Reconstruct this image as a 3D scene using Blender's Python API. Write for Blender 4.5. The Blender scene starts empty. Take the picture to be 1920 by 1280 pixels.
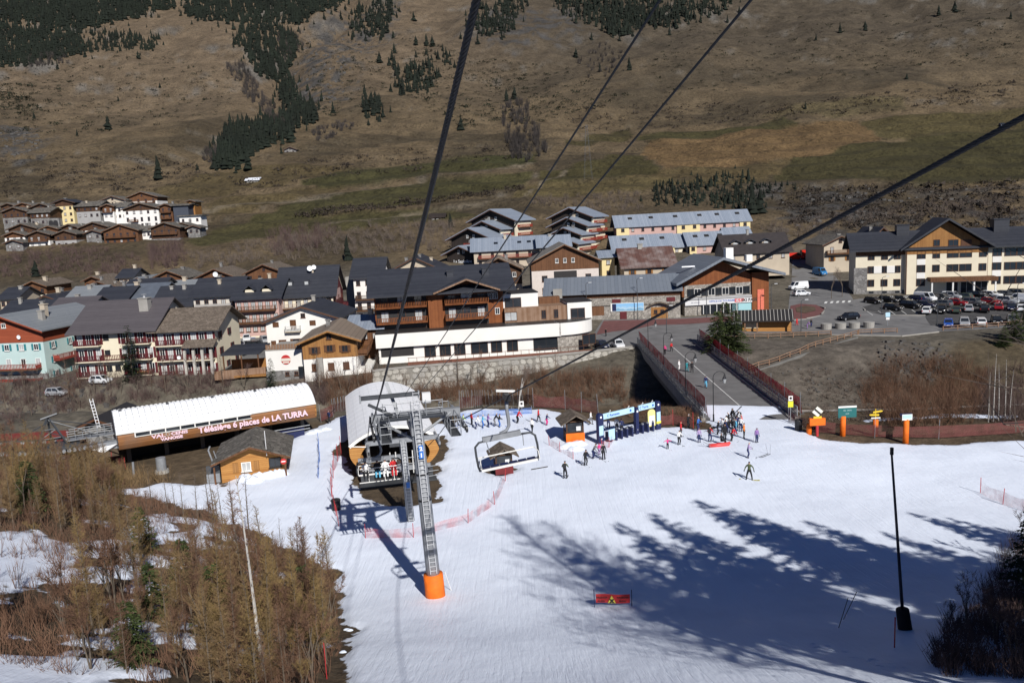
import bpy, bmesh, math, random
import numpy as np
from mathutils import Vector, Matrix, Euler
# ------------------------------------------------------------------ camera, sky, sun, exposure
scene = bpy.context.scene
C = scene.collection
CAMZ = 25.0
PITCH = math.radians(8.6)
ROLL = math.radians(-2.9)
cam_data = bpy.data.cameras.new('camera')
cam_data.lens = 28.0
cam_data.sensor_width = 36.0
cam_data.clip_start = 0.2
cam_data.clip_end = 9000.0
cam = bpy.data.objects.new('camera', cam_data)
C.objects.link(cam)
CAM_R = Matrix.Rotation(math.pi / 2 - PITCH, 3, 'X') @ Matrix.Rotation(ROLL, 3, 'Z')
cam.matrix_world = Matrix.Translation((0, 0, CAMZ)) @ CAM_R.to_4x4()
scene.camera = cam
SUN_EL = math.radians(35.0)
SUN_AZ = math.radians(-22.0)            # shadows fall towards this heading, measured from +Y
sun_dir = Vector((math.sin(SUN_AZ) * math.cos(SUN_EL), math.cos(SUN_AZ) * math.cos(SUN_EL), -math.sin(SUN_EL)))
world = bpy.data.worlds.new('World')
scene.world = world
world.use_nodes = True
wn = world.node_tree.nodes
wn.clear()
w_out = wn.new('ShaderNodeOutputWorld')
w_bg = wn.new('ShaderNodeBackground')
w_sky = wn.new('ShaderNodeTexSky')
w_sky.sky_type = 'NISHITA'
w_sky.sun_disc = False
w_sky.sun_elevation = SUN_EL
# the sun stands opposite to the shadow heading; Nishita's rotation 0 is +Y, clockwise from above
w_sky.sun_rotation = math.pi + SUN_AZ
w_sky.altitude = 2500.0
w_sky.air_density = 0.6
w_sky.dust_density = 0.0
w_sky.ozone_density = 10.0
w_bg.inputs['Strength'].default_value = 0.07
world.node_tree.links.new(w_sky.outputs['Color'], w_bg.inputs['Color'])
world.node_tree.links.new(w_bg.outputs['Background'], w_out.inputs['Surface'])
sun_data = bpy.data.lights.new('sun', 'SUN')
sun_data.energy = 5.0
sun_data.angle = math.radians(0.53)
sun_data.color = (1.0, 0.965, 0.915)
sun = bpy.data.objects.new('sun', sun_data)
C.objects.link(sun)
sun.location = (30, -80, 120)
sun.rotation_euler = sun_dir.to_track_quat('-Z', 'Y').to_euler()
scene.view_settings.view_transform = 'Standard'
scene.view_settings.look = 'None'
scene.view_settings.gamma = 1.0
scene.view_settings.use_curve_mapping = False
scene.view_settings.exposure = 0.1
scene.cycles.max_bounces = 4
scene.cycles.diffuse_bounces = 2
scene.cycles.glossy_bounces = 2
scene.cycles.transmission_bounces = 2
scene.cycles.transparent_max_bounces = 12
# ------------------------------------------------------------------ small tools
rnd = random.Random(11)
FPX = 1920 * 28.0 / 36.0
def ray(px, py):
	return CAM_R @ Vector(((px - 960) / FPX, -(py - 640) / FPX, -1.0))
def on_z(px, py, z=0.0):
	d = ray(px, py)
	return Vector((0, 0, CAMZ)) + d * ((z - CAMZ) / d.z)
def at_y(px, py, y):
	d = ray(px, py)
	return Vector((0, 0, CAMZ)) + d * (y / d.y)
def to_pix(p):
	q = CAM_R.transposed() @ (Vector(p) - Vector((0, 0, CAMZ)))
	return 960 - FPX * q.x / q.z, 640 + FPX * q.y / q.z
def hash2(ix, iy, seed):
	n = (ix * 374761393 + iy * 668265263 + seed * 974711) & 0x7fffffff
	n = ((n ^ (n >> 13)) * 1274126177) & 0x7fffffff
	return ((n ^ (n >> 16)) & 0xffff) / 65535.0
def vnoise(x, y, seed=0):
	x = np.asarray(x, float)
	y = np.asarray(y, float)
	fx, fy = np.floor(x), np.floor(y)
	ix, iy = fx.astype(np.int64), fy.astype(np.int64)
	u, v = x - fx, y - fy
	u = u * u * (3 - 2 * u)
	v = v * v * (3 - 2 * v)
	a = hash2(ix, iy, seed)
	b = hash2(ix + 1, iy, seed)
	c = hash2(ix, iy + 1, seed)
	d = hash2(ix + 1, iy + 1, seed)
	return (a * (1 - u) + b * u) * (1 - v) + (c * (1 - u) + d * u) * v
def fbm(x, y, seed=0, octv=4):
	s, a, t = 0.0, 1.0, 0.0
	for k in range(octv):
		s = s + a * vnoise(x * 2 ** k, y * 2 ** k, seed + k * 17)
		t += a
		a *= 0.5
	return s / t - 0.5
def sstep(a, b, x):
	t = np.clip((np.asarray(x, float) - a) / (b - a), 0, 1)
	return t * t * (3 - 2 * t)
def sdist(poly, x, y):
	"""signed distance to a polygon, positive inside (numpy)"""
	x = np.asarray(x, float)
	y = np.asarray(y, float)
	best = np.full(x.shape, 1e9)
	inside = np.zeros(x.shape, bool)
	n = len(poly)
	for i in range(n):
		x0, y0 = poly[i][0], poly[i][1]
		x1, y1 = poly[(i + 1) % n][0], poly[(i + 1) % n][1]
		dx, dy = x1 - x0, y1 - y0
		t = np.clip(((x - x0) * dx + (y - y0) * dy) / (dx * dx + dy * dy + 1e-9), 0, 1)
		best = np.minimum(best, np.hypot(x - x0 - t * dx, y - y0 - t * dy))
		if y0 != y1:
			cond = ((y0 > y) != (y1 > y)) & (x < (x1 - x0) * (y - y0) / (y1 - y0) + x0)
			inside ^= cond
	return np.where(inside, best, -best)
# ------------------------------------------------------------------ the lie of the land
PY = [-80, 0, 15, 25, 32, 38, 45, 52, 62, 100, 150, 165, 190, 215, 260, 300, 350, 430, 560, 760, 1000, 1300, 1800, 3200]
PZ = [30, 15, 11, 7.6, 5.2, 3.3, 1.5, .5, 0, 0, 0, .6, 3, 4.2, 9.5, 17, 28.5, 47, 77, 136, 234, 365, 590, 1150]
RX = [-160, -80, -24, 17.5, 18.5, 40, 80, 150]
RC = [141, 130, 118, 114, 112, 106, 106, 110]
RW2 = [18, 16, 21, 31, 38, 35, 35, 35]
WX = [0, 38, 46, 54, 62, 70, 78, 86]
WB = [-5, -9.5, -11, -13.5, -20, -29, -40, -52]
def height(x, y):
	x = np.asarray(x, float)
	y = np.asarray(y, float)
	z0 = np.interp(y, PY, PZ)
	z1 = sum(np.interp(y + k * np.clip(y * .012, 1.2, 20), PY, PZ) for k in (-4, -3, -2, -1, 0, 1, 2, 3, 4)) / 9.0
	kk = np.maximum(1 - sstep(90, 98, y), sstep(216, 250, y))
	z = z0 * (1 - kk) + z1 * kk
	# larch bank on the left
	s = np.interp(y, WX, WB) - x
	z = z + np.where(s > 0, np.minimum(s, 26) * 0.24, 0) * sstep(-1, 5, s) * (1 - sstep(64, 92, y))
	# bank on the right, where the firs stand
	s2 = x - np.interp(y, [0, 30, 42, 52, 60, 75], [8, 17, 25.5, 34, 43, 60])
	z = z + np.where(s2 > 0, np.minimum(s2, 20) * 0.28, 0) * (1 - sstep(55, 78, y))
	# river channel
	yc = np.interp(x, RX, RC)
	w2 = np.interp(x, RX, RW2)
	dn = (yc - y) / 10.0
	df = (y - yc) / w2
	t = np.where(y < yc, dn, df)
	dep = 7.0 * (1 - sstep(0.3, 1.0, t))
	yw = np.interp(x, [-24.4, 21.5], [138.0, 148.4])          # face of the retaining wall
	inw = (x > -24.6) & (x < 21.9)
	depw = 7.0 * (1 - sstep(0.3, 1.0, (y - yc) / 38.0))
	dep = np.where(inw & (y > yc), np.where(y < yw + .3, depw, 0), dep)
	z = z - dep * (1 - 0.25 * sstep(40, 90, x))
	# hillside relief
	k = sstep(225, 420, y)
	z = z + k * (fbm(x / 170, y / 210, 3, 4) * np.interp(y, [225, 400, 700, 1300, 3000], [0, 14, 42, 90, 200]))
	z = z + k * fbm(x / 28, y / 22, 8, 3) * np.interp(y, [225, 400, 1000], [1, 3.2, 9])
	# terraces (old field banks)
	kt = sstep(300, 380, y) * (1 - sstep(560, 800, y))
	q = (y + 0.10 * x + 30 * fbm(x / 120, y / 120, 21, 2)) / 26.0
	fr = q - np.floor(q)
	z = z + kt * 3.4 * (sstep(0.72, 0.98, fr) - fr)
	# ravine on the left of the slope
	rv = np.abs((x + 225 + (y - 640) * 0.02) - 26 * np.sin(y / 90.0)) / 45.0
	z = z - sstep(480, 620, y) * 20 * np.clip(1 - rv, 0, 1) ** 1.3
	# unevenness outside the paved ground
	u = np.clip((sstep(105, 112, y) * (1 - sstep(136, 141, y))) + sstep(215, 240, y), 0, 1)
	z = z + u * fbm(x / 5, y / 5, 5, 3) * 1.1
	# snow surface: broad rolls and fine bumps
	ns = (1 - sstep(96, 104, y))
	z = z + ns * (fbm(x / 13, y / 13, 31, 2) * 0.5 + fbm(x / 2.6, y / 2.6, 33, 2) * 0.09)
	return z
# the terrain grid: rows across the view, finer near the lift
GY = np.concatenate([np.arange(-60, 28, 4.0), np.arange(28, 108, 0.42), np.arange(108, 230, 0.9),
					 np.geomspace(230, 1500, 250), np.geomspace(1560, 3200, 14)])
GN = 620
def gscale(y):
	return np.where(y > 400, 365 + (y - 400) * 0.86, y * 0.80 + 45)
GU = np.linspace(-1, 1, GN)
GX = GU[None, :] * gscale(GY)[:, None]
GZ = height(GX, np.repeat(GY[:, None], GN, 1))
GI = np.arange(len(GY), dtype=float)
def hfast(x, y):
	r = np.clip(np.interp(y, GY, GI), 0, len(GY) - 1.001)
	c = np.clip((x / gscale(y) + 1) * .5 * (GN - 1), 0, GN - 1.001)
	i, j = r.astype(int), c.astype(int)
	f, g = r - i, c - j
	return (GZ[i, j] * (1 - g) + GZ[i, j + 1] * g) * (1 - f) + (GZ[i + 1, j] * (1 - g) + GZ[i + 1, j + 1] * g) * f
def hz(x, y):
	return float(hfast(np.array([x]), np.array([y]))[0])
TC = np.concatenate([np.arange(20, 240, 2.0), np.geomspace(240, 3500, 150)])
def at(px, py):
	"""point of the ground seen at a place of the photograph"""
	d = ray(px, py)
	g = math.hypot(d.x, d.y)
	lo, hi, T = None, None, TC
	for step in range(3):
		t = T / g
		xs, ys, zs = d.x * t, d.y * t, CAMZ + d.z * t
		e = zs - hfast(xs, ys)
		i = int(np.argmax(e <= 0))
		if e[i] > 0:
			i = len(T) - 1
		if i == 0:
			return Vector((xs[0], ys[0], hz(xs[0], ys[0])))
		if step < 2:
			T = np.linspace(T[i - 1], T[i], 9)
	f = e[i - 1] / (e[i - 1] - e[i] + 1e-9)
	x, y = xs[i - 1] + f * (xs[i] - xs[i - 1]), ys[i - 1] + f * (ys[i] - ys[i - 1])
	return Vector((x, y, hz(x, y)))
class MB:
	"""collects shapes into one mesh"""
	def __init__(self):
		self.v, self.f, self.m = [], [], []
	def add(self, vs, fs, mi=0):
		o = len(self.v)
		self.v += [tuple(p) for p in vs]
		for q in fs:
			self.f.append(tuple(i + o for i in q))
			self.m.append(mi)
		return self
	def box(self, c, s, mi=0, rz=0.0, rot=None):
		hx, hy, h = s[0] / 2, s[1] / 2, s[2] / 2
		vs = [Vector((sx * hx, sy * hy, sz * h)) for sz in (-1, 1) for sy in (-1, 1) for sx in (-1, 1)]
		if rot is not None:
			vs = [rot @ p for p in vs]
		elif rz:
			R = Matrix.Rotation(rz, 3, 'Z')
			vs = [R @ p for p in vs]
		vs = [p + Vector(c) for p in vs]
		return self.add(vs, [(0, 2, 3, 1), (4, 5, 7, 6), (0, 1, 5, 4), (2, 6, 7, 3), (0, 4, 6, 2), (1, 3, 7, 5)], mi)
	def tube(self, p0, p1, r0, r1=None, n=6, mi=0, caps=True):
		p0, p1 = Vector(p0), Vector(p1)
		r1 = r0 if r1 is None else r1
		d = (p1 - p0)
		if d.length < 1e-6:
			return self
		d.normalize()
		a = d.orthogonal().normalized()
		b = d.cross(a)
		vs = []
		for p, r in ((p0, r0), (p1, r1)):
			for i in range(n):
				t = 2 * math.pi * i / n
				vs.append(p + a * (math.cos(t) * r) + b * (math.sin(t) * r))
		fs = [(i, (i + 1) % n, n + (i + 1) % n, n + i) for i in range(n)]
		if caps:
			fs += [tuple(reversed(range(n))), tuple(range(n, 2 * n))]
		return self.add(vs, fs, mi)
	def path(self, pts, r, n=6, mi=0):
		for i in range(len(pts) - 1):
			ra = r[i] if isinstance(r, (list, tuple)) else r
			rb = r[i + 1] if isinstance(r, (list, tuple)) else r
			self.tube(pts[i], pts[i + 1], ra, rb, n, mi)
		return self
	def sweep(self, pts, r, n=6, mi=0):
		"""one continuous tube"""
		pts = [Vector(p) for p in pts]
		vs = []
		a = None
		for k, p in enumerate(pts):
			d = (pts[min(k + 1, len(pts) - 1)] - pts[max(k - 1, 0)]).normalized()
			if a is None:
				a = d.orthogonal().normalized()
			a = (a - d * a.dot(d)).normalized()
			b = d.cross(a)
			rr = r[k] if isinstance(r, (list, tuple)) else r
			for i in range(n):
				t = 2 * math.pi * i / n
				vs.append(p + a * (math.cos(t) * rr) + b * (math.sin(t) * rr))
		fs = []
		for k in range(len(pts) - 1):
			for i in range(n):
				fs.append((k * n + i, k * n + (i + 1) % n, (k + 1) * n + (i + 1) % n, (k + 1) * n + i))
		fs += [tuple(reversed(range(n))), tuple(range((len(pts) - 1) * n, len(pts) * n))]
		return self.add(vs, fs, mi)
	def extrude(self, poly, axis, a, b, mi=0):
		"""prism: polygon in the plane across `axis` ('x','y','z'), from a to b"""
		def mk(p, t):
			return {'x': (t, p[0], p[1]), 'y': (p[0], t, p[1]), 'z': (p[0], p[1], t)}[axis]
		n = len(poly)
		vs = [mk(p, a) for p in poly] + [mk(p, b) for p in poly]
		fs = [(i, (i + 1) % n, n + (i + 1) % n, n + i) for i in range(n)]
		fs += [tuple(reversed(range(n))), tuple(range(n, 2 * n))]
		return self.add(vs, fs, mi)
	def mesh(self, name, mats, smooth=False):
		me = bpy.data.meshes.new(name)
		me.from_pydata(self.v, [], self.f)
		for m in (mats if isinstance(mats, (list, tuple)) else [mats]):
			me.materials.append(m)
		if any(self.m):
			me.polygons.foreach_set('material_index', self.m)
		bm = bmesh.new()
		bm.from_mesh(me)
		bmesh.ops.recalc_face_normals(bm, faces=bm.faces)
		bm.to_mesh(me)
		bm.free()
		if smooth:
			me.polygons.foreach_set('use_smooth', [True] * len(me.polygons))
		me.update()
		return me
	def build(self, name, mats, parent=None, loc=None, rz=0.0, smooth=False):
		return put(name, self.mesh(name, mats, smooth), parent, loc, rz)
def put(name, me, parent=None, loc=None, rz=0.0):
	o = bpy.data.objects.new(name, me)
	C.objects.link(o)
	if parent is not None:
		o.parent = parent
	if loc is not None:
		o.location = loc
	if rz:
		o.rotation_euler = (0, 0, rz)
	return o
def tag(o, label, cat, group=None):
	o['label'] = label
	o['category'] = cat
	if group:
		o['group'] = group
	return o
def thing(name, label, cat, loc=(0, 0, 0), rz=0.0, group=None):
	o = put(name, None, None, loc, rz)
	o.empty_display_size = 0.3
	return tag(o, label, cat, group)
def dup(o, parent=None):
	c = o.copy()
	C.objects.link(c)
	if parent is not None:
		c.parent = parent
	for ch in list(o.children):
		dup(ch, c)
	return c
# ------------------------------------------------------------------ materials
MATS = {}
def nt(m):
	m.use_nodes = True
	t = m.node_tree
	return t, t.nodes, t.links, t.nodes['Principled BSDF']
def rgb(c):
	return (c[0], c[1], c[2], 1.0)
def plain(name, col, rough=0.7, var=0.12, scale=1.5, bump=0.0, metal=0.0, spec=0.3, streak=None):
	"""one paint or cloth with slight uneven tone"""
	if name in MATS:
		return MATS[name]
	m = bpy.data.materials.new(name)
	t, n, l, b = nt(m)
	b.inputs['Roughness'].default_value = rough
	b.inputs['Metallic'].default_value = metal
	b.inputs['Specular IOR Level'].default_value = spec
	if var > 0:
		tc = n.new('ShaderNodeTexCoord')
		mp = n.new('ShaderNodeMapping')
		l.new(tc.outputs['Object'], mp.inputs['Vector'])
		if streak:
			mp.inputs['Scale'].default_value = streak
		nz = n.new('ShaderNodeTexNoise')
		nz.inputs['Scale'].default_value = scale
		nz.inputs['Detail'].default_value = 6
		l.new(mp.outputs['Vector'], nz.inputs['Vector'])
		mr = n.new('ShaderNodeMapRange')
		mr.inputs['From Min'].default_value = 0.25
		mr.inputs['From Max'].default_value = 0.75
		mr.inputs['To Min'].default_value = 1 - var
		mr.inputs['To Max'].default_value = 1 + var
		l.new(nz.outputs['Fac'], mr.inputs['Value'])
		mx = n.new('ShaderNodeVectorMath')
		mx.operation = 'SCALE'
		mx.inputs[0].default_value = col
		l.new(mr.outputs['Result'], mx.inputs['Scale'])
		l.new(mx.outputs['Vector'], b.inputs['Base Color'])
		if bump:
			bp = n.new('ShaderNodeBump')
			bp.inputs['Strength'].default_value = bump
			bp.inputs['Distance'].default_value = 0.05
			l.new(nz.outputs['Fac'], bp.inputs['Height'])
			l.new(bp.outputs['Normal'], b.inputs['Normal'])
	else:
		b.inputs['Base Color'].default_value = rgb(col)
	MATS[name] = m
	return m
def banded(name, c1, c2, axis='X', scale=6.0, rough=0.7, bump=0.4, detail=0.35, width=0.12, spec=0.25, weather=None):
	"""boards, corrugation or courses: thin dark joints plus tone per board and grain"""
	if name in MATS:
		return MATS[name]
	m = bpy.data.materials.new(name)
	t, n, l, b = nt(m)
	b.inputs['Roughness'].default_value = rough
	b.inputs['Specular IOR Level'].default_value = spec
	tc = n.new('ShaderNodeTexCoord')
	sp = n.new('ShaderNodeSeparateXYZ')
	l.new(tc.outputs['Object'], sp.inputs['Vector'])
	mu = n.new('ShaderNodeMath')
	mu.operation = 'MULTIPLY'
	mu.inputs[1].default_value = scale
	if axis == 'XY':
		ad = n.new('ShaderNodeMath')
		ad.operation = 'ADD'
		l.new(sp.outputs['X'], ad.inputs[0])
		l.new(sp.outputs['Y'], ad.inputs[1])
		l.new(ad.outputs[0], mu.inputs[0])
	else:
		l.new(sp.outputs[axis], mu.inputs[0])
	fr = n.new('ShaderNodeMath')
	fr.operation = 'FRACT'
	l.new(mu.outputs[0], fr.inputs[0])
	fl = n.new('ShaderNodeMath')
	fl.operation = 'FLOOR'
	l.new(mu.outputs[0], fl.inputs[0])
	wn_ = n.new('ShaderNodeTexWhiteNoise')
	wn_.noise_dimensions = '1D'
	l.new(fl.outputs[0], wn_.inputs['W'])
	nz = n.new('ShaderNodeTexNoise')
	nz.inputs['Scale'].default_value = 0.9
	nz.inputs['Detail'].default_value = 7
	l.new(tc.outputs['Object'], nz.inputs['Vector'])
	av = n.new('ShaderNodeMix')
	av.inputs['Factor'].default_value = 0.6
	l.new(wn_.outputs['Value'], av.inputs['A'])
	l.new(nz.outputs['Fac'], av.inputs['B'])
	mc = n.new('ShaderNodeMix')
	mc.data_type = 'RGBA'
	mc.inputs['A'].default_value = rgb(c1)
	mc.inputs['B'].default_value = rgb(c2)
	mr = n.new('ShaderNodeMapRange')
	mr.inputs['From Min'].default_value = 0.5 - detail
	mr.inputs['From Max'].default_value = 0.5 + detail
	l.new(av.outputs['Result'], mr.inputs['Value'])
	l.new(mr.outputs['Result'], mc.inputs['Factor'])
	out = mc.outputs['Result']
	if weather:
		nz2 = n.new('ShaderNodeTexNoise')
		nz2.inputs['Scale'].default_value = 0.35
		nz2.inputs['Detail'].default_value = 5
		l.new(tc.outputs['Object'], nz2.inputs['Vector'])
		r2 = n.new('ShaderNodeMapRange')
		r2.inputs['From Min'].default_value = 0.45
		r2.inputs['From Max'].default_value = 0.7
		l.new(nz2.outputs['Fac'], r2.inputs['Value'])
		m2 = n.new('ShaderNodeMix')
		m2.data_type = 'RGBA'
		m2.inputs['B'].default_value = rgb(weather)
		l.new(r2.outputs['Result'], m2.inputs['Factor'])
		l.new(out, m2.inputs['A'])
		out = m2.outputs['Result']
	# joints
	jt = n.new('ShaderNodeMath')
	jt.operation = 'GREATER_THAN'
	jt.inputs[1].default_value = width
	l.new(fr.outputs[0], jt.inputs[0])
	jm = n.new('ShaderNodeMapRange')
	jm.inputs['To Min'].default_value = 0.55
	jm.inputs['To Max'].default_value = 1.0
	l.new(jt.outputs[0], jm.inputs['Value'])
	sc = n.new('ShaderNodeVectorMath')
	sc.operation = 'SCALE'
	l.new(out, sc.inputs[0])
	l.new(jm.outputs['Result'], sc.inputs['Scale'])
	l.new(sc.outputs['Vector'], b.inputs['Base Color'])
	if bump:
		bp = n.new('ShaderNodeBump')
		bp.inputs['Strength'].default_value = bump
		bp.inputs['Distance'].default_value = 0.04
		l.new(jt.outputs[0], bp.inputs['Height'])
		l.new(bp.outputs['Normal'], b.inputs['Normal'])
	MATS[name] = m
	return m
def stony(name, c1, c2, scale=2.5, rough=0.9, bump=0.6, joint=(0.12, 0.11, 0.1), jw=0.06):
	"""rubble masonry or lauze slabs: cell tone, joints, relief"""
	if name in MATS:
		return MATS[name]
	m = bpy.data.materials.new(name)
	t, n, l, b = nt(m)
	b.inputs['Roughness'].default_value = rough
	b.inputs['Specular IOR Level'].default_value = 0.2
	tc = n.new('ShaderNodeTexCoord')
	vo = n.new('ShaderNodeTexVoronoi')
	vo.inputs['Scale'].default_value = scale
	vd = n.new('ShaderNodeTexVoronoi')
	vd.feature = 'DISTANCE_TO_EDGE'
	vd.inputs['Scale'].default_value = scale
	l.new(tc.outputs['Object'], vo.inputs['Vector'])
	l.new(tc.outputs['Object'], vd.inputs['Vector'])
	mc = n.new('ShaderNodeMix')
	mc.data_type = 'RGBA'
	mc.inputs['A'].default_value = rgb(c1)
	mc.inputs['B'].default_value = rgb(c2)
	sp = n.new('ShaderNodeSeparateColor')
	l.new(vo.outputs['Color'], sp.inputs['Color'])
	l.new(sp.outputs['Red'], mc.inputs['Factor'])
	lt = n.new('ShaderNodeMapRange')
	lt.inputs['From Min'].default_value = 0.0
	lt.inputs['From Max'].default_value = jw
	l.new(vd.outputs['Distance'], lt.inputs['Value'])
	mj = n.new('ShaderNodeMix')
	mj.data_type = 'RGBA'
	mj.inputs['A'].default_value = rgb(joint)
	l.new(lt.outputs['Result'], mj.inputs['Factor'])
	l.new(mc.outputs['Result'], mj.inputs['B'])
	l.new(mj.outputs['Result'], b.inputs['Base Color'])
	bp = n.new('ShaderNodeBump')
	bp.inputs['Strength'].default_value = bump
	bp.inputs['Distance'].default_value = 0.06
	l.new(lt.outputs['Result'], bp.inputs['Height'])
	l.new(bp.outputs['Normal'], b.inputs['Normal'])
	MATS[name] = m
	return m
# ------------------------------------------------------------------ terrain sheet
def pix_poly(pts, z=None):
	out = []
	for p in pts:
		q = at(*p) if z is None else on_z(p[0], p[1], z)
		out.append((q.x, q.y))
	return out
SNOW = pix_poly([(225, 918), (300, 906), (420, 912), (445, 893), (540, 884), (532, 850), (550, 815), (596, 803), (625, 790), (660, 775),
				 (850, 800), (860, 772), (905, 766), (960, 771), (1010, 768), (1050, 775), (1105, 785), (1130, 792), (1240, 800), (1290, 802), (1330, 806),
				 (1342, 800)], 0.0) + [(22.9, 93.5), (24, 101), (25.5, 103), (29, 106), (31, 112), (33.5, 113), (33.6, 94)] + \
	pix_poly([(1500, 806), (1545, 822), (1620, 830), (1700, 833), (1800, 834), (1925, 830)], 0.0) + [(75, 70), (60, 60), (43, 50), (33, 42), (24, 34), (16, 20), (8, 0),
			 (-6, 0), (-8, 30), (-9.5, 38), (-11, 46), (-13.5, 54), (-20, 62), (-29, 70), (-40, 77)]
BARE = [pix_poly([(612, 850), (640, 860), (655, 905), (700, 945), (760, 955), (815, 940), (835, 905), (820, 880), (835, 860), (835, 820), (650, 820)], 0.0),
		pix_poly([(905, 880), (925, 872), (955, 872), (962, 882), (945, 893), (925, 892)], 0.0)]
BANKSNOW = [[(-44, 26), (-24, 26), (-19.5, 36), (-22, 47), (-30, 54), (-46, 56), (-60, 40)], [(-14, 33), (-10, 33), (-10, 38), (-14, 39)], [(-29, 53), (-24, 54), (-26, 60), (-32, 58)], [(-21, 39), (-16.5, 40), (-17, 44), (-21, 45)]]
RIGHTSNOW = [(40, 91), (44, 90.5), (51, 90), (57, 88.5), (57, 87.5), (50, 88.6), (44, 89.2), (40, 89.8)]
FIELDS = [  # (pixel outline, albedo)
	([(1445, 338), (1490, 291), (1700, 262), (1935, 232), (1935, 338), (1700, 346)], (.056, .053, .020)),
	([(1200, 292), (1215, 264), (1480, 238), (1610, 226), (1655, 262), (1485, 296), (1245, 318)], (.185, .118, .055)),
	([(1655, 262), (1610, 228), (1935, 200), (1935, 232), (1700, 262)], (.098, .082, .034)),
	([(1485, 296), (1245, 318), (1190, 322), (1170, 332), (1440, 340)], (.125, .094, .043)),
	([(1190, 256), (1470, 219), (1500, 236), (1215, 264)], (.060, .058, .021)),
	([(1010, 322), (1195, 293), (1240, 318), (1170, 330), (1010, 345)], (.068, .062, .023)),
	([(985, 346), (1170, 332), (1440, 341), (1300, 346), (1200, 360), (960, 372)], (.115, .092, .040)),
	([(640, 320), (900, 290), (1010, 286), (1000, 306), (760, 336), (600, 356), (560, 340)], (.058, .060, .021)),
	([(560, 378), (800, 338), (1000, 320), (985, 346), (840, 372), (620, 400), (400, 430), (340, 450)], (.066, .065, .024)),
	([(280, 362), (420, 322), (560, 306), (650, 318), (540, 345), (380, 372), (300, 380)], (.115, .088, .042)),
	([(380, 385), (560, 350), (650, 350), (560, 378), (400, 405)], (.128, .098, .046)),
	([(345, 452), (400, 432), (620, 402), (850, 392), (900, 405), (700, 424), (480, 446), (380, 462)], (.074, .070, .026)),
	([(1430, 218), (1500, 195), (1690, 180), (1700, 205), (1560, 222)], (.13, .105, .055)),
	([(1060, 262), (1180, 240), (1190, 256), (1060, 272)], (.066, .058, .024)),
	([(900, 296), (980, 290), (1010, 304), (940, 312)], (.05, .058, .02)),
]
FIELDS_W = [(pix_poly(p), tuple(.8 * a + .2 * b for a, b in zip(c, (.12, .085, .048)))) for p, c in FIELDS]
TRACKS = [pix_poly(p) for p in ([(990, 362), (1010, 345), (1060, 318), (1064, 320), (1016, 347), (998, 364)],
								[(600, 420), (760, 402), (900, 382), (990, 362), (992, 365), (900, 386), (760, 406), (600, 424)],
								[(380, 396), (560, 374), (800, 336), (1000, 305), (1000, 308), (800, 340), (560, 379), (380, 400)])]
ROCKS = [pix_poly(p) for p in ([(590, 60), (640, 20), (740, 10), (730, 80), (660, 130), (640, 190), (560, 200), (545, 130)],
							   [(0, 235), (60, 240), (80, 275), (40, 300), (0, 290)],
							   [(1450, 350), (1600, 360), (1750, 370), (1930, 360), (1930, 440), (1600, 440), (1450, 430)],
							   [(60, 0), (260, 0), (250, 14), (150, 20), (60, 16)],
							   [(880, 30), (1080, 20), (1090, 70), (960, 90), (880, 70)])]
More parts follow.
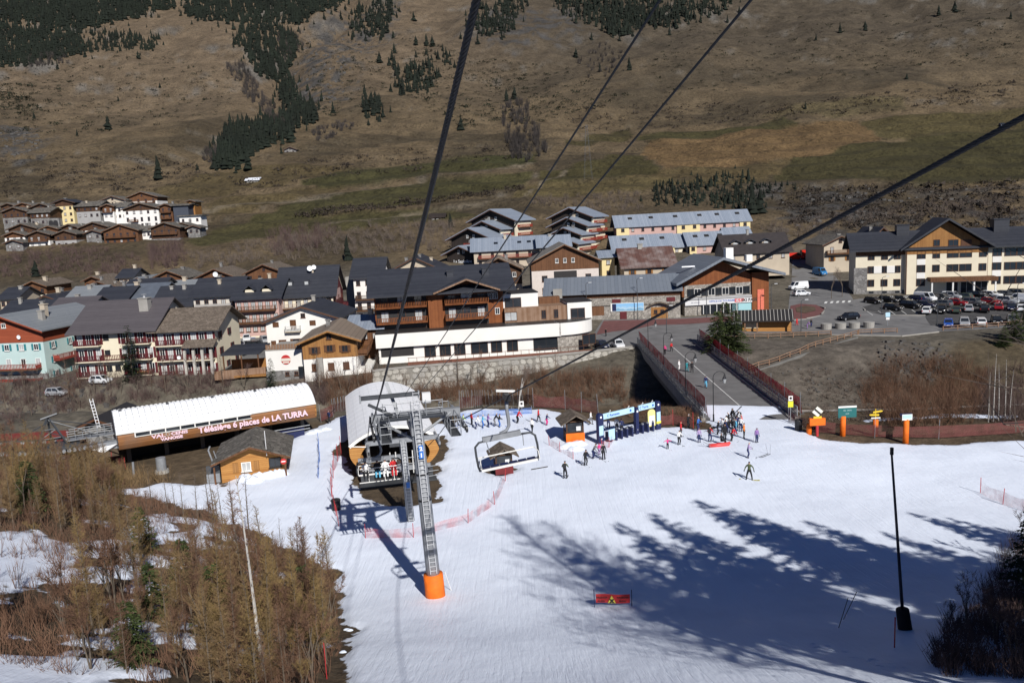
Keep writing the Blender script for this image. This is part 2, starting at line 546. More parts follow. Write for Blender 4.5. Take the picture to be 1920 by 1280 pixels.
def make_terrain():
	ys, X, Z = GY, GX, GZ
	Y = np.repeat(ys[:, None], GN, 1)
	R, K = X.shape
	# albedo
	n1 = fbm(X / 60, Y / 60, 41, 4) + .5
	n2 = fbm(X / 9, Y / 9, 47, 4) + .5
	tan_ = np.array([.125, .092, .054])
	olive = np.array([.070, .054, .033])
	grey = np.array([.115, .105, .092])
	w = sstep(.38, .68, n1)[..., None]
	col = tan_ * (1 - w) + olive * w
	col = col * (0.8 + 0.4 * n2)[..., None]
	# higher ground: browner, more scrub
	up = sstep(600, 1000, Y)[..., None]
	lft = (1 - sstep(-160, 120, X))[..., None]
	col = col * (1 - up) + (np.array([.076, .060, .041]) * (1 - lft) + np.array([.138, .102, .066]) * lft) * (.75 + .5 * n2)[..., None] * up
	# stony ground shows on steep places
	gx = np.gradient(Z, axis=0) / np.gradient(Y, axis=0)
	st = sstep(.62, 1.0, gx + (n2 - .5) * .5) * sstep(280, 360, Y)
	col = col * (1 - st[..., None]) + grey * (0.7 + .6 * n2)[..., None] * st[..., None]
	for poly, c in FIELDS_W:
		xs = [p[0] for p in poly]
		yy = [p[1] for p in poly]
		m = (Y > min(yy) - 30) & (Y < max(yy) + 30) & (X > min(xs) - 30) & (X < max(xs) + 30)
		if m.any():
			d = sdist(poly, X[m], Y[m]) + (n2[m] - .5) * 2.5
			a = sstep(-1.2, 1.6, d)[:, None]
			col[m] = col[m] * (1 - a) + np.array(c) * .74 * (0.85 + 0.3 * n2[m])[:, None] * a
	for poly in TRACKS:
		d = sdist(poly, X, Y)
		a = sstep(-1.0, .8, d)[..., None] * .8
		col = col * (1 - a) + np.array([.17, .14, .10]) * a
	for poly in ROCKS:
		d = sdist(poly, X, Y)
		a = (sstep(-15, 25, d + (n2 - .5) * 90) * sstep(.42, .6, n2))[..., None]
		col = col * (1 - a) + np.array([.060, .056, .052]) * (.6 + .8 * n2)[..., None] * a
	# village ground and river banks
	v = (sstep(100, 106, Y) * (1 - sstep(255, 285, Y)))[..., None]
	gr = np.array([.105, .092, .072]) * (.6 + .8 * n2)[..., None]
	col = col * (1 - v) + gr * v
	near = (1 - sstep(98, 108, Y))[..., None]
	col = col * (1 - near) + np.array([.085, .062, .040]) * (.6 + .8 * n2)[..., None] * near
	# gravel fill of the embankment right of the bridge
	emb = sdist([(36, 118), (37, 152), (60, 149), (74, 141), (66, 126), (50, 116)], X, Y)
	a = sstep(-2, 2, emb + (n2 - .5) * 4)[..., None]
	col = col * (1 - a) + np.array([.105, .090, .074]) * (.7 + .6 * n2)[..., None] * a
	# green-brown turf right of it
	tf = sdist([(66, 126), (80, 141), (140, 141), (140, 110), (80, 108), (60, 112)], X, Y)
	a = (sstep(-2, 4, tf + (n2 - .5) * 10) * .75)[..., None]
	col = col * (1 - a) + np.array([.092, .068, .036]) * (.6 + .8 * n1)[..., None] * a
	# snow cover, as a signed margin in metres
	sn = np.full(X.shape, -5.0)
	m = Y < 120
	s = sdist(SNOW, X[m], Y[m])
	for b in BARE:
		s = np.minimum(s, -sdist(b, X[m], Y[m]))
	for b in BANKSNOW:
		s = np.maximum(s, sdist(b, X[m], Y[m]) * .3 - .55 + (n2[m] - .5) * 5)
	bk = np.interp(Y[m], WX, WB) - X[m]
	s = np.where((bk > 2) & (Y[m] < 66), np.maximum(s, (fbm(X[m] / 3.2, Y[m] / 3.2, 71, 3) - .10) * 9), s)
	s = np.maximum(s, np.minimum(sdist(RIGHTSNOW, X[m], Y[m]), .5))
	s = s + (fbm(X[m] / 2.4, Y[m] / 2.4, 83, 3)) * 2.2 * (1 - sstep(.5, 4, np.abs(s)))
	sn[m] = np.clip(s, -5, 5)
	Z = Z + sstep(-.1, .7, sn) * .22
	me = bpy.data.meshes.new('ground')
	idx = np.arange(R * K).reshape(R, K)
	quads = np.stack([idx[:-1, :-1], idx[:-1, 1:], idx[1:, 1:], idx[1:, :-1]], -1).reshape(-1, 4)
	me.vertices.add(R * K)
	me.vertices.foreach_set('co', np.stack([X, Y, Z], -1).reshape(-1).astype(np.float32))
	me.loops.add(quads.size)
	me.loops.foreach_set('vertex_index', quads.reshape(-1).astype(np.int32))
	me.polygons.add(len(quads))
	me.polygons.foreach_set('loop_start', (np.arange(len(quads)) * 4).astype(np.int32))
	me.polygons.foreach_set('use_smooth', np.ones(len(quads), bool))
	me.update()
	me.validate()
	ca = me.color_attributes.new('soil', 'FLOAT_COLOR', 'POINT')
	ca.data.foreach_set('color', np.concatenate([col.reshape(-1, 3), np.ones((R * K, 1))], 1).reshape(-1).astype(np.float32))
	fa = me.attributes.new('snow', 'FLOAT', 'POINT')
	fa.data.foreach_set('value', sn.reshape(-1).astype(np.float32))
	return me
def ground_material():
	m = bpy.data.materials.new('ground')
	t, n, l, b = nt(m)
	b.inputs['Specular IOR Level'].default_value = 0.2
	tc = n.new('ShaderNodeTexCoord')
	at_ = n.new('ShaderNodeAttribute')
	at_.attribute_name = 'soil'
	sa = n.new('ShaderNodeAttribute')
	sa.attribute_name = 'snow'
	def noise(scale, det=6, ro=.6):
		z = n.new('ShaderNodeTexNoise')
		z.inputs['Scale'].default_value = scale
		z.inputs['Detail'].default_value = det
		z.inputs['Roughness'].default_value = ro
		l.new(tc.outputs['Object'], z.inputs['Vector'])
		return z.outputs['Fac']
	def rng(v, a, b_, c, d):
		r = n.new('ShaderNodeMapRange')
		r.inputs['From Min'].default_value = a
		r.inputs['From Max'].default_value = b_
		r.inputs['To Min'].default_value = c
		r.inputs['To Max'].default_value = d
		l.new(v, r.inputs['Value'])
		return r.outputs['Result']
	def math_(op, a, c):
		k = n.new('ShaderNodeMath')
		k.operation = op
		for i, q in enumerate((a, c)):
			if isinstance(q, (int, float)):
				k.inputs[i].default_value = q
			else:
				l.new(q, k.inputs[i])
		return k.outputs[0]
	f1 = noise(.05, 3, .68)
	f2 = noise(.55, 5, .72)
	f3 = f2
	tone = math_('MULTIPLY', rng(f1, .3, .7, .72, 1.28), rng(f2, .28, .72, .5, 1.5))
	sx_ = n.new('ShaderNodeSeparateXYZ')
	l.new(tc.outputs['Object'], sx_.inputs['Vector'])
	far = rng(sx_.outputs['Y'], 240, 330, 0, 1)
	spk = rng(noise(.22, 4, .75), .56, .61, 0, .42)
	tone = math_('MULTIPLY', tone, math_('SUBTRACT', 1, math_('MULTIPLY', spk, far)))
	sc = n.new('ShaderNodeVectorMath')
	sc.operation = 'SCALE'
	l.new(at_.outputs['Color'], sc.inputs[0])
	l.new(tone, sc.inputs['Scale'])
	# snow
	e = math_('ADD', sa.outputs['Fac'], math_('MULTIPLY', math_('SUBTRACT', noise(.9, 3, .6), .5), 1.6))
	mask = rng(e, -.06, .10, 0, 1)
	mx = n.new('ShaderNodeMix')
	mx.data_type = 'RGBA'
	l.new(mask, mx.inputs['Factor'])
	l.new(sc.outputs['Vector'], mx.inputs['A'])
	dirty = n.new('ShaderNodeMix')
	dirty.data_type = 'RGBA'
	dirty.inputs['A'].default_value = (.79, .85, .96, 1)
	dirty.inputs['B'].default_value = (.60, .65, .76, 1)
	dd = math_('MULTIPLY', rng(noise(.16, 3, .65), .48, .78, 0, 1), 1.0)
	edge = rng(e, .1, 1.4, .85, 0)
	l.new(math_('MAXIMUM', math_('MULTIPLY', dd, .55), math_('MULTIPLY', edge, rng(f2, .35, .6, 0, 1))), dirty.inputs['Factor'])
	l.new(dirty.outputs['Result'], mx.inputs['B'])
	l.new(mx.outputs['Result'], b.inputs['Base Color'])
	l.new(rng(mask, 0, 1, .95, .55), b.inputs['Roughness'])
	# relief: clods on soil, groomed and skied texture on snow
	mp = n.new('ShaderNodeMapping')
	mp.inputs['Rotation'].default_value = (0, 0, .35)
	mp.inputs['Scale'].default_value = (2.4, .35, 1)
	l.new(tc.outputs['Object'], mp.inputs['Vector'])
	sk = n.new('ShaderNodeTexNoise')
	sk.inputs['Scale'].default_value = 1.6
	sk.inputs['Detail'].default_value = 3
	sk.inputs['Roughness'].default_value = .6
	l.new(mp.outputs['Vector'], sk.inputs['Vector'])
	tr = []
	for rot, sc_ in ((.16, (4.5, .07, 1)), (-.5, (3.5, .08, 1))):
		m3 = n.new('ShaderNodeMapping')
		m3.inputs['Rotation'].default_value = (0, 0, rot)
		m3.inputs['Scale'].default_value = sc_
		l.new(tc.outputs['Object'], m3.inputs['Vector'])
		t3 = n.new('ShaderNodeTexNoise')
		t3.inputs['Scale'].default_value = 1.0
		t3.inputs['Detail'].default_value = 2
		l.new(m3.outputs['Vector'], t3.inputs['Vector'])
		tr.append(rng(t3.outputs['Fac'], .56, .66, 0, 1))
	trk = math_('MULTIPLY', math_('MAXIMUM', tr[0], tr[1]), rng(f1, .35, .6, .2, 1))
	bs = n.new('ShaderNodeBump')
	bs.inputs['Strength'].default_value = .42
	bs.inputs['Distance'].default_value = .15
	l.new(math_('SUBTRACT', math_('ADD', math_('MULTIPLY', sk.outputs['Fac'], .6), math_('MULTIPLY', f2, .9)), math_('MULTIPLY', trk, .2)), bs.inputs['Height'])
	bd = n.new('ShaderNodeBump')
	bd.inputs['Strength'].default_value = .8
	l.new(rng(far, 0, 1, .5, 2.2), bd.inputs['Distance'])
	l.new(f2, bd.inputs['Height'])
	mn = n.new('ShaderNodeMix')
	mn.data_type = 'VECTOR'
	l.new(mask, mn.inputs['Factor'])
	l.new(bd.outputs['Normal'], mn.inputs['A'])
	l.new(bs.outputs['Normal'], mn.inputs['B'])
	l.new(mn.outputs['Result'], b.inputs['Normal'])
	return m
terrain = make_terrain()
terrain.materials.append(ground_material())
ground = put('ground', terrain)
ground['kind'] = 'structure'
# ------------------------------------------------------------------ materials of the place
ASPH = plain('asphalt', (.062, .061, .062), .9, .28, .5)
ASPH2 = plain('asphalt_worn', (.15, .147, .147), .9, .22, .4)
REDPAVE = plain('red_paving', (.135, .058, .055), .9, .2, .9)
WHITEPAINT = plain('road_paint', (.62, .62, .6), .8, .15, 2)
CONC = plain('concrete', (.30, .285, .26), .9, .16, .8)
CONCD = plain('concrete_dark', (.15, .145, .135), .9, .2, .8)
WHITE = plain('white_render', (.74, .72, .68), .85, .05, .4)
CREAM = plain('cream_render', (.70, .63, .48), .85, .06, .4)
YELLOW = plain('yellow_render', (.68, .56, .30), .85, .06, .4)
PINK = plain('pink_render', (.50, .33, .29), .85, .06, .4)
TURQ = plain('turquoise_render', (.46, .59, .57), .85, .06, .4)
BEIGE = plain('beige_render', (.46, .39, .30), .85, .1, .4)
GREYR = plain('grey_render', (.33, .32, .31), .85, .1, .4)
STONE = stony('rubble_stone', (.23, .21, .185), (.40, .37, .33), 2.2)
STONEG = stony('grey_stone', (.15, .145, .14), (.27, .26, .25), 1.6)
STONE1 = plain('stone_a', (.37, .35, .31), .9, .25, 2.0, .5)
STONE2 = plain('stone_b', (.31, .295, .27), .9, .25, 2.0, .5)
STONE3 = plain('stone_c', (.43, .41, .37), .9, .2, 2.0, .5)
LARCHW = banded('larch_boards', (.15, .046, .015), (.25, .086, .028), 'XY', 5.5, .65, .4, .3)
HONEYW = banded('honey_boards', (.25, .115, .036), (.36, .18, .06), 'XY', 5.0, .65, .4, .3)
HONEYH = banded('honey_boards_level', (.34, .15, .04), (.47, .235, .07), 'Z', 5.0, .65, .4, .3)
DARKW = banded('dark_boards', (.055, .028, .016), (.11, .056, .03), 'XY', 5.0, .7, .4, .3)
BROWNW = banded('brown_boards', (.10, .045, .021), (.17, .078, .037), 'XY', 5.0, .7, .4, .3)
BLACKW = banded('black_boards', (.022, .017, .015), (.045, .035, .03), 'XY', 4.0, .75, .3, .3)
OLDW = banded('weathered_boards', (.19, .105, .06), (.30, .20, .14), 'XY', 5.0, .8, .4, .3)
REDW = banded('red_boards', (.26, .06, .028), (.34, .085, .04), 'Z', 4.0, .7, .3, .3)
MAROON = plain('maroon_paint', (.105, .018, .022), .6, .12, 2)
REDP = plain('red_rail_paint', (.26, .045, .03), .6, .12, 2)
TEAL = plain('teal_paint', (.045, .21, .235), .6, .1, 2)
BLUEP = plain('blue_paint', (.03, .11, .42), .5, .1, 2)
SLATE = banded('dark_slate', (.024, .026, .034), (.046, .049, .060), 'Z', 5.0, .55, .25, .4, .1, .35)
SLATEP = banded('purple_slate', (.075, .066, .072), (.105, .094, .10), 'Z', 4.0, .6, .25, .4, .1, .3)
SLATEG = banded('grey_sheet_roof', (.17, .185, .20), (.235, .25, .265), 'Z', 6.0, .5, .4, .4, .16, .4)
BLUEG = banded('blue_grey_sheet', (.19, .225, .28), (.29, .325, .38), 'X', 1.6, .42, .3, .4, .07, .5)
HALLR = banded('hall_sheet_roof', (.135, .155, .185), (.185, .205, .235), 'X', 1.2, .45, .3, .4, .06, .45)
LAUZE = stony('lauze_slabs', (.085, .078, .068), (.175, .16, .14), 1.9, .85, .7, (.045, .04, .036), .05)
LAUZEB = stony('brown_lauze', (.115, .092, .072), (.185, .15, .12), 1.9, .85, .7, (.06, .048, .04), .05)
TANR = banded('tan_sheet_roof', (.17, .13, .10), (.25, .20, .155), 'X', 1.3, .6, .3, .4, .08, .3)
RUST = banded('rusty_sheet', (.085, .04, .034), (.125, .07, .058), 'X', 1.1, .8, .3, .4, .08, .2, weather=(.21, .17, .16))
WHITEM = plain('white_metal', (.90, .91, .93), .42, .05, .6, 0, 0, .5)
GREYM = plain('galvanised', (.25, .262, .28), .5, .2, 2, 0, .15, .5)
GREYMD = plain('dark_steel', (.065, .07, .078), .5, .15, 2, 0, .3, .5)
BLACKM = plain('black_steel', (.018, .018, .02), .45, .1, 3, 0, .2, .5)
GLASS = plain('window_glass', (.020, .024, .030), .12, .2, .7, 0, 0, .6)
GLASSL = plain('curtained_glass', (.40, .41, .41), .3, .25, 1.0, 0, 0, .5)
FRAMEW = plain('white_frame', (.72, .71, .68), .6, .04, 2)
FRAMEB = plain('brown_frame', (.10, .045, .024), .6, .1, 2)
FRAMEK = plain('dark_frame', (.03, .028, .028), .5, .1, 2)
ORANGE = plain('orange_padding', (.74, .15, .012), .7, .22, 1.6, .3)
NAVY = plain('navy_panel', (.016, .022, .075), .45, .06, 2)
SNOWM = plain('heaped_snow', (.77, .84, .955), .6, .04, 1.5, .5)
LEAD = plain('roof_flashing', (.42, .44, .47), .5, .1, 2, 0, .2)
REDT = plain('red_tarmac', (.20, .035, .028), .8, .15, 1)
SOILM = plain('bare_soil', (.085, .062, .042), .95, .4, 1.2, .5)
def net_mat(name, col, dens, scale):
	m = bpy.data.materials.new(name)
	t, n, l, b = nt(m)
	b.inputs['Base Color'].default_value = rgb(col)
	b.inputs['Roughness'].default_value = .8
	b.inputs['Specular IOR Level'].default_value = .1
	tc = n.new('ShaderNodeTexCoord')
	nz = n.new('ShaderNodeTexNoise')
	nz.inputs['Scale'].default_value = scale
	nz.inputs['Detail'].default_value = 2
	l.new(tc.outputs['Object'], nz.inputs['Vector'])
	r = n.new('ShaderNodeMapRange')
	r.inputs['From Min'].default_value = .3
	r.inputs['From Max'].default_value = .7
	r.inputs['To Min'].default_value = max(0, dens - .2)
	r.inputs['To Max'].default_value = dens + .2
	l.new(nz.outputs['Fac'], r.inputs['Value'])
	l.new(r.outputs['Result'], b.inputs['Alpha'])
	return m
NETRED = net_mat('red_net', (.50, .045, .06), .8, 1.2)
NETLITE = net_mat('faded_net', (.55, .14, .14), .22, 1.2)
NETMESH = net_mat('grey_mesh', (.32, .32, .31), .5, 1.2)
NETBRN = net_mat('brown_red_net', (.17, .065, .06), .62, 1.2)
NETBLUE = net_mat('blue_net', (.10, .22, .55), .4, 1.2)
# ------------------------------------------------------------------ paved ground
def draped(name, poly, mat, lift, parent=None):
	bm = bmesh.new()
	vs = [bm.verts.new((p[0], p[1], 0)) for p in poly]
	f = bm.faces.new(vs)
	if f.normal.z < 0:
		f.normal_flip()
	for yk in [150, 165, 190, 215] + list(range(100, 150, 8)) + list(range(220, 300, 8)):
		bmesh.ops.bisect_plane(bm, geom=bm.verts[:] + bm.edges[:] + bm.faces[:], plane_co=(0, yk, 0), plane_no=(0, 1, 0))
	bmesh.ops.triangulate(bm, faces=bm.faces[:])
	for v in bm.verts:
		v.co.z = hz(v.co.x, v.co.y) + lift
	me = bpy.data.meshes.new(name)
	bm.normal_update()
	bm.to_mesh(me)
	bm.free()
	me.materials.append(mat)
	o = put(name, me, parent)
	if parent is None:
		o['kind'] = 'structure'
	return o
ROAD_POLY = [(22, 150.5), (36.5, 150.5)] + pix_poly([(1330, 632), (1420, 627), (1500, 622), (1560, 627), (1690, 630), (1760, 622), (1940, 612), (1940, 546), (1760, 551),
													 (1640, 557), (1600, 562), (1580, 535), (1555, 500), (1548, 484), (1486, 484), (1484, 530), (1478, 580), (1400, 588), (1280, 596), (1130, 600), (1112, 628), (1120, 652)])
draped('road', ROAD_POLY, ASPH2, .05)
draped('pavement', pix_poly([(1118, 628), (1150, 622), (1190, 618), (1225, 610), (1290, 608), (1400, 600), (1398, 592), (1282, 598), (1132, 602)]), REDPAVE, .09)
draped('pavement', pix_poly([(1482, 574), (1500, 570), (1530, 572), (1546, 580), (1540, 590), (1512, 598), (1488, 600), (1482, 590)]), REDPAVE, .09)
draped('planted_island', pix_poly([(1492, 578), (1510, 574), (1528, 577), (1530, 583), (1510, 588), (1494, 586)]), SOILM, .16)
draped('car_park', pix_poly([(1618, 576), (1650, 567), (1700, 563), (1940, 556), (1940, 600), (1745, 610), (1738, 600), (1735, 592), (1660, 590), (1622, 582)]), ASPH, .09)
draped('side_street', pix_poly([(420, 690), (445, 672), (470, 660), (452, 645), (440, 620), (470, 612), (500, 640), (505, 660), (485, 690), (470, 700), (425, 705)]), ASPH2, .06)
draped('village_lane', pix_poly([(640, 640), (665, 600), (690, 575), (715, 573), (705, 600), (700, 640)]), ASPH2, .06)
draped('river_path', pix_poly([(1450, 770), (1560, 768), (1700, 766), (1920, 757), (1920, 760), (1700, 770), (1560, 772), (1450, 774)]), plain('pale_gravel', (.3, .28, .25), .9, .2, 2), .07)
for k in range(5):
	x0 = 1545 + k * 11
	draped('crossing_stripe', pix_poly([(x0, 569.5 - k * .5), (x0 + 5, 569.2 - k * .5), (x0 + 7, 565.6 - k * .5), (x0 + 2, 565.9 - k * .5)]), WHITEPAINT, .075)
for k in range(14):
	x0 = 1636 + k * 21
	draped('bay_line', pix_poly([(x0, 592 - k * .75), (x0 + 1.2, 592 - k * .75), (x0 - 10, 584 - k * .7), (x0 - 11.2, 584 - k * .7)]), WHITEPAINT, .105)
def kerb(pts, name='kerb', w=.25, h=.13, mat=CONC):
	mb = MB()
	for i in range(len(pts) - 1):
		a, b = Vector(pts[i]), Vector(pts[i + 1])
		d = b - a
		L = d.length
		mid = (a + b) / 2
		mb.box((mid.x, mid.y, (hz(a.x, a.y) + hz(b.x, b.y)) / 2 + h / 2 + .03), (L, w, h + .1), 0, math.atan2(d.y, d.x))
	o = mb.build(name, mat)
	o['kind'] = 'structure'
kerb(pix_poly([(1618, 577), (1622, 583), (1660, 591), (1735, 593)]))
kerb(pix_poly([(1484, 601), (1512, 599), (1541, 591), (1547, 580), (1530, 571)]))
kerb(pix_poly([(1560, 628), (1690, 631), (1760, 623)]))
# ------------------------------------------------------------------ retaining wall with single stones
WP = [on_z(x, y, 0.0) for x, y in ((697, 699), (770, 691), (900, 681), (1000, 673), (1100, 663), (1184, 654))]
wall = thing('retaining_wall', 'long grey stone retaining wall below the hotel, beside the bridge', 'wall', (0, 0, 0))
mb = MB()
for i in range(len(WP) - 1):
	a, b = WP[i], WP[i + 1]
	mid = (a + b) / 2
	d = b - a
	mb.box((mid.x, mid.y + .45, -4.4), (d.length + .02, .9, 9.2), 0, math.atan2(d.y, d.x))
e = WP[-1]
mb.box((e.x + 1.2, e.y + 5.2, -3.4), (.9, 10.4, 7.15), 0, -.2)
mb.build('core', plain('wall_mortar', (.23, .215, .19), .95, .2, 1.0), wall)
mb = MB()
for i in range(len(WP) - 1):
	a, b = WP[i], WP[i + 1]
	mid = (a + b) / 2
	d = b - a
	mb.box((mid.x, mid.y + .4, .32), (d.length + .03, 1.1, .24), 0, math.atan2(d.y, d.x))
mb.build('coping', CONC, wall)
stones = []
for s in range(7):
	r = random.Random(s)
	n = r.randint(6, 8)
	poly = [(math.cos(2 * math.pi * k / n + r.uniform(-.2, .2)) * r.uniform(.8, 1.1), math.sin(2 * math.pi * k / n + r.uniform(-.2, .2)) * r.uniform(.8, 1.1)) for k in range(n)]
	mb = MB()
	vs = [(p[0], .05, p[1]) for p in poly] + [(p[0] * .86, -.07, p[1] * .86) for p in poly]
	mb.add(vs, [(k, (k + 1) % n, n + (k + 1) % n, n + k) for k in range(n)] + [tuple(range(n, 2 * n))])
	stones.append(mb.mesh('stone', (STONE1, STONE2, STONE3, STONE1, STONE3, STONE2, STONE1)[s]))
cnt = 0
for i in range(len(WP) - 1):
	a, b = WP[i], WP[i + 1]
	d = b - a
	L = d.length
	ang = math.atan2(d.y, d.x)
	for row in range(4):
		x = rnd.uniform(.3, .9)
		while x < L - .3 and cnt < 290:
			w = rnd.uniform(.42, .85)
			hh = rnd.uniform(.52, .66)
			p = a + d * ((x + w * .5) / L)
			o = put('stone', rnd.choice(stones), wall, (p.x, p.y - .02, -.35 - row * 1.02 + rnd.uniform(-.12, .12)), ang)
			o.scale = (w * 1.1, 1, hh)
			o.rotation_euler = (0, rnd.uniform(-.25, .25), ang)
			x += w * 2 + .02
			cnt += 1
# ------------------------------------------------------------------ bridge
bridge = thing('bridge', 'wide asphalt road bridge with red safety nets leading from piste to village', 'bridge', (0, 0, 0))
BL0, BL1, BR0, BR1 = Vector((22.7, 93.5, 0)), Vector((24.3, 152, 0)), Vector((33.3, 92, 0)), Vector((35.7, 152, 0))
def bl(t, off=0.0, z=0.0):
	p = BL0.lerp(BL1, t)
	return Vector((p.x + off, p.y, z))
def br(t, off=0.0, z=0.0):
	p = BR0.lerp(BR1, t)
	return Vector((p.x + off, p.y, z))
def strip(mb, f, x0, x1, z0, z1, mi=0, n=1, t0=0., t1=1.):
	for k in range(n):
		a, b = t0 + (t1 - t0) * k / n, t0 + (t1 - t0) * (k + 1) / n
		p = [f(a, x0, z0), f(a, x1, z0), f(b, x1, z0), f(b, x0, z0)]
		mb.add([q for q in p] + [Vector((q.x, q.y, z1)) for q in p],
			   [(3, 2, 1, 0), (4, 5, 6, 7), (0, 1, 5, 4), (1, 2, 6, 5), (2, 3, 7, 6), (3, 0, 4, 7)], mi)
mb = MB()
q = [bl(0), br(0), br(1), bl(1)]
mb.add([Vector((p.x, p.y, -.9)) for p in q] + [Vector((p.x, p.y, .06)) for p in q], [(3, 2, 1, 0), (4, 5, 6, 7), (0, 1, 5, 4), (1, 2, 6, 5), (2, 3, 7, 6), (3, 0, 4, 7)])
mb.build('deck', ASPH2, bridge)
mb = MB()
strip(mb, bl, .4, 1.2, -2.6, -.9)
strip(mb, br, -1.2, -.4, -2.6, -.9)
mb.box((29, 98, -4), (10, 3.2, 7.9))
mb.box((29.4, 149, -4), (11, 3.2, 7.9))
mb.build('girder', CONCD, bridge)
mb = MB()
strip(mb, bl, -.35, .15, -.9, .35)
mb.build('parapet', CONC, bridge)
mb = MB()
strip(mb, br, -.15, .35, -.9, .35)
mb.build('parapet', CONC, bridge)
mb = MB()
strip(mb, br, -.75, -.45, .02, .22)
mb.build('kerb', CONC, bridge)
mb = MB()
strip(mb, bl, 5.9, 6.02, .06, .066)
mb.build('centre_line', WHITEPAINT, bridge)
pm = MB().box((0, 0, .6), (.09, .09, 1.2)).mesh('railing_post', GREYM)
for k in range(25):
	put('railing_post', pm, bridge, bl(k / 24, -.1, .35))
	put('railing_post', pm, bridge, br(k / 24, .1, .35))
for f, s in ((bl, -.1), (br, .1)):
	for z in (.75, 1.15, 1.55):
		mb = MB()
		strip(mb, f, s - .04, s + .04, z - .035, z + .035)
		mb.build('handrail', GREYM, bridge)
	mb = MB()
	mb.add([f(0, s + .06, .36), f(1, s + .06, .36), f(1, s + .06, 1.5), f(0, s + .06, 1.5)], [(0, 1, 2, 3)])
	mb.build('mesh_panel', NETMESH, bridge)
# red nets on slim poles
for f, s, nm in ((bl, .2, 'left'), (br, .45, 'right')):
	net = thing('safety_net', 'red safety net on slim poles along the %s side of the bridge' % nm, 'net', f(.5, s, .1))
	base = Vector(net.location)
	polem = MB().tube((0, 0, -.2), (0, 0, 3.3 if nm == 'right' else 2.9), .03, n=5).mesh('pole', GREYM)
	mb = MB()
	N = 20
	lo, hi = (.5, 2.75) if nm == 'left' else (.5, 2.6)
	dx = .25
	for k in range(N):
		a, b = f(k / N, s, 0) - base, f((k + 1) / N, s, 0) - base
		m = (a + b) / 2
		sag = rnd.uniform(.05, .16)
		mb.add([(a.x + dx, a.y, lo), (m.x + dx + .1, m.y, lo + .05), (b.x + dx, b.y, lo), (b.x, b.y, hi), (m.x + .05, m.y, hi - sag), (a.x, a.y, hi)], [(0, 1, 4, 5), (1, 2, 3, 4)])
	mb.build('netting', NETRED, net)
	for k in range(0, N + 1, 2):
		put('pole', polem, net, f(k / N, s, 0) - base)
def lamp_post(p, side, h, lab):
	r = thing('street_lamp', lab, 'street lamp', p, 0, 'lantern lamps on the bridge')
	mb = MB().tube((0, 0, 0), (0, 0, .9), .11, .09, 8).tube((0, 0, .9), (0, 0, h), .055, .045, 8)
	mb.build('post', BLACKM, r)
	pts = []
	for k in range(15):
		a = math.pi * (1 - k / 9.0)
		rr = .85 - .028 * k
		pts.append((side * (.85 + rr * math.cos(a)), 0, h + rr * math.sin(a) * .95))
	MB().sweep(pts, .035, 5).build('arm', BLACKM, r)
	hx = side * 1.35
	l = MB().tube((hx, 0, h + .02), (hx, 0, h - .25), .12, .26, 6).tube((hx, 0, h + .45), (hx, 0, h + .02), .02, .12, 5).build('lantern_frame', BLACKM, r)
	MB().tube((hx, 0, h - .25), (hx, 0, h - .75), .23, .13, 6).build('glass', plain('lantern_glass', (.35, .36, .36), .2, .1), l)
lamp_post(Vector((25.2, 131, .06)), 1, 4.6, 'black lantern lamp post on the bridge, farthest from the piste')
lamp_post(on_z(1286, 745, .06), 1, 5.6, 'black lantern lamp post halfway along the bridge')
lamp_post(on_z(1338, 790, .06), 1, 5.4, 'black lantern lamp post at the snowy end of the bridge')
lamp_post(on_z(1216, 668, .06), 1, 6.0, 'tall black lantern lamp post at the village end of the bridge')
# ------------------------------------------------------------------ building kit
CACHE = {}
def cached(key, fn):
	if key not in CACHE:
		CACHE[key] = fn()
	return CACHE[key]
def window(par, x, z, w=1.0, h=1.2, fm=FRAMEW, pm=GLASS, y=0.0, rz=0.0, sh=None, sill=True, nm='window'):
	"""x,y,z = middle of the opening on the wall; outside is -y before turning by rz"""
	def fr():
		mb = MB()
		t = .09
		mb.box((0, -.035, h / 2 - t / 2), (w, .11, t)).box((0, -.035, -h / 2 + t / 2), (w, .11, t))
		mb.box((-w / 2 + t / 2, -.035, 0), (t, .11, h - 2 * t)).box((w / 2 - t / 2, -.035, 0), (t, .11, h - 2 * t))
		mb.box((0, -.03, 0), (.06, .08, h - 2 * t))
		if sill:
			mb.box((0, -.08, -h / 2 - .04), (w + .16, .2, .07))
		return mb.mesh('window', fm)
	o = put(nm, cached(('wf', w, h, fm.name, sill), fr), par, (x, y, z), rz)
	put('pane', cached(('wp', w, h, pm.name), lambda: MB().box((0, -.005, 0), (w - .1, .04, h - .1)).mesh('pane', pm)), o)
	if sh is not None:
		me = cached(('sh', h, sh.name), lambda: MB().box((0, -.05, 0), (.42, .07, h)).box((0, -.1, h * .3), (.36, .03, .08)).box((0, -.1, -h * .3), (.36, .03, .08)).mesh('shutter', sh))
		put('shutter', me, o, (-w / 2 - .24, 0, 0))
		put('shutter', me, o, (w / 2 + .24, 0, 0))
	return o
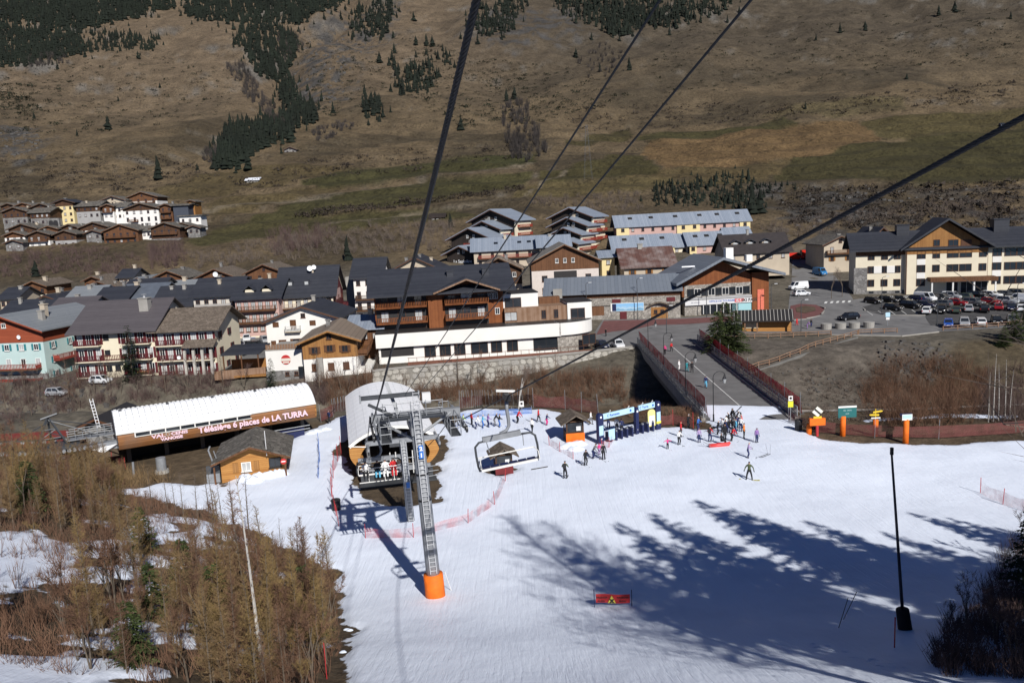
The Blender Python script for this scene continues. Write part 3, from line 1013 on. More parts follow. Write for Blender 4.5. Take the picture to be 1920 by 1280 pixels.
def balcony(par, x0, x1, z, dep, rail, slab, y=0.0, rz=0.0, solid=False, h=1.0):
	"""floor at z, standing out by dep from the wall plane"""
	w = x1 - x0
	c = Matrix.Rotation(rz, 3, 'Z') @ Vector(((x0 + x1) / 2, 0, 0)) if rz else Vector(((x0 + x1) / 2, 0, 0))
	o = MB().box((0, -dep / 2, -.09), (w, dep, .18)).build('balcony', slab, par, (c.x if not rz else x0, (y if not rz else (x0 + x1) / 2), z), rz)
	if rz:
		o.location = (y, (x0 + x1) / 2, z)
	mb = MB()
	mb.box((0, -dep + .04, h), (w, .09, .09)).box((0, -dep + .04, .12), (w, .06, .08))
	for s in (-1, 1):
		mb.box((s * (w / 2 - .04), -dep / 2, h), (.08, dep, .09))
		mb.box((s * (w / 2 - .04), -dep / 2, h * .5), (.03, dep, h * .7))
	if solid:
		mb.box((0, -dep + .03, h * .52), (w, .05, h * .74))
	else:
		n = max(3, int(w / .3))
		for k in range(n + 1):
			mb.box((-w / 2 + .05 + (w - .1) * k / n, -dep + .04, h * .5), (.13, .04, h * .9))
	mb.build('railing', rail, o)
	return o
def gable_prism(mb, W, D, h, ridge, rise, down=0.0, mi=0, z0=0.0):
	if ridge == 'y':
		mb.extrude([(0, z0 - down), (W, z0 - down), (W, h), (W / 2, h + rise), (0, h)], 'y', 0, D, mi)
	else:
		mb.extrude([(0, z0 - down), (D, z0 - down), (D, h), (D / 2, h + rise), (0, h)], 'x', 0, W, mi)
def gable_roof(W, D, h, ridge, rise, oe=.7, og=.8, th=.22, ridge_at=.5):
	"""two thin slabs meeting at the ridge, with overhang at eaves (oe) and gables (og)"""
	mb = MB()
	span = W if ridge == 'y' else D
	ra = span * ridge_at
	sl1, sl2 = rise / ra, rise / (span - ra)
	pts = [(-oe, h - oe * sl1), (ra, h + rise), (span + oe, h - oe * sl2), (span + oe, h - oe * sl2 + th), (ra, h + rise + th), (-oe, h - oe * sl1 + th)]
	if ridge == 'y':
		mb.extrude(pts, 'y', -og, D + og)
	else:
		mb.extrude(pts, 'x', -og, W + og)
	return mb
def chimney(par, x, y, z, w=.8, h=1.6, mat=None):
	o = MB().box((0, 0, h / 2 - .5), (w, w, h + 1)).box((0, 0, h + .08), (w + .25, w + .25, .16)).build('chimney', mat or CONC, par, (x, y, z))
	return o
def front_frame(px0, px1, py, dist, yaw=0.0):
	"""left end of the eaves line of a front wall seen between two columns of the photograph"""
	a = at_y(px0, py, dist)
	dirx = Vector((math.cos(yaw), math.sin(yaw), 0))
	d = ray(px1, py)
	# intersect viewing plane of px1 with the wall line
	t = (a.y * d.x / d.y - a.x) / (dirx.x - dirx.y * d.x / d.y)
	return a, t
def chalet(label, px0, px1, py, dist, hw, dep, yaw=0.0, ridge='y', pitch=.42, wall=WHITE, upper=None, upz=None, roof=LAUZE, rows=2, cols=3,
		   fm=FRAMEB, sh=None, balc=(), rail=None, chim=1, side=None, oe=.8, og=1.0, ww=1.0, wh=1.2, name='chalet', cat='house', group=None,
		   gablewin=True, pm=GLASS, dishes=0, top=1.5, storey=2.75, solid=False, sidecols=2, bdep=1.2, th=.25, span_b=None):
	a, W = front_frame(px0, px1, py, dist, yaw)
	r = thing(name, label, cat, (a.x, a.y, a.z - hw), yaw, group)
	rise = (W if ridge == 'y' else dep) / 2 * pitch
	mb = MB()
	if upper is None:
		gable_prism(mb, W, dep, hw, ridge, rise, 3.0)
		mb.build('wall', wall, r)
	else:
		uz = hw - 2.6 if upz is None else upz
		mb.box((W / 2, dep / 2, uz / 2 - 1.5), (W, dep, uz + 3))
		mb.build('wall', wall, r)
		mb = MB()
		e = .05
		if ridge == 'y':
			mb.extrude([(-e, uz), (W + e, uz), (W + e, hw), (W / 2, hw + rise), (-e, hw)], 'y', -e, dep + e)
		else:
			mb.extrude([(-e, uz), (dep + e, uz), (dep + e, hw), (dep / 2, hw + rise), (-e, hw)], 'x', -e, W + e)
		mb.build('cladding', upper, r)
	ro = gable_roof(W, dep, hw, ridge, rise, oe, og, th).build('roof', roof, r)
	# verge and eaves boards
	if ridge == 'y':
		f = MB()
		s = rise / (W / 2)
		for k in (-1, 1):
			xe = W / 2 + k * (W / 2 + oe)
			f.add([(W / 2, -og - .06, hw + rise - .22), (xe, -og - .06, hw - oe * s - .22), (xe, -og - .06, hw - oe * s + .06), (W / 2, -og - .06, hw + rise + .06),
				   (W / 2, -og + .02, hw + rise - .22), (xe, -og + .02, hw - oe * s - .22), (xe, -og + .02, hw - oe * s + .06), (W / 2, -og + .02, hw + rise + .06)],
				  [(0, 1, 2, 3), (4, 7, 6, 5), (0, 4, 5, 1), (1, 5, 6, 2), (3, 2, 6, 7)])
		f.build('verge_board', FRAMEB if upper is None else upper, ro)
	rr = random.Random(hash_label(label))
	for k in range(chim):
		cx = W * rr.uniform(.25, .75)
		cy = dep * rr.uniform(.3, .7)
		f = (abs(cx - W / 2) / (W / 2)) if ridge == 'y' else (abs(cy - dep / 2) / (dep / 2))
		chimney(ro, cx, cy, hw + rise * (1 - f), rr.uniform(.6, 1.0), rr.uniform(.8, 1.6), rr.choice([CONC, STONEG, BEIGE]))
	for k in range(rows):
		zc = hw - top - k * storey
		if zc < .4:
			break
		pitch_x = W / cols
		for c in range(cols):
			door = (k in balc)
			window(r, pitch_x * (c + .5), zc - (.35 if door else 0), ww, wh + (.7 if door else 0), fm, pm if rr.random() < .75 else GLASSL, -.05 if (upper is not None and zc > (hw - 2.6 if upz is None else upz)) else 0.0, 0, sh if not door else None, not door)
		if k in balc:
			b0, b1 = span_b or (.06, .94)
			balcony(r, W * b0, W * b1, zc - .35 - (wh + .7) / 2, bdep, rail or BROWNW, BEIGE if rail is MAROON else BROWNW, -.05, 0, solid)
	if ridge == 'y' and gablewin and rise > 1.6:
		window(r, W / 2, hw + rise * .32, .9, .9, fm, pm, -.05 if upper is not None else 0.0)
	if side:
		yaw_s = math.pi / 2 if side == 'r' else -math.pi / 2
		xs = W if side == 'r' else 0
		for k in range(rows):
			zc = hw - top - k * storey
			if zc < .4:
				break
			for c in range(sidecols):
				window(r, xs + (.05 if side == 'r' else -.05), zc, ww, wh, fm, pm, dep * (c + .5) / sidecols, yaw_s, sh)
	return r, W, rise, ro
def hash_label(s):
	h = 7
	for ch in s:
		h = (h * 31 + ord(ch)) % 1000003
	return h
def fix_dish(par, p, size=.9):
	"""white satellite dish as a part of its house"""
	mb = MB()
	n = 10
	vs = [(0, .12, 0)]
	for k in range(n):
		a = 2 * math.pi * k / n
		vs.append((math.cos(a) * size / 2, 0, math.sin(a) * size / 2))
	mb.add(vs, [(0, 1 + k, 1 + (k + 1) % n) for k in range(n)])
	mb.tube((0, .1, 0), (0, .3, -.5), .03)
	return mb.build('satellite_dish', WHITEM, par, p)
# ------------------------------------------------------------------ upper hamlet on the left
HG = 'houses of the upper hamlet'
UP = [  # label, px0, px1, eaves row, dist, wall height, depth, options
	('white chalet at the top right of the upper hamlet, with wooden gable', 238, 294, 371, 388, 6.5, 12, dict(upper=BROWNW, upz=4.6, balc=(0,), cols=4, chim=1)),
	('low grey roofed house left of the topmost white chalet', 188, 234, 377, 382, 4.5, 11, dict(wall=BEIGE, rows=1)),
	('tall yellow house with dark roof in the upper hamlet', 103, 136, 380, 368, 10, 10, dict(wall=YELLOW, roof=SLATE, rows=3, cols=3, upper=DARKW, upz=8.2, top=2.6, pitch=.32, oe=1.6, chim=1)),
	('stone house with wide roof between the yellow house and the white ones', 142, 186, 387, 368, 6, 11, dict(wall=GREYR, upper=DARKW, ridge='x', rows=2, cols=4)),
	('chalet with timber gable behind the large white house of the upper hamlet', 192, 212, 387, 366, 7, 12, dict(upper=BROWNW, balc=(0,), cols=2)),
	('white house with plain front beside the timber gable chalet, upper hamlet', 210, 236, 388, 368, 6, 10, dict(ridge='x', cols=3)),
	('large white house with two small balconies in the upper hamlet', 231, 297, 393, 358, 8, 14, dict(cols=5, rows=3, upper=DARKW, upz=7.2, balc=(1,), span_b=(.14, .4), pitch=.3, sh=None)),
	('timber house with balconies right of the large white house, upper hamlet', 299, 322, 387, 358, 7.5, 10, dict(wall=BROWNW, cols=2, balc=(0, 1))),
	('plain dark grey block at the right end of the upper hamlet', 324, 352, 386, 356, 7, 9, dict(wall=plain('slate_blue_wall', (.055, .062, .08), .7, .1), ridge='x', pitch=.12, rows=0, chim=0)),
	('small orange timber house at the far right of the upper hamlet', 351, 364, 378, 362, 5.5, 8, dict(wall=HONEYW, cols=1, rows=1, chim=0)),
	('low white garage with flat roof below the dark block, upper hamlet', 336, 376, 406, 352, 3.2, 7, dict(ridge='x', pitch=.06, rows=1, cols=3, chim=0, top=1.7)),
	('house with brown gable and grey slab roof left of the yellow house', 56, 98, 390, 366, 5.5, 12, dict(wall=BEIGE, upper=DARKW, cols=4)),
	('low roofed stone house at the left edge of the upper hamlet, upper row', 2, 30, 387, 376, 5, 12, dict(wall=GREYR, upper=DARKW)),
	('dark timber house with slab roof above the left edge, upper hamlet', 30, 58, 386, 374, 5, 12, dict(wall=GREYR, upper=BROWNW)),
	('wide low house with dark timber front, left end of the middle row', 4, 50, 398, 360, 6, 12, dict(wall=STONEG, upper=DARKW, cols=4)),
	('low house in front of the yellow house, with long slab roof', 56, 92, 399, 358, 5.5, 11, dict(wall=STONEG, ridge='x', cols=4, upper=DARKW)),
	('brown gabled house with slab roof, left in the front row of the upper hamlet', 16, 68, 430, 346, 5.5, 12, dict(upper=DARKW, upz=3.4, cols=4, balc=(0,))),
	('white house with flat grey roof beside a brown gable, front row', 76, 108, 430, 346, 5.5, 12, dict(cols=3, upper=BROWNW, upz=4)),
	('house with wide brown roof between white houses, front row of the upper hamlet', 112, 148, 428, 348, 6, 12, dict(wall=GREYR, upper=DARKW, cols=3)),
	('white chalet with wide grey slab roof, middle of the front row', 150, 202, 427, 347, 7, 13, dict(cols=4, balc=(1,), upper=DARKW, upz=5.6)),
	('small dark stone house in front of the white chalet, front row', 161, 189, 437, 338, 6, 8, dict(wall=STONEG, cols=2, rows=2)),
	('big timber chalet with long balcony at the centre of the front row', 194, 258, 434, 336, 8.5, 15, dict(wall=STONE, upper=BROWNW, upz=2.8, balc=(0,), cols=5, rows=2, pitch=.36, roof=LAUZE)),
	('white annexe right of the big timber chalet', 258, 282, 433, 340, 5, 9, dict(ridge='x', cols=3, rows=1)),
	('dark timber chalet with long deck near the right end of the front row', 283, 336, 428, 336, 6, 13, dict(wall=STONEG, upper=DARKW, upz=1.5, balc=(0,), cols=4, rows=1)),
	('white gabled house behind the dark timber chalet with a deck', 328, 354, 423, 344, 7, 10, dict(upper=DARKW, upz=5.2, cols=2)),
	('small stone hut at the right end of the front row', 352, 374, 427, 340, 4, 7, dict(wall=STONEG, cols=2, rows=1, chim=0)),
	('low brown house with garage, left of the small dark stone house', 102, 142, 440, 338, 5.5, 10, dict(wall=GREYR, upper=DARKW, cols=3)),
	('timber fronted house with porch, second from left in the lowest row', 52, 92, 441, 338, 6, 10, dict(upper=DARKW, cols=3, balc=(0,))),
	('small white house with slab roof, leftmost of the lowest row', 8, 46, 442, 340, 5, 10, dict(cols=3, upper=BROWNW, upz=4)),
	('stone shed with low roof below the leftmost white house', 10, 42, 456, 334, 4, 7, dict(wall=STONEG, cols=2, rows=1, chim=0)),
]
for u in UP:
	lab, a0, a1, py, dist, hw, dep, kw = u
	k2 = dict(rows=2, cols=3, roof=LAUZE, fm=FRAMEB, group=HG, pitch=.34, oe=.9, og=1.0, th=.35)
	k2.update(kw)
	chalet(lab, a0, a1, py, dist, hw, dep, **k2)
# stone arches of a terrace wall between the front and middle rows
a, W = front_frame(88, 110, 410, 350)
aw = thing('arched_wall', 'grey stone terrace wall with two dark arches below the yellow house', 'wall', (a.x, a.y, a.z - 3.2))
MB().box((W / 2, .5, 1), (W, 1, 4.4)).build('masonry', STONEG, aw)
for c in (.3, .7):
	pts = [(W * c - 1, -.2)] + [(W * c - math.cos(math.pi * k / 6), 1.4 + math.sin(math.pi * k / 6)) for k in range(7)] + [(W * c + 1, -.2)]
	MB().extrude(pts, 'y', -.03, .3).build('arch', FRAMEK, aw)
# ------------------------------------------------------------------ village, left part
VG = 'houses of the village'
def vil(lab, a0, a1, py, dist, hw, dep, **kw):
	k2 = dict(rows=2, cols=3, roof=SLATE, fm=FRAMEB, group=VG)
	k2.update(kw)
	return chalet(lab, a0, a1, py, dist, hw, dep, **k2)
# roofs far back, left to right
vil('brown roofed chalet with cream gable, farthest left behind the village', 42, 86, 537, 242, 6, 14, roof=LAUZEB, wall=CREAM, upper=BROWNW)
vil('dark roofed house at the left edge of the village', 0, 30, 560, 225, 7, 12, ridge='x', wall=BEIGE)
vil('cream gabled house with dark slate roof, left of the blue grey roofs', 68, 108, 563, 205, 7, 13, wall=CREAM, chim=2)
vil('wide dark slate roof behind the turquoise house', 2, 44, 590, 192, 7, 13, ridge='x', wall=BEIGE, chim=1)
vil('low slate roofed house next to the turquoise house, with skylight', 26, 92, 592, 186, 7, 13, ridge='x', wall=GREYR)
vil('grey slate roofed house with red shuttered window behind the maroon house', 92, 160, 587, 180, 8, 13, ridge='x', wall=plain('blue_grey_render', (.24, .26, .29), .85, .08), sh=plain('faded_red_paint', (.30, .10, .07), .7, .1), roof=SLATEP, side='r')
vil('blue grey roofed house with cream gable left of the white flat roof', 128, 182, 560, 205, 6.5, 12, roof=SLATEG, wall=CREAM, ridge='x', chim=2)
vil('brown chalet with slab roof at the foot of the scrub bank, left', 158, 192, 526, 245, 5, 12, roof=LAUZEB, wall=BROWNW)
vil('small brown chalet beside a white dish, back of the village', 168, 204, 536, 238, 5, 12, roof=LAUZEB, wall=BROWNW)
vil('low brown roofed house in the back row left of a dark roof', 196, 226, 540, 236, 5, 11, roof=LAUZEB, wall=BEIGE)
vil('small dark slate roofed house in the back row of the village', 223, 248, 520, 246, 6, 10, ridge='x', wall=BEIGE)
vil('grey roofed chalet with white gable in the back row', 238, 284, 531, 238, 6, 12, roof=SLATEG)
vil('reddish timber chalet with slab roof and white annexe, back row', 283, 350, 523, 240, 6.5, 14, roof=LAUZE, upper=BROWNW, upz=2.5, balc=(0,), cols=4)
vil('wide dark timber chalet with brown slab roof, back row', 364, 444, 523, 238, 6.5, 15, roof=LAUZEB, wall=BROWNW, balc=(0,), cols=5)
vil('reddish timber chalet with slab roof below the bushes, back row', 460, 530, 512, 240, 6.5, 15, roof=LAUZEB, wall=BROWNW, balc=(0,), cols=4)
vil('stone fronted low house below the reddish chalet', 300, 366, 541, 222, 4.5, 8, ridge='x', wall=BEIGE, roof=SLATEG, rows=1, cols=5)
vil('dark slate roof with two chimneys in front of the low stone fronted house', 234, 300, 545, 215, 6, 12, ridge='x', wall=BEIGE, chim=2)
vil('black slate roof left of the blue grey roof, middle of the village', 182, 236, 562, 200, 6.5, 12, ridge='x', wall=BEIGE)
vil('blue grey slate roof with beige gable end, middle of the village', 218, 296, 560, 202, 6.5, 14, ridge='x', wall=BEIGE, roof=plain('blue_slate', (.10, .115, .14), .5, .18, .6), side='r')
vil('dark grey slate roof beside the white balcony house', 288, 356, 575, 190, 7, 15, ridge='x', wall=BEIGE, chim=2, pitch=.55)
r, W, rise, ro = vil('low shed with bright white flat roof between the slate roofs', 205, 290, 577, 182, 3.5, 9, ridge='x', pitch=.16, roof=plain('pale_roof', (.68, .70, .74), .6, .06), wall=BEIGE, chim=0, rows=0)
r, W, rise, ro = vil('white balcony house with navy slate roof, centre of the village', 362, 442, 556, 182, 13, 14, ridge='x', roof=SLATE, wall=plain('pale_grey_render', (.55, .51, .45), .85, .08), rows=4, cols=5, balc=(0, 1, 2), rail=plain('pale_rail', (.36, .34, .32), .7, .1), pm=GLASS, pitch=.5, chim=2, solid=True)
fix_dish(ro, (W * .35, 6, 17.5), 1.2)
r, W, rise, ro = vil('pink house with dark balconies and blue doorway on the street', 440, 521, 560, 178, 11.5, 14, ridge='x', roof=SLATE, wall=PINK, rows=3, cols=6, balc=(0, 1), rail=BROWNW, pm=GLASSL, pitch=.5, chim=2)
window(r, W * .28, 1.3, 2.2, 2.6, BLUEP, BLUEP, -.05, 0, None, False, 'door')
window(r, W * .8, 1.3, 1.6, 2.6, BLUEP, GLASS, -.05, 0, None, False, 'door')
MB().box((W / 2, -.03, 1.3), (W, .1, 3.2)).build('ground_floor', CREAM, r)
for k in (.3, .7):
	ro2 = gable_roof(2.2, 2.4, 0, 'y', .9, .3, .3, .12).build('dormer_roof', SLATE, ro, (W * k - 1.1, 1.6, 13.2))
	MB().box((1.1, 1.4, -.6), (2.0, 2.4, 1.2)).build('dormer_front', CREAM, ro2)
r, W, rise, ro = vil('large slate roofed house with pink and maroon gable end on the right', 521, 624, 556, 182, 10, 16, ridge='x', roof=SLATE, wall=CREAM, rows=3, cols=7, sh=MAROON, balc=(0,), rail=plain('pale_wood_rail', (.42, .35, .29), .7, .1), side='r', sidecols=3, pitch=.75, chim=1, yaw=.06)
MB().extrude([(.3, 6.2), (15.7, 6.2), (15.7, 9.6), (8, 15.2), (.3, 9.6)], 'x', W - .05, W + .07).build('gable_cladding', MAROON, r)
MB().extrude([(4.6, 8.2), (11.4, 8.2), (11.4, 10.6), (4.6, 10.6)], 'x', W + .02, W + .11).build('gable_panel', PINK, r)
balcony(r, 1, 15, 5.6, 1.2, MAROON, BROWNW, W + .05, math.pi / 2)
fix_dish(ro, (W * .55, 5, 15.8), 1.3)
fix_dish(ro, (W * .62, 5.5, 16.0), 1.1)
for k in (.2, .5):
	d = MB().tube((0, 0, -.4), (0, 2.2, -.4), .8, .8, 10).build('dormer', SLATE, ro, (W * k, 2.6, 13.0))
	MB().box((0, -.03, -.45), (.8, .06, .7)).build('pane', GLASSL, d)
r, W, rise, ro = vil('white house with dark balconies behind the concrete tower', 662, 714, 520, 198, 12, 14, ridge='x', rows=4, cols=3, balc=(1, 2), rail=DARKW, pitch=.6, side='r', chim=1)
r, W, rise, ro = vil('wide beige chalet with dark slate roof and chimneys behind the hotel', 716, 842, 517, 214, 9, 18, ridge='y', wall=BEIGE, rows=2, cols=6, pitch=.5, chim=3, balc=(0,), rail=DARKW, span_b=(.3, .6))
MB().box((0, 0, 5.5), (2.6, 2.6, 17)).build('tower', CONC)
bpy.data.objects['tower'].location = on_z(664, 592, 2.0)
bpy.data.objects['tower'].name = 'concrete_tower'
ct = bpy.data.objects['concrete_tower']
tag(ct, 'plain grey concrete tower beside the lane left of the hotel', 'tower')
ct.location.z = -1.5
# turquoise house
r, W, rise, ro = vil('turquoise house with red cladding and grey sheet roof at the left edge', -60, 78, 622, 150, 10.6, 20, roof=SLATEG, wall=TURQ, upper=REDW, upz=8.2, rows=3, cols=5, sh=TEAL, fm=FRAMEW,
					 balc=(1, 2), rail=REDP, pitch=.38, yaw=-.12, top=3.3, chim=0, gablewin=True, side='r', sidecols=4, oe=1.0, og=1.2, bdep=1.6)
chimney(ro, W * .72, 7, 12, 1.0, 2.6, BEIGE)
chimney(ro, W * .80, 4.5, 11.4, .9, 2.2, CONC)
balcony(r, 2, 18, 4.4, 1.4, REDP, REDP, W + .05, math.pi / 2)
MB().box((W / 2, -.05, .5), (W + .3, .3, 3.4)).build('plinth', STONEG, r)
fix_dish(r, (W * .7, -.4, 9.3), .8)
# maroon houses
r, W, rise, ro = vil('long cream house with maroon balconies and purple slate roof, under a dark spruce', 138, 288, 620, 146, 9.6, 17, ridge='x', roof=SLATEP, wall=CREAM, rows=0, pitch=.52, chim=0, oe=1.4, og=1.0)
for k, zz in enumerate((8.1, 5.2, 2.3)):
	for c in range(9):
		x = W * (c + .6) / 9.2
		if c in (3,) or (k == 2 and c in (4, 5)):
			window(r, x, zz, 1.0, 1.0, FRAMEK, GLASS)
		elif c != 4:
			window(r, x, zz - .3, 1.0, 2.0, FRAMEW, GLASS if (c + k) % 3 else GLASSL, 0, 0, MAROON, False)
	balcony(r, .2, W * .33, zz - 1.35, 1.3, MAROON, CREAM)
	balcony(r, W * .62, W * .96, zz - 1.35, 1.3, MAROON, CREAM)
balcony(r, W * .34, W * .6, 3.85, 1.3, MAROON, CREAM)
c_ = chimney(ro, W * .77, 5.2, 12.6, 1.7, 1.9, CONC)
MB().tube((0, 0, 2.0), (0, 0, 2.6), .35, .2, 8).tube((0, 0, 2.6), (0, 0, 2.75), .5, .5, 8).build('cowl', GREYM, c_)
MB().box((W * .84, -.04, .2), (3.2, .14, 2.6)).build('garage_door', HONEYW, r)
r, W, rise, ro = vil('cream house with maroon timber balconies and gable end towards the street', 292, 400, 618, 146, 9.8, 14, ridge='x', roof=LAUZEB, wall=CREAM, rows=0, pitch=.42, chim=0, oe=1.2, og=1.4)
for k, zz in enumerate((8.2, 5.4, 2.4)):
	for c in range(7):
		window(r, W * (c + .5) / 7, zz - .3, 1.0, 2.0, FRAMEW, GLASS if (c + k) % 2 else GLASSL, 0, 0, MAROON, False)
	balcony(r, .1, W * .5, zz - 1.35, 1.2, MAROON, CREAM)
	if k:
		balcony(r, W * .52, W * .99, zz - 1.35, 1.9, MAROON, CREAM)
for k in range(4):
	MB().box((0, 0, 2.6), (.45, .45, 6.6)).build('column', STONE3, r, (W * (.53 + .152 * k), -1.95, 0))
pr_ = MB().add([(W * .5, -2.5, 6.4), (W + .6, -2.5, 6.4), (W + .6, .1, 7.5), (W * .5, .1, 7.5), (W * .5, -2.5, 6.6), (W + .6, -2.5, 6.6), (W + .6, .1, 7.7), (W * .5, .1, 7.7)],
			   [(3, 2, 1, 0), (4, 5, 6, 7), (0, 1, 5, 4), (1, 2, 6, 5), (2, 3, 7, 6), (3, 0, 4, 7)]).build('porch_roof', LAUZEB, r)
for yy, zz in ((3, 8), (8, 8), (3, 5), (9, 5), (6, 2), (11, 2.2)):
	window(r, W + .02, zz, 1.0, 1.2, FRAMEK, GLASS, yy, math.pi / 2, MAROON)
fix_dish(r, (W * .4, -1.35, 4.6), .7)
# white house with brown shutters behind the ochre one
r, W, rise, ro = vil('white house with brown shutters and slate roof on the street corner', 498, 640, 603, 158, 7.6, 15, roof=SLATE, rows=0, pitch=.36, chim=2, oe=.5, og=1.0)
for x, zz, w, h, m in ((.13, 6.9, 1.2, 1.0, 1), (.36, 6.7, 1.2, 2.0, 1), (.62, 6.9, 1.2, 1.0, 1), (.08, 2.6, 1.0, 2.2, 1), (.2, 2.6, 1.5, 2.4, 1), (.38, 3.2, 1.4, 1.4, 0), (.6, 3.0, 1.8, 1.6, 0), (.85, 3.2, 1.2, 1.3, 0)):
	window(r, W * x, zz, w, h, FRAMEB, BROWNW if m else GLASS, 0, 0, None if m else BROWNW, False)
balcony(r, W * .26, W * .46, 5.5, 1.0, plain('white_rail', (.6, .6, .58), .6, .05), BEIGE)
MB().box((W / 2, -1.3, 1.2), (W * .98, 2.6, .25)).build('terrace', CONC, r)
# ochre house
r, W, rise, ro = vil('house with honey timber upper floor over white walls, by the river wall', 566, 668, 640, 137, 8.8, 16, roof=TANR, wall=WHITE, upper=HONEYW, upz=5.6, rows=0, pitch=.36, chim=1, oe=1.0, og=1.2, yaw=.08)
for x, zz in ((.22, 7.1), (.5, 7.3), (.78, 7.1)):
	window(r, W * x, zz, 1.1, 1.2, FRAMEB, GLASS, -.05, 0, BROWNW)
for x, zz in ((.5, 4.1), (.78, 4.1), (.5, 1.2), (.2, 4.1)):
	window(r, W * x, zz, 1.1, 1.3, FRAMEB, FRAMEB if zz > 3 else GLASS)
window(r, W * .84, .9, 1.2, 2.1, FRAMEB, HONEYW, 0, 0, None, False, 'door')
MB().box((W * .3, -.4, 2.2), (1.1, .9, 7.2)).build('pier', CONC, r)
for yy in (3, 8, 13):
	window(r, W + .05, 7.1, 1.2, 1.3, FRAMEB, GLASSL, yy, math.pi / 2)
balcony(r, 1, 15, 5.7, 1.6, BROWNW, BROWNW, W + .05, math.pi / 2)
MB().box((W + 1.0, 8, 1.0), (2.2, 15, 4.2)).build('side_wing', WHITE, r)
a, W2 = front_frame(497, 572, 657, 138.5)
an = thing('terrace_wing', 'low white wing with roof terrace and round red sign, left of the honey timber house', 'house', (a.x, a.y, a.z - 5.2))
MB().box((W2 / 2, 5, 3.3), (W2, 10, 3.6)).build('wall', WHITE, an)
MB().box((W2 / 2, 4.9, .2), (W2 + .2, 10.2, 2.6)).build('plinth', STONEG, an)
MB().box((W2 / 2, 5, 5.18), (W2 + .1, 10.1, .16)).build('roof_terrace', CONC, an)
for k in range(int(W2 / .5)):
	MB().box((0, 0, .45), (.42, .06, .9)).build('fence_board', OLDW, an, (.3 + k * .5, .1, 5.26))
for x in (1.6, 3.2):
	window(an, x + 2, .9, .7, .7, FRAMEB, GLASS, -.25)
sg = MB().tube((0, .05, 0), (0, -.06, 0), .85, .85, 20).build('round_sign', plain('sign_red', (.45, .03, .03), .6, .05), an, (W2 * .5, -.04, 3.4))
MB().box((0, -.075, 0), (1.7, .03, .5)).build('sign_band', plain('sign_cream', (.65, .6, .52), .6, .05), sg)
MB().box((0, -.075, -.5), (1.1, .03, .25)).build('sign_band', plain('sign_cream', (.65, .6, .52)), sg)
window(an, W2 * .92, .9, 1.6, 2.4, FRAMEK, GLASS, -.25, 0, None, False)
a, W2 = front_frame(628, 708, 600, 152)
r, W, rise, ro = vil('low house with pale blue sheet roof left of the hotel', 655, 712, 617, 150, 6, 12, ridge='x', roof=BLUEG, wall=BROWNW, rows=1, cols=3, pitch=.3, chim=1)
# market shelter by the street
sh_ = thing('timber_shelter', 'timber terrace shelter with dark roof beside the cream and maroon house', 'shelter', on_z(455, 705, 0))
MB().add([(-3.6, -3, 3.2), (3.4, -3, 3.2), (3.4, 4, 4.0), (-3.6, 4, 4.0), (-3.6, -3, 3.4), (3.4, -3, 3.4), (3.4, 4, 4.2), (-3.6, 4, 4.2)], [(3, 2, 1, 0), (4, 5, 6, 7), (0, 1, 5, 4), (1, 2, 6, 5), (2, 3, 7, 6), (3, 0, 4, 7)]).build('roof', SLATE, sh_, (0, 3, .6))
MB().box((0, 0, .6), (9, .15, 1.6)).build('front_boards', OLDW, sh_, (0, -.6, 0), .25)
MB().box((0, 3, .1), (9, 8, .3)).build('floor', HONEYW, sh_)
for x in (-3.2, 0, 3.0):
	MB().box((0, 0, 1.8), (.2, .2, 3.8)).build('post', BROWNW, sh_, (x, .2, .1))
MB().box((0, 0, .9), (8, .2, 2.4)).build('back_boards', HONEYW, sh_, (0, 6.4, 0))
# ------------------------------------------------------------------ larger buildings
def frame2(name, label, cat, pl, pr, z=0.0, group=None, yaw=None):
	if z is None:
		a, b = at(*pl), at(*pr)
		z = a.z = b.z = (a.z + b.z) / 2
	a, b = on_z(pl[0], pl[1], z), on_z(pr[0], pr[1], z)
	d = b - a
	if yaw is not None:
		dirx = Vector((math.cos(yaw), math.sin(yaw), 0))
		q = ray(pr[0], pr[1])
		L = (a.y * q.x / q.y - a.x) / (dirx.x - dirx.y * q.x / q.y)
		return thing(name, label, cat, a, yaw, group), L
	r = thing(name, label, cat, a, math.atan2(d.y, d.x), group)
	return r, d.length
def loc_on(r, px, py, off=0.0):
	"""place of a picture point on the plane y=off of a building's own frame -> (x, z)"""
	yaw = r.rotation_euler.z
	n = Vector((-math.sin(yaw), math.cos(yaw), 0))
	o = Vector(r.location) + n * off
	d = ray(px, py)
	c = Vector((0, 0, CAMZ))
	t = (o - c).dot(n) / d.dot(n)
	p = c + d * t - Vector(r.location)
	return p.x * math.cos(yaw) + p.y * math.sin(yaw), p.z
# ---- hotel: timber block over a white podium
ht, HW = frame2('hotel', 'large timber hotel with dark roof above a long white podium', 'hotel', (712, 683), (1110, 655))
xa, zt = loc_on(ht, 712, 640)
zt = 5.6
MB().box((HW * .42, 5, 1.4), (HW * .84, 10, 3.4)).build('podium_wall', WHITE, ht)
MB().box((HW * .42, 4.4, 4.35), (HW * .84 + .8, 10.4, 2.5)).build('podium_band', WHITE, ht)
MB().box((HW * .42, 4.5, 5.66), (HW * .84 + .9, 10.6, .1)).build('terrace_coping', FRAMEK, ht)
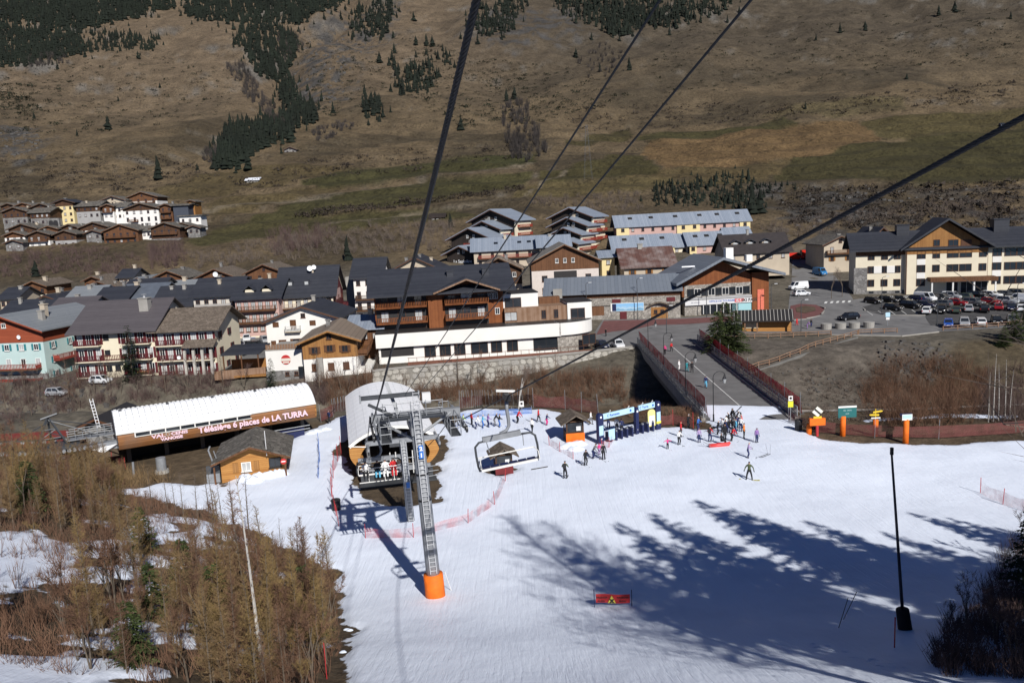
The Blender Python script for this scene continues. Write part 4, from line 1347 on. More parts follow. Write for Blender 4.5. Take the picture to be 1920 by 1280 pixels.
# curved right end of the white band
mb = MB()
n = 10
x0c, yc_, R_ = HW * .84 + .4, 5.2, 6.0
pts = [(x0c - .3, -.8)]
for k in range(n + 1):
	a = -math.pi / 2 + math.pi / 2 * k / n
	pts.append((x0c + math.cos(a) * R_ * 1.2, yc_ + math.sin(a) * R_))
pts += [(x0c + R_ * 1.2, 11), (x0c - .3, 11)]
mb.extrude(pts, 'z', 3.2, 5.58)
mb.build('curved_band', WHITE, ht)
pts2 = [(p[0] * .985 + .2, p[1] + .5) for p in pts]
MB().extrude(pts2, 'z', -.6, 3.2).build('curved_stone_wall', STONE, ht)
MB().extrude([(p[0] + (.06 if k else 0), p[1] - .06) for k, p in enumerate(pts)], 'z', 5.6, 5.7).build('curved_coping', FRAMEK, ht)
for k, c in enumerate((.235, .305, .373, .465, .545, .62)):
	w = 2.1 if k != 3 else 3.2
	window(ht, HW * c, 1.75, w, 2.1, FRAMEB, GLASS, -.01, 0, None, False)
MB().box((HW * .085, -.02, 2.1), (HW * .15, .12, 1.6)).build('recess_shade_panel', FRAMEK, ht)  # flat dark panel; the shade of a recess is put into its colour
window(ht, HW * .78, 1.7, 4.8, 2.4, FRAMEK, GLASS, -.02, 0, None, False)
window(ht, HW * .985, 2.1, 3.0, 2.0, FRAMEB, GLASS, -.38, .35, None, False)
# terrace deck with rail
MB().box((HW * .56, -1.6, -.1), (HW * .86, 3.4, .3)).build('deck', BROWNW, ht)
MB().box((HW * .56, -3.4, .12), (HW * .86, .18, .9)).build('planter', plain('terrace_planter', (.16, .062, .04), .7, .15), ht)
MB().box((HW * .56, -3.3, -.95), (HW * .86, .5, 1.3)).build('deck_face', FRAMEK, ht)
MB().box((HW * .56, -3.4, 1.35), (HW * .86, .07, .07)).build('handrail', FRAMEB, ht)
pm = MB().box((0, 0, .45), (.07, .07, .9)).mesh('rail_post', FRAMEB)
for k in range(24):
	put('rail_post', pm, ht, (HW * (.135 + .0367 * k), -3.4, .5))
# timber block
y0 = 3.2
bx0, bx1 = -.4, HW * .60
H1 = 13.0
MB().box(((bx0 + bx1) / 2, y0 + 8, 8.6), (bx1 - bx0, 13, 8.4)).build('timber_wall', LARCHW, ht)
rise = 3.6
rf = MB()
D = 16.5
pts = [(y0 - 1.8, H1 - .9), (y0 + D / 2, H1 + rise), (y0 + D + 1, H1 - .2), (y0 + D + 1, H1), (y0 + D / 2, H1 + rise + .25), (y0 - 1.8, H1 - .65)]
rf.extrude(pts, 'x', bx0 - 1.2, bx1 + 2.2)
rof = rf.build('roof', SLATE, ht)
chimney(rof, bx0 + (bx1 - bx0) * .60, y0 + 4.5, H1 + 1.8, 1.2, 1.2, SLATE)
chimney(rof, bx0 + (bx1 - bx0) * .88, y0 + 4.2, H1 + 1.6, 1.3, 1.6, SLATE)
# cross gable over the middle balconies
gx0, gx1 = bx0 + (bx1 - bx0) * .52, bx0 + (bx1 - bx0) * .90
gm = (gx0 + gx1) / 2
MB().extrude([(gx0, 11.6), (gx1, 11.6), (gx1, 12.3), (gm, 14.4), (gx0, 12.3)], 'y', y0 + .9, y0 + 4).build('cross_gable', LARCHW, ht)
g = MB()
for s in (-1, 1):
	xe = gm + s * ((gx1 - gx0) / 2 + 1.6)
	g.add([(gm, y0 - 2.0, 14.6), (xe, y0 - 2.0, 12.3), (xe, y0 + 5, 12.3), (gm, y0 + 6.5, 14.6), (gm, y0 - 2.0, 14.95), (xe, y0 - 2.0, 12.65), (xe, y0 + 5, 12.65), (gm, y0 + 6.5, 14.95)],
		  [(3, 2, 1, 0), (4, 5, 6, 7), (0, 1, 5, 4), (1, 2, 6, 5), (2, 3, 7, 6), (3, 0, 4, 7)])
g.build('cross_gable_roof', SLATE, rof)
for s in (-1, 1):
	xe = gm + s * ((gx1 - gx0) / 2 + 1.6)
	MB().tube((gm, y0 - 2.06, 14.62), (xe, y0 - 2.06, 12.32), .2, n=4).build('barge_board', OLDW, rof)
# loggias: flat dark panels with the recess shade in their colour, balconies, glazing
for k, zb in enumerate((10.0, 7.05, 5.72)):
	hh = 2.4 if k < 2 else 1.0
	for c0, c1 in ((.01, .40), (.54, .88)):
		xx0, xx1 = bx0 + (bx1 - bx0) * c0, bx0 + (bx1 - bx0) * c1
		MB().box(((xx0 + xx1) / 2, y0 + 1.56, zb + hh / 2 + .05), (xx1 - xx0, .18, hh)).build('loggia_shade_panel', FRAMEK, ht)
		if k < 2:
			balcony(ht, xx0, xx1, zb, 1.5, LARCHW, LARCHW, y0 + 1.4, 0, False, 1.0)
			for q in range(3):
				window(ht, xx0 + (xx1 - xx0) * (q + .5) / 3, zb + 1.1, 1.5, 2.0, FRAMEB, GLASSL if (q + k) % 2 else GLASS, y0 + 1.46, 0, None, False)
window(ht, gm, 12.3 - .7, 2.2, 1.7, FRAMEB, GLASSL, y0 + .88, 0, None, False)
MB().box((bx0 + (bx1 - bx0) * .465, y0 + .7, 9.0), ((bx1 - bx0) * .11, 1.8, 7.0)).build('pilaster', LARCHW, ht)
for zz, xx in ((11.0, .94), (8.0, .95), (11.0, .90)):
	window(ht, bx0 + (bx1 - bx0) * xx, zz, .9, 1.3, FRAMEW, GLASS, y0 + 1.48, 0, None, False)
# white and old timber wing on the right
wx0 = bx1
MB().box((wx0 + 3.2, y0 + 5.6, 8.4), (7.2, 8, 5.4)).build('white_wing', WHITE, ht)
MB().box((wx0 + 3.2, y0 + 5.6, 11.16), (7.4, 8.2, .14)).build('wing_coping', FRAMEK, ht)
window(ht, wx0 + 1.9, 9.4, 3.2, 1.9, FRAMEB, GLASS, y0 + 1.58, 0, None, False)
for yy in (3.4, 6.2):
	window(ht, wx0 + 6.81, 9.0, 1.6, 2.0, FRAMEB, GLASSL, y0 + yy, math.pi / 2, None, False)
MB().box((wx0 + 6.2, y0 + 3.6, 7.0), (12.4, 6.6, 2.9)).build('old_timber_front', OLDW, ht)
for xx in (1.2, 7.6, 10.0):
	window(ht, wx0 + xx, 6.9, 2.4 if xx < 2 else .9, 1.7, FRAMEB, GLASSL if xx < 2 else GLASS, y0 + .28, 0, None, False)
MB().box((wx0 + 14.6, y0 + 3.8, 7.2), (4.8, 7.6, 3.4)).build('corner_pavilion', WHITE, ht)
MB().box((wx0 + 14.6, y0 + 3.8, 8.97), (5.0, 7.8, .14)).build('pavilion_coping', FRAMEK, ht)
window(ht, wx0 + 14.2, 6.75, 2.8, 2.0, FRAMEB, GLASS, y0 - .02, 0, None, False)
for yy in (2.2, 4.6):
	window(ht, wx0 + 17.01, 6.9, 1.5, 2.1, FRAMEB, GLASSL, y0 + yy, math.pi / 2, None, False)
MB().box((wx0 + 9.6, y0 + 5.8, 9.0), (4.2, 1.6, 1.5)).build('terrace_screen', BROWNW, ht)
MB().box((wx0 + 18.6, y0 + 2.8, 6.6), (2.6, 1.6, 1.7)).build('terrace_screen', BROWNW, ht)
MB().extrude([(y0 + 3, 11.1), (y0 + 9, 11.1), (y0 + 9, 13.4), (y0 + 6, 15.0)], 'x', bx1 + .02, bx1 + .1).build('gable_boards', HONEYW, ht)
# ---- long stone shop with grey sheet roof
sp, SW = frame2('stone_shop', 'long low stone building with grey sheet roof beside the square', 'shop', (1030, 603), (1276, 594), None)
zs = loc_on(sp, 1150, 549)[1]
MB().box((SW / 2, 6, zs / 2 - .5), (SW, 12, zs + 1)).build('stone_wall', STONE, sp)
MB().extrude([(-1.0, zs - .1), (7.5, zs + 3.1), (13, zs + 1), (13, zs + 1.25), (7.5, zs + 3.35), (-1.0, zs + .15)], 'x', -1.2, SW + .6).build('roof', HALLR, sp)
MB().box((SW / 2, -.04, zs - .55), (SW, .14, .9)).build('fascia', BROWNW, sp)
MB().box((2.2, -.6, 3.4), (2.0, 1.4, 8.0)).build('concrete_pier', CONC, sp)
MB().box((SW / 2 + 2, -.05, zs * .52), (SW - 4, .1, .12)).build('string_course', FRAMEK, sp)
for c in (.52, .93):
	MB().box((SW * c, -.06, zs * .68), (1.9, .1, .9)).build('shutter_panel', MAROON, sp)
MB().box((SW * .57, -.08, 1.0), (1.5, .14, 2.2)).build('door', MAROON, sp)
def scenic(name, c1, c2, c3):
	"""printed board: pale sky over blue hills, flat print only"""
	m = bpy.data.materials.new(name)
	t, n, l, b = nt(m)
	b.inputs['Roughness'].default_value = .6
	tc = n.new('ShaderNodeTexCoord')
	spx = n.new('ShaderNodeSeparateXYZ')
	l.new(tc.outputs['Object'], spx.inputs['Vector'])
	nz = n.new('ShaderNodeTexNoise')
	nz.inputs['Scale'].default_value = .8
	l.new(tc.outputs['Object'], nz.inputs['Vector'])
	ad = n.new('ShaderNodeMath')
	ad.operation = 'MULTIPLY_ADD'
	ad.inputs[1].default_value = 1.6
	l.new(nz.outputs['Fac'], ad.inputs[0])
	l.new(spx.outputs['Z'], ad.inputs[2])
	cr = n.new('ShaderNodeValToRGB')
	cr.color_ramp.elements[0].color = rgb(c1)
	cr.color_ramp.elements[0].position = .3
	cr.color_ramp.elements[1].color = rgb(c3)
	cr.color_ramp.elements[1].position = .95
	e = cr.color_ramp.elements.new(.6)
	e.color = rgb(c2)
	l.new(ad.outputs[0], cr.inputs['Fac'])
	l.new(cr.outputs['Color'], b.inputs['Base Color'])
	return m
bo = thing('billboard', 'wide blue mountain poster on the stone shop wall', 'poster', sp.matrix_basis @ Vector((SW * .60, -.14, zs * .45)), sp.rotation_euler.z)
MB().box((0, 0, 0), (7.4, .08, 1.9)).build('frame', FRAMEW, bo)
MB().box((.2, -.05, 0), (6.9, .03, 1.7)).build('print', scenic('mountain_print', (.16, .34, .50), (.40, .55, .66), (.22, .45, .70)), bo)
MB().box((-2.9, -.08, 0), (.9, .03, 1.6)).build('print_panel', NAVY, bo)
# ---- sports hall with ticket hall
ha, AW = frame2('ticket_hall', 'large hall with low grey gable roof, red timber gable and ticket windows', 'hall', (1284, 592), (1440, 583), None)
ze = loc_on(ha, 1290, 535)[1]
zr = loc_on(ha, 1372, 490)[1] + .6
MB().box((AW / 2 - .3, 9, ze * .5 - .5), (AW - .6, 18, ze + 1)).build('stone_wall', STONE, ha)
MB().extrude([(-.5, 4.2), (AW * .82, 4.2), (AW * .82, ze + 1.6), (AW * .42, zr - .2), (-.5, ze + .4)], 'y', .05, 18).build('gable_wall', LARCHW, ha)
MB().box((AW * .90, 4.0, ze * .5 + .8), (AW * .20, 9, ze + 2.6)).build('timber_tower', LARCHW, ha)
rr = MB()
xl, xr_, xm = -2.6, AW + 2.8, AW * .42
for (xe, zz) in ((xl, ze + .2), (xr_, ze + 1.3)):
	rr.add([(xm, -3.2, zr), (xe, -3.2, zz), (xe, 20, zz), (xm, 20, zr), (xm, -3.2, zr + .6), (xe, -3.2, zz + .6), (xe, 20, zz + .6), (xm, 20, zr + .6)],
		   [(3, 2, 1, 0), (4, 5, 6, 7), (0, 1, 5, 4), (1, 2, 6, 5), (2, 3, 7, 6), (3, 0, 4, 7)])
rr.build('roof', HALLR, ha)
n = 9
for k in range(n):
	window(ha, .6 + (AW * .8 - 1) * (k + .5) / n, 5.1, AW * .8 / n - .1, 1.7, FRAMEW if k % 2 else FRAMEK, GLASS, 0.0, 0, None, False)
MB().box((AW * .40, -.15, 3.75), (AW * .82, .4, .5)).build('ledge', plain('pale_ledge', (.35, .35, .35), .8, .1), ha)
MB().box((AW * .42, -.12, 1.3), (AW * .44, .2, 2.3)).build('entrance', GLASS, ha)
for k in range(6):
	MB().box((AW * (.22 + .08 * k), -.24, 1.3), (.12, .1, 2.3)).build('mullion', FRAMEW, ha)
def text(body, size, mat, parent, loc, rot, bold=.0, ext=.004, align='CENTER', sx=1.0, name='lettering', shear=0.0):
	cu = bpy.data.curves.new(name, 'FONT')
	cu.body = body
	cu.size = size
	cu.align_x = align
	cu.align_y = 'CENTER'
	cu.extrude = ext
	cu.offset = bold
	cu.shear = shear
	cu.resolution_u = 2
	tmp = bpy.data.objects.new(name, cu)
	C.objects.link(tmp)
	bpy.context.view_layer.update()
	dg = bpy.context.evaluated_depsgraph_get()
	me = bpy.data.meshes.new_from_object(tmp.evaluated_get(dg))
	bpy.data.objects.remove(tmp)
	bpy.data.curves.remove(cu)
	me.materials.clear()
	me.materials.append(mat)
	o = put(name, me, parent, loc)
	o.rotation_euler = rot
	o.scale = (sx, 1, 1)
	return o
UPRIGHT = (math.pi / 2, 0, 0)
REDPRINT = plain('red_print', (.55, .03, .03), .6, 0)
BLACKPRINT = plain('black_print', (.02, .02, .02), .6, 0)
WHITEPRINT = plain('white_print', (.8, .8, .8), .6, 0)
BLUEPRINT = plain('blue_print', (.05, .12, .4), .6, 0)
PALEPANEL = plain('pale_panel', (.62, .62, .62), .6, .06)
MB().box((AW * .40, -.42, 2.85), (AW * .80, .12, 1.1)).build('sign_board', PALEPANEL, ha)
text('ESF', 1.05, REDPRINT, ha, (AW * .645, -.50, 2.85), UPRIGHT, .03, sx=1.5)
text('SKI PASS', .95, BLACKPRINT, ha, (AW * .765, -.50, 2.85), UPRIGHT, .03)
text('OFFICE DE TOURISME', .62, BLUEPRINT, ha, (AW * .44, -.50, 2.95), UPRIGHT, .01)
text('ski school', .5, plain('grey_print', (.3, .3, .34), .6, 0), ha, (AW * .12, -.50, 2.9), UPRIGHT, .01)
MB().box((AW * .68, -.16, 1.35), (4.4, .12, 1.9)).build('mural', scenic('teal_print', (.08, .34, .36), (.20, .48, .46), (.30, .52, .55)), ha)
MB().box((AW * .90, -.62, 2.8), (1.5, .08, 4.6)).build('red_banner', plain('banner_print', (.62, .16, .10), .6, .25, 3), ha)
c_ = MB().box((0, 0, 0), (1.8, 1.8, 3.2)).build('chimney', WHITE, ha, (AW * .74, 12, zr + .3))
c_ = MB().box((0, 0, 0), (1.4, 1.2, 1.6)).build('chimney', WHITE, ha, (AW * .94, 9, zr - .6))
MB().box((xm - 6.0, 4, zr - 1.5), (3.0, .6, .25), 0, 0).build('roof_light', WHITEM, ha)
# ---- ticket kiosk, wooden shed
ki, KW = frame2('wooden_kiosk', 'small honey timber kiosk with rounded slab roof on the square', 'kiosk', (1221, 597), (1252, 596), None)
MB().box((KW / 2, 1.5, 1.2), (KW, 3, 2.6)).build('cabin', HONEYW, ki)
mb = MB()
pts = [(-.9 + (KW + 1.8) * k / 8, 2.5 + 1.0 * math.sin(math.pi * k / 8)) for k in range(9)]
mb.extrude(pts + [(p[0], p[1] + .25) for p in reversed(pts)], 'y', -.8, 3.8)
mb.build('roof', LAUZEB, ki)
for x in (.28, .68):
	window(ki, KW * x, 1.5, .8, .9, FRAMEB, GLASS)
se, EW = frame2('wooden_shed', 'low honey timber shed with dark striped roof near the bridge', 'shed', (1392, 622), (1484, 621), None)
MB().box((EW / 2, 2, 1.2), (EW, 4, 2.6)).build('cabin', HONEYH, se)
MB().extrude([(-1.6, 2.2), (2.0, 4.0), (5.2, 2.6), (5.2, 2.8), (2.0, 4.2), (-1.6, 2.4)], 'x', -1.8, EW + .4).build('roof', FRAMEK, se)
for k in range(17):
	o = MB().box((0, 0, 0), (.10, 4.0, .07)).build('roof_batten', plain('batten', (.38, .36, .33), .7, .1), se, (-1.6 + (EW + 1.8) * k / 16, .22, 3.34))
	o.rotation_euler = (math.atan2(1.8, 3.6), 0, 0)
for x in (EW * .05, EW * .3, EW * .99):
	MB().box((0, 0, 1.2), (.25, .25, 2.5)).build('post', OLDW, se, (x, -1.2, 0))
MB().box((EW * .2, -.08, 1.3), (2.4, .1, 1.2)).build('counter', plain('pale_board', (.5, .42, .3), .7, .1), se)
# ---- white chalet with brown gable behind the shop, small chalets, rusty roof
vil('white chalet with brown timber gable and balcony behind the stone shop', 996, 1122, 492, 198, 9.8, 18, wall=plain('rose_white_render', (.60, .53, .48), .85, .08), upper=BROWNW, upz=7.6, roof=plain('pale_slab_roof', (.20, .185, .165), .8, .25, 1.0), rows=0, pitch=.48, chim=0, gablewin=False)
r = bpy.data.objects[[o.name for o in bpy.data.objects if o.get('label', '').startswith('white chalet with brown timber gable and balcony')][0]]
W = 126 * 198 / FPX
for x in (.38, .5, .62):
	window(r, W * x, 9.9, .8, 1.1, FRAMEW, GLASS, -.05)
for x in (.19, .84):
	window(r, W * x, 5.6, 1.4, 1.5, FRAMEB, GLASS)
	window(r, W * x, 2.6, 1.4, 1.5, FRAMEB, GLASS)
MB().box((W * .5, -.02, 6.0), (W * .34, .1, 2.6)).build('loggia_shade_panel', FRAMEK, r)  # flat dark sheet; shade behind the balcony is painted as its colour
balcony(r, W * .32, W * .68, 4.6, 1.3, DARKW, DARKW)
MB().box((W * .32, -.5, 2.6), (.2, 1.0, 5.4)).build('post', BROWNW, r)
MB().box((W * .68, -.5, 2.6), (.2, 1.0, 5.4)).build('post', BROWNW, r)
vil('small chalet with tan roof left of the white chalet', 893, 978, 507, 206, 6.5, 14, wall=BEIGE, upper=DARKW, upz=2.5, roof=TANR, rows=1, cols=3, fm=FRAMEW, pitch=.5, chim=1)
vil('stone house with rusty patched sheet roof and orange shutters', 1170, 1264, 500, 204, 7, 14, ridge='x', wall=BEIGE, roof=RUST, rows=2, cols=3, sh=HONEYW, pitch=.6, chim=2, oe=.9)
vil('narrow house with pale blue sheet roof between chalet and rusty roof', 1128, 1152, 482, 212, 8, 9, ridge='x', wall=YELLOW, roof=BLUEG, rows=2, cols=1, pitch=.3, chim=0)
vil('low house with dormers and dark brown slate roof left of the fire engines', 1363, 1480, 474, 222, 4, 13, ridge='x', wall=BEIGE, roof=plain('dark_brown_slate', (.038, .032, .032), .7, .2, 1), rows=1, cols=5, pitch=.7, chim=2)
r = bpy.data.objects[[o.name for o in bpy.data.objects if o.get('label', '').startswith('low house with dormers')][0]]
ro = [c for c in r.children if c.name.startswith('roof')][0]
W = 123 * 222 / FPX
for k in (.17, .40, .64):
	d = gable_roof(2.6, 2.6, 0, 'y', .6, .4, .4, .15).build('dormer_roof', SLATE, ro, (W * k - 1.3, 2.4, 6.6))
	MB().box((1.3, 1.5, -.5), (2.2, 2.4, 1.2)).build('dormer_front', BEIGE, d)
	MB().box((1.3, .25, -.45), (1.2, .1, .8)).build('pane', GLASSL, d)
# ---- stepped apartment blocks with pale blue roofs
AG = 'stepped apartment blocks'
def apart(lab, a0, a1, py, dist, hw, dep, wall, roof=BLUEG, rows=2, cols=3, **kw):
	k2 = dict(group=AG, name='apartment_block', cat='building', roof=roof, fm=FRAMEB, th=.35, oe=1.0, og=1.2, chim=1, pitch=.34)
	k2.update(kw)
	return chalet(lab, a0, a1, py, dist, hw, dep, wall=wall, rows=rows, cols=cols, **k2)
for i, (a0, a1, py, dist) in enumerate([(884, 986, 411, 300), (880, 958, 426, 292), (846, 942, 444, 284), (838, 892, 472, 274)]):
	r, W, rise, ro = apart(('highest', 'second highest', 'third highest', 'lowest')[i] + ' dark timber block of the left stepped apartments, with blue grey roof',
						   a0, a1 - (0 if i == 3 else 22), py + 4, dist, 11, 13, BLACKW, rows=0, pitch=.42, gablewin=False, yaw=-.5, oe=1.6, og=1.6)
	for x in (.42, .58):
		window(r, W * x, 11.6, .8, 1.1, FRAMEW, GLASS)
	if i < 3:
		MB().box((W + .35, 6, 4.6), (.7, 12, 11)).build('side_bay', CREAM, r)
		for q in range(3):
			balcony(r, 1.0, 11, 2.2 + 2.9 * q, 1.2, REDP, BROWNW, W + .7, math.pi / 2)
	if i == 2:
		balcony(r, W * .35, W * .75, 8.3, 1.2, REDP, BROWNW)
		window(r, W * .55, 9.4, 3.0, 1.8, FRAMEW, GLASS, 0, 0, None, False)
	if i == 3:
		MB().box((W * .55, -.05, 4.6), (W * .75, .2, 4.8)).build('white_front', WHITE, r)
		for x in (.38, .62):
			pts = [(W * x - 1.1, 2.6)] + [(W * x - 1.1 * math.cos(math.pi * k / 6), 4.4 + 1.1 * math.sin(math.pi * k / 6)) for k in range(7)] + [(W * x + 1.1, 2.6)]
			MB().extrude(pts, 'y', -.2, -.1).build('arch', FRAMEK, r)
		text('La Sapinière', 1.5, WHITEPRINT, r, (W * .55, -.22, 8.3), UPRIGHT, .02)
		MB().box((W * .5, -.05, 8.3), (W * .9, .12, 2.4)).build('sign_board', BLACKW, r)
for i, (a0, a1, py, dist) in enumerate([(1034, 1128, 404, 296), (1034, 1118, 420, 288), (1034, 1106, 436, 280), (1046, 1100, 452, 272)]):
	r, W, rise, ro = apart(('highest', 'second highest', 'third highest', 'lowest')[i] + ' dark timber block of the right stepped apartments, with red balconies',
						   a0, a1 - 20, py + 4, dist, 13, 12, BLACKW, rows=0, pitch=.40, gablewin=False, yaw=-.5, oe=1.6, og=1.6)
	for x in (.5, .66):
		window(r, W * x, 13.4, .8, 1.1, FRAMEW, GLASS)
	MB().box((W + .35, 6, 5.6), (.7, 11, 13)).build('side_bay', CREAM, r)
	for q in range(4):
		balcony(r, 1.0, 11, 1.6 + 2.9 * q, 1.2, REDP, BROWNW, W + .7, math.pi / 2)
r, W, rise, ro = apart('long low apartment row with pale blue roof in front of the stepped blocks', 888, 1028, 470, 262, 8, 14, BEIGE, rows=2, cols=6, ridge='x', balc=(0,), rail=REDP, pitch=.5, chim=3)
for x in (.3, .62, .75):
	MB().box((0, 0, 0), (1.3, 1.3, .12)).build('roof_window', GLASS, ro, (W * x, 3.2, 10.0)).rotation_euler = (.46, 0, 0)
apart('short apartment wing with pale blue roof left of the right stepped blocks', 1012, 1066, 462, 258, 7, 12, BEIGE, rows=2, cols=3, ridge='x', pitch=.5)
for i, (a0, a1, py, dist, col, lab) in enumerate([
		(1158, 1290, 425, 292, PINK, 'upper left pink apartment row with pale blue roof'),
		(1294, 1404, 418, 296, PINK, 'upper right pink and cream apartment row, nearest the conifers'),
		(1152, 1262, 466, 268, YELLOW, 'lower left yellow apartment row behind the rusty roof'),
		(1262, 1290, 462, 270, CREAM, 'narrow cream stair block between the lower apartment rows'),
		(1294, 1366, 459, 268, PINK, 'lower right apartment row with pink bay, behind the hall roof'),
		(1366, 1408, 449, 276, CREAM, 'small apartment wing with pale blue roof left of the dormers')]):
	r, W, rise, ro = apart(lab, a0, a1, py, dist, 9, 12, col, rows=3, cols=max(2, int((a1 - a0) / 18)), ridge='x', pitch=.62, chim=0, oe=.8, balc=(1,) if i in (1, 4) else (), rail=BROWNW, storey=2.9)
	if a1 - a0 > 60:
		for x in (.2, .5, .85):
			MB().box((0, 0, 0), (1.5, 1.3, .12)).build('roof_window', FRAMEK, ro, (W * x, 3.6, 9 + 3.6 * .62 + .5)).rotation_euler = (math.atan(.62), 0, 0)
		for x0, x1 in ((-.02, .16), (.84, 1.02)):
			MB().box((W * (x0 + x1) / 2, -.2, 4.2), (W * (x1 - x0), .5, 9.4)).build('bay', YELLOW, r)
			for q in range(3):
				window(r, W * (x0 + x1) / 2, 7.6 - 2.9 * q, 1.2, 1.2, FRAMEB, GLASS, -.45)
# ---- yellow residence with dark roof on the right
ye, YW = frame2('yellow_residence', 'long pale yellow building with dark roof and timber gable above the car park', 'building', (1604, 556), (1846, 547), 2.6, None, -.28)
ZE = loc_on(ye, 1690, 468)[1]
ZG = loc_on(ye, 1785, 412)[1]
x1, x2 = loc_on(ye, 1697, 500)[0], loc_on(ye, 1850, 500)[0]
RIGHT = x2 + 18
MB().box((x1 / 2, 6.5, ZE / 2 - .5), (x1, 12, ZE + 1)).build('left_wing', CREAM, ye)
MB().box(((x1 + x2) / 2, 6, ZE / 2 - .5), (x2 - x1, 13, ZE + 1)).build('centre_wing', CREAM, ye)
MB().box((x2 + 9, 6.5, ZE / 2 - .5), (18, 12, ZE + 1)).build('right_wing', CREAM, ye)
MB().box((x1 * .5, .44, .2), (x1 + .1, .2, 2.2)).build('plinth', STONEG, ye)
MB().box((1.1, .38, 3.4), (3.0, .3, 7)).build('stone_corner', STONEG, ye)
gx = (x1 + x2) / 2
MB().extrude([(x1, ZE - 1.2), (x2, ZE - 1.2), (x2, ZE + .2), (gx, ZG - .3), (x1, ZE + .2)], 'y', -.56, 8).build('timber_gable', HONEYW, ye)
mb = MB()
for xe in (x1 - 1.4, x2 + 1.4):
	mb.add([(gx, -2.4, ZG), (xe, -2.4, ZE - .3), (xe, 8, ZE - .3), (gx, 14, ZG), (gx, -2.4, ZG + .5), (xe, -2.4, ZE + .2), (xe, 8, ZE + .2), (gx, 14, ZG + .5)],
		   [(3, 2, 1, 0), (4, 5, 6, 7), (0, 1, 5, 4), (1, 2, 6, 5), (2, 3, 7, 6), (3, 0, 4, 7)])
mb.build('gable_roof', SLATE, ye)
ro = MB().extrude([(-1.0, ZE - .2), (6.5, ZE + 3.8), (14, ZE - .2), (14, ZE + .2), (6.5, ZE + 4.2), (-1.0, ZE + .2)], 'x', -1.5, RIGHT).build('roof', SLATE, ye)
chimney(ro, x1 * 1.02, 6, ZE + 3.4, 2.8, 2.2, SLATE)
chimney(ro, x2 + 4, 6, ZE + 3.4, 3.2, 2.6, SLATE)
MB().box((x1 * .5, .42, ZE - .7), (x1, .2, 1.1)).build('eaves_board', BROWNW, ye)
rowz = [loc_on(ye, 1640, y)[1] for y in (481, 506, 531)]
for zz in rowz:
	for px in (1634, 1659, 1683):
		window(ye, loc_on(ye, px, 500)[0], zz, 1.5, 1.7, FRAMEB, GLASS, .48, 0, None, False)
for px in (1646.5, 1671):
	MB().box((loc_on(ye, px, 500)[0], .44, rowz[1]), (1.7, .12, 1.7)).build('white_panel', WHITE, ye)
for px, w in ((1754, 1.6), (1785, 2.5), (1809, 2.6), (1841, 1.6)):
	x = loc_on(ye, px, 500)[0]
	for zz in rowz[:2]:
		window(ye, x, zz, w, 1.7, FRAMEB, GLASS, -.5, 0, None, False)
	window(ye, x, loc_on(ye, px, 455)[1], w * .85, 1.5, FRAMEB, GLASS if px < 1800 else FRAMEB, -.57, 0, None, False)
for px in (1726, 1870):
	x = loc_on(ye, px, 500)[0]
	for k, zz in enumerate(rowz):
		window(ye, x, zz, 1.9, 1.8, FRAMEB, GLASS, -.5 if px < 1800 else .48, 0, None, False)
	for k in range(2):
		MB().box((x, -.52 if px < 1800 else .46, (rowz[k] + rowz[k + 1]) / 2), (1.8, .1, 1.5)).build('white_panel', WHITE, ye)
for px in (1895, 1918, 1945):
	x = loc_on(ye, px, 500)[0]
	for zz in rowz:
		window(ye, x, zz, 2.4, 1.8, FRAMEB, GLASS, .48, 0, None, False)
xa, xb = loc_on(ye, 1738, 515)[0], loc_on(ye, 1862, 515)[0]
MB().box(((xa + xb) / 2, -2.2, loc_on(ye, 1800, 518)[1] - .4), (xb - xa, 3.6, .9)).build('porch_roof', BROWNW, ye)
for k in range(4):
	MB().box((xa + .4 + (xb - xa - .8) * k / 3, -3.6, 1.4), (.3, .3, 4.2)).build('porch_post', FRAMEW, ye)
for k in range(3):
	window(ye, xa + (xb - xa) * (.38 + .22 * k), 1.7, 2.6, 2.8, FRAMEW, GLASS, -.5, 0, None, False, 'door')
for px in (1634, 1659, 1683):
	MB().box((loc_on(ye, px, 548)[0], .33, .9), (1.0, .08, .5)).build('basement_window', GLASS, ye)
MB().box((x1 + .2, -.6, ZE / 2), (.16, .16, ZE)).build('downpipe', FRAMEB, ye)
MB().box((x2 + .2, .3, ZE / 2), (.16, .16, ZE)).build('downpipe', FRAMEB, ye)
r, W, rise, ro = vil('beige stone chalet with slab roof left of the yellow building', 1545, 1606, 458, 228, 8.5, 14, wall=BEIGE, roof=LAUZE, rows=2, cols=2, balc=(0,), rail=BROWNW, sh=HONEYW, pitch=.45, chim=1)
r, W, rise, ro = vil('house with steep dark roof and ochre gable behind the yellow building', 1640, 1668, 440, 240, 8, 12, wall=HONEYW, roof=SLATE, rows=1, cols=1, pitch=.9, chim=1)
# small buildings on the slope
for lab, a0, a1, py, dist, hw, dep, kw in [
		('small stone barn with pitched roof beside the ravine wood', 533, 555, 281, 560, 5, 9, dict(wall=STONEG, roof=LAUZE, rows=1, cols=2)),
		('long white roofed shed in the fields above the village', 462, 484, 338, 455, 3, 6, dict(wall=CONC, roof=plain('pale_roof', (.68, .70, .74)), ridge='x', rows=0)),
		('tiny dark timber hut with terrace on the bank left of the stepped apartments', 808, 832, 407, 312, 2.6, 6, dict(wall=BLACKW, roof=BLACKW, ridge='x', rows=1, cols=3, fm=FRAMEW))]:
	g_ = at((a0 + a1) / 2, py + 4)
	chalet(lab, a0, a1, py, g_.y, hw, dep, chim=0, **kw)
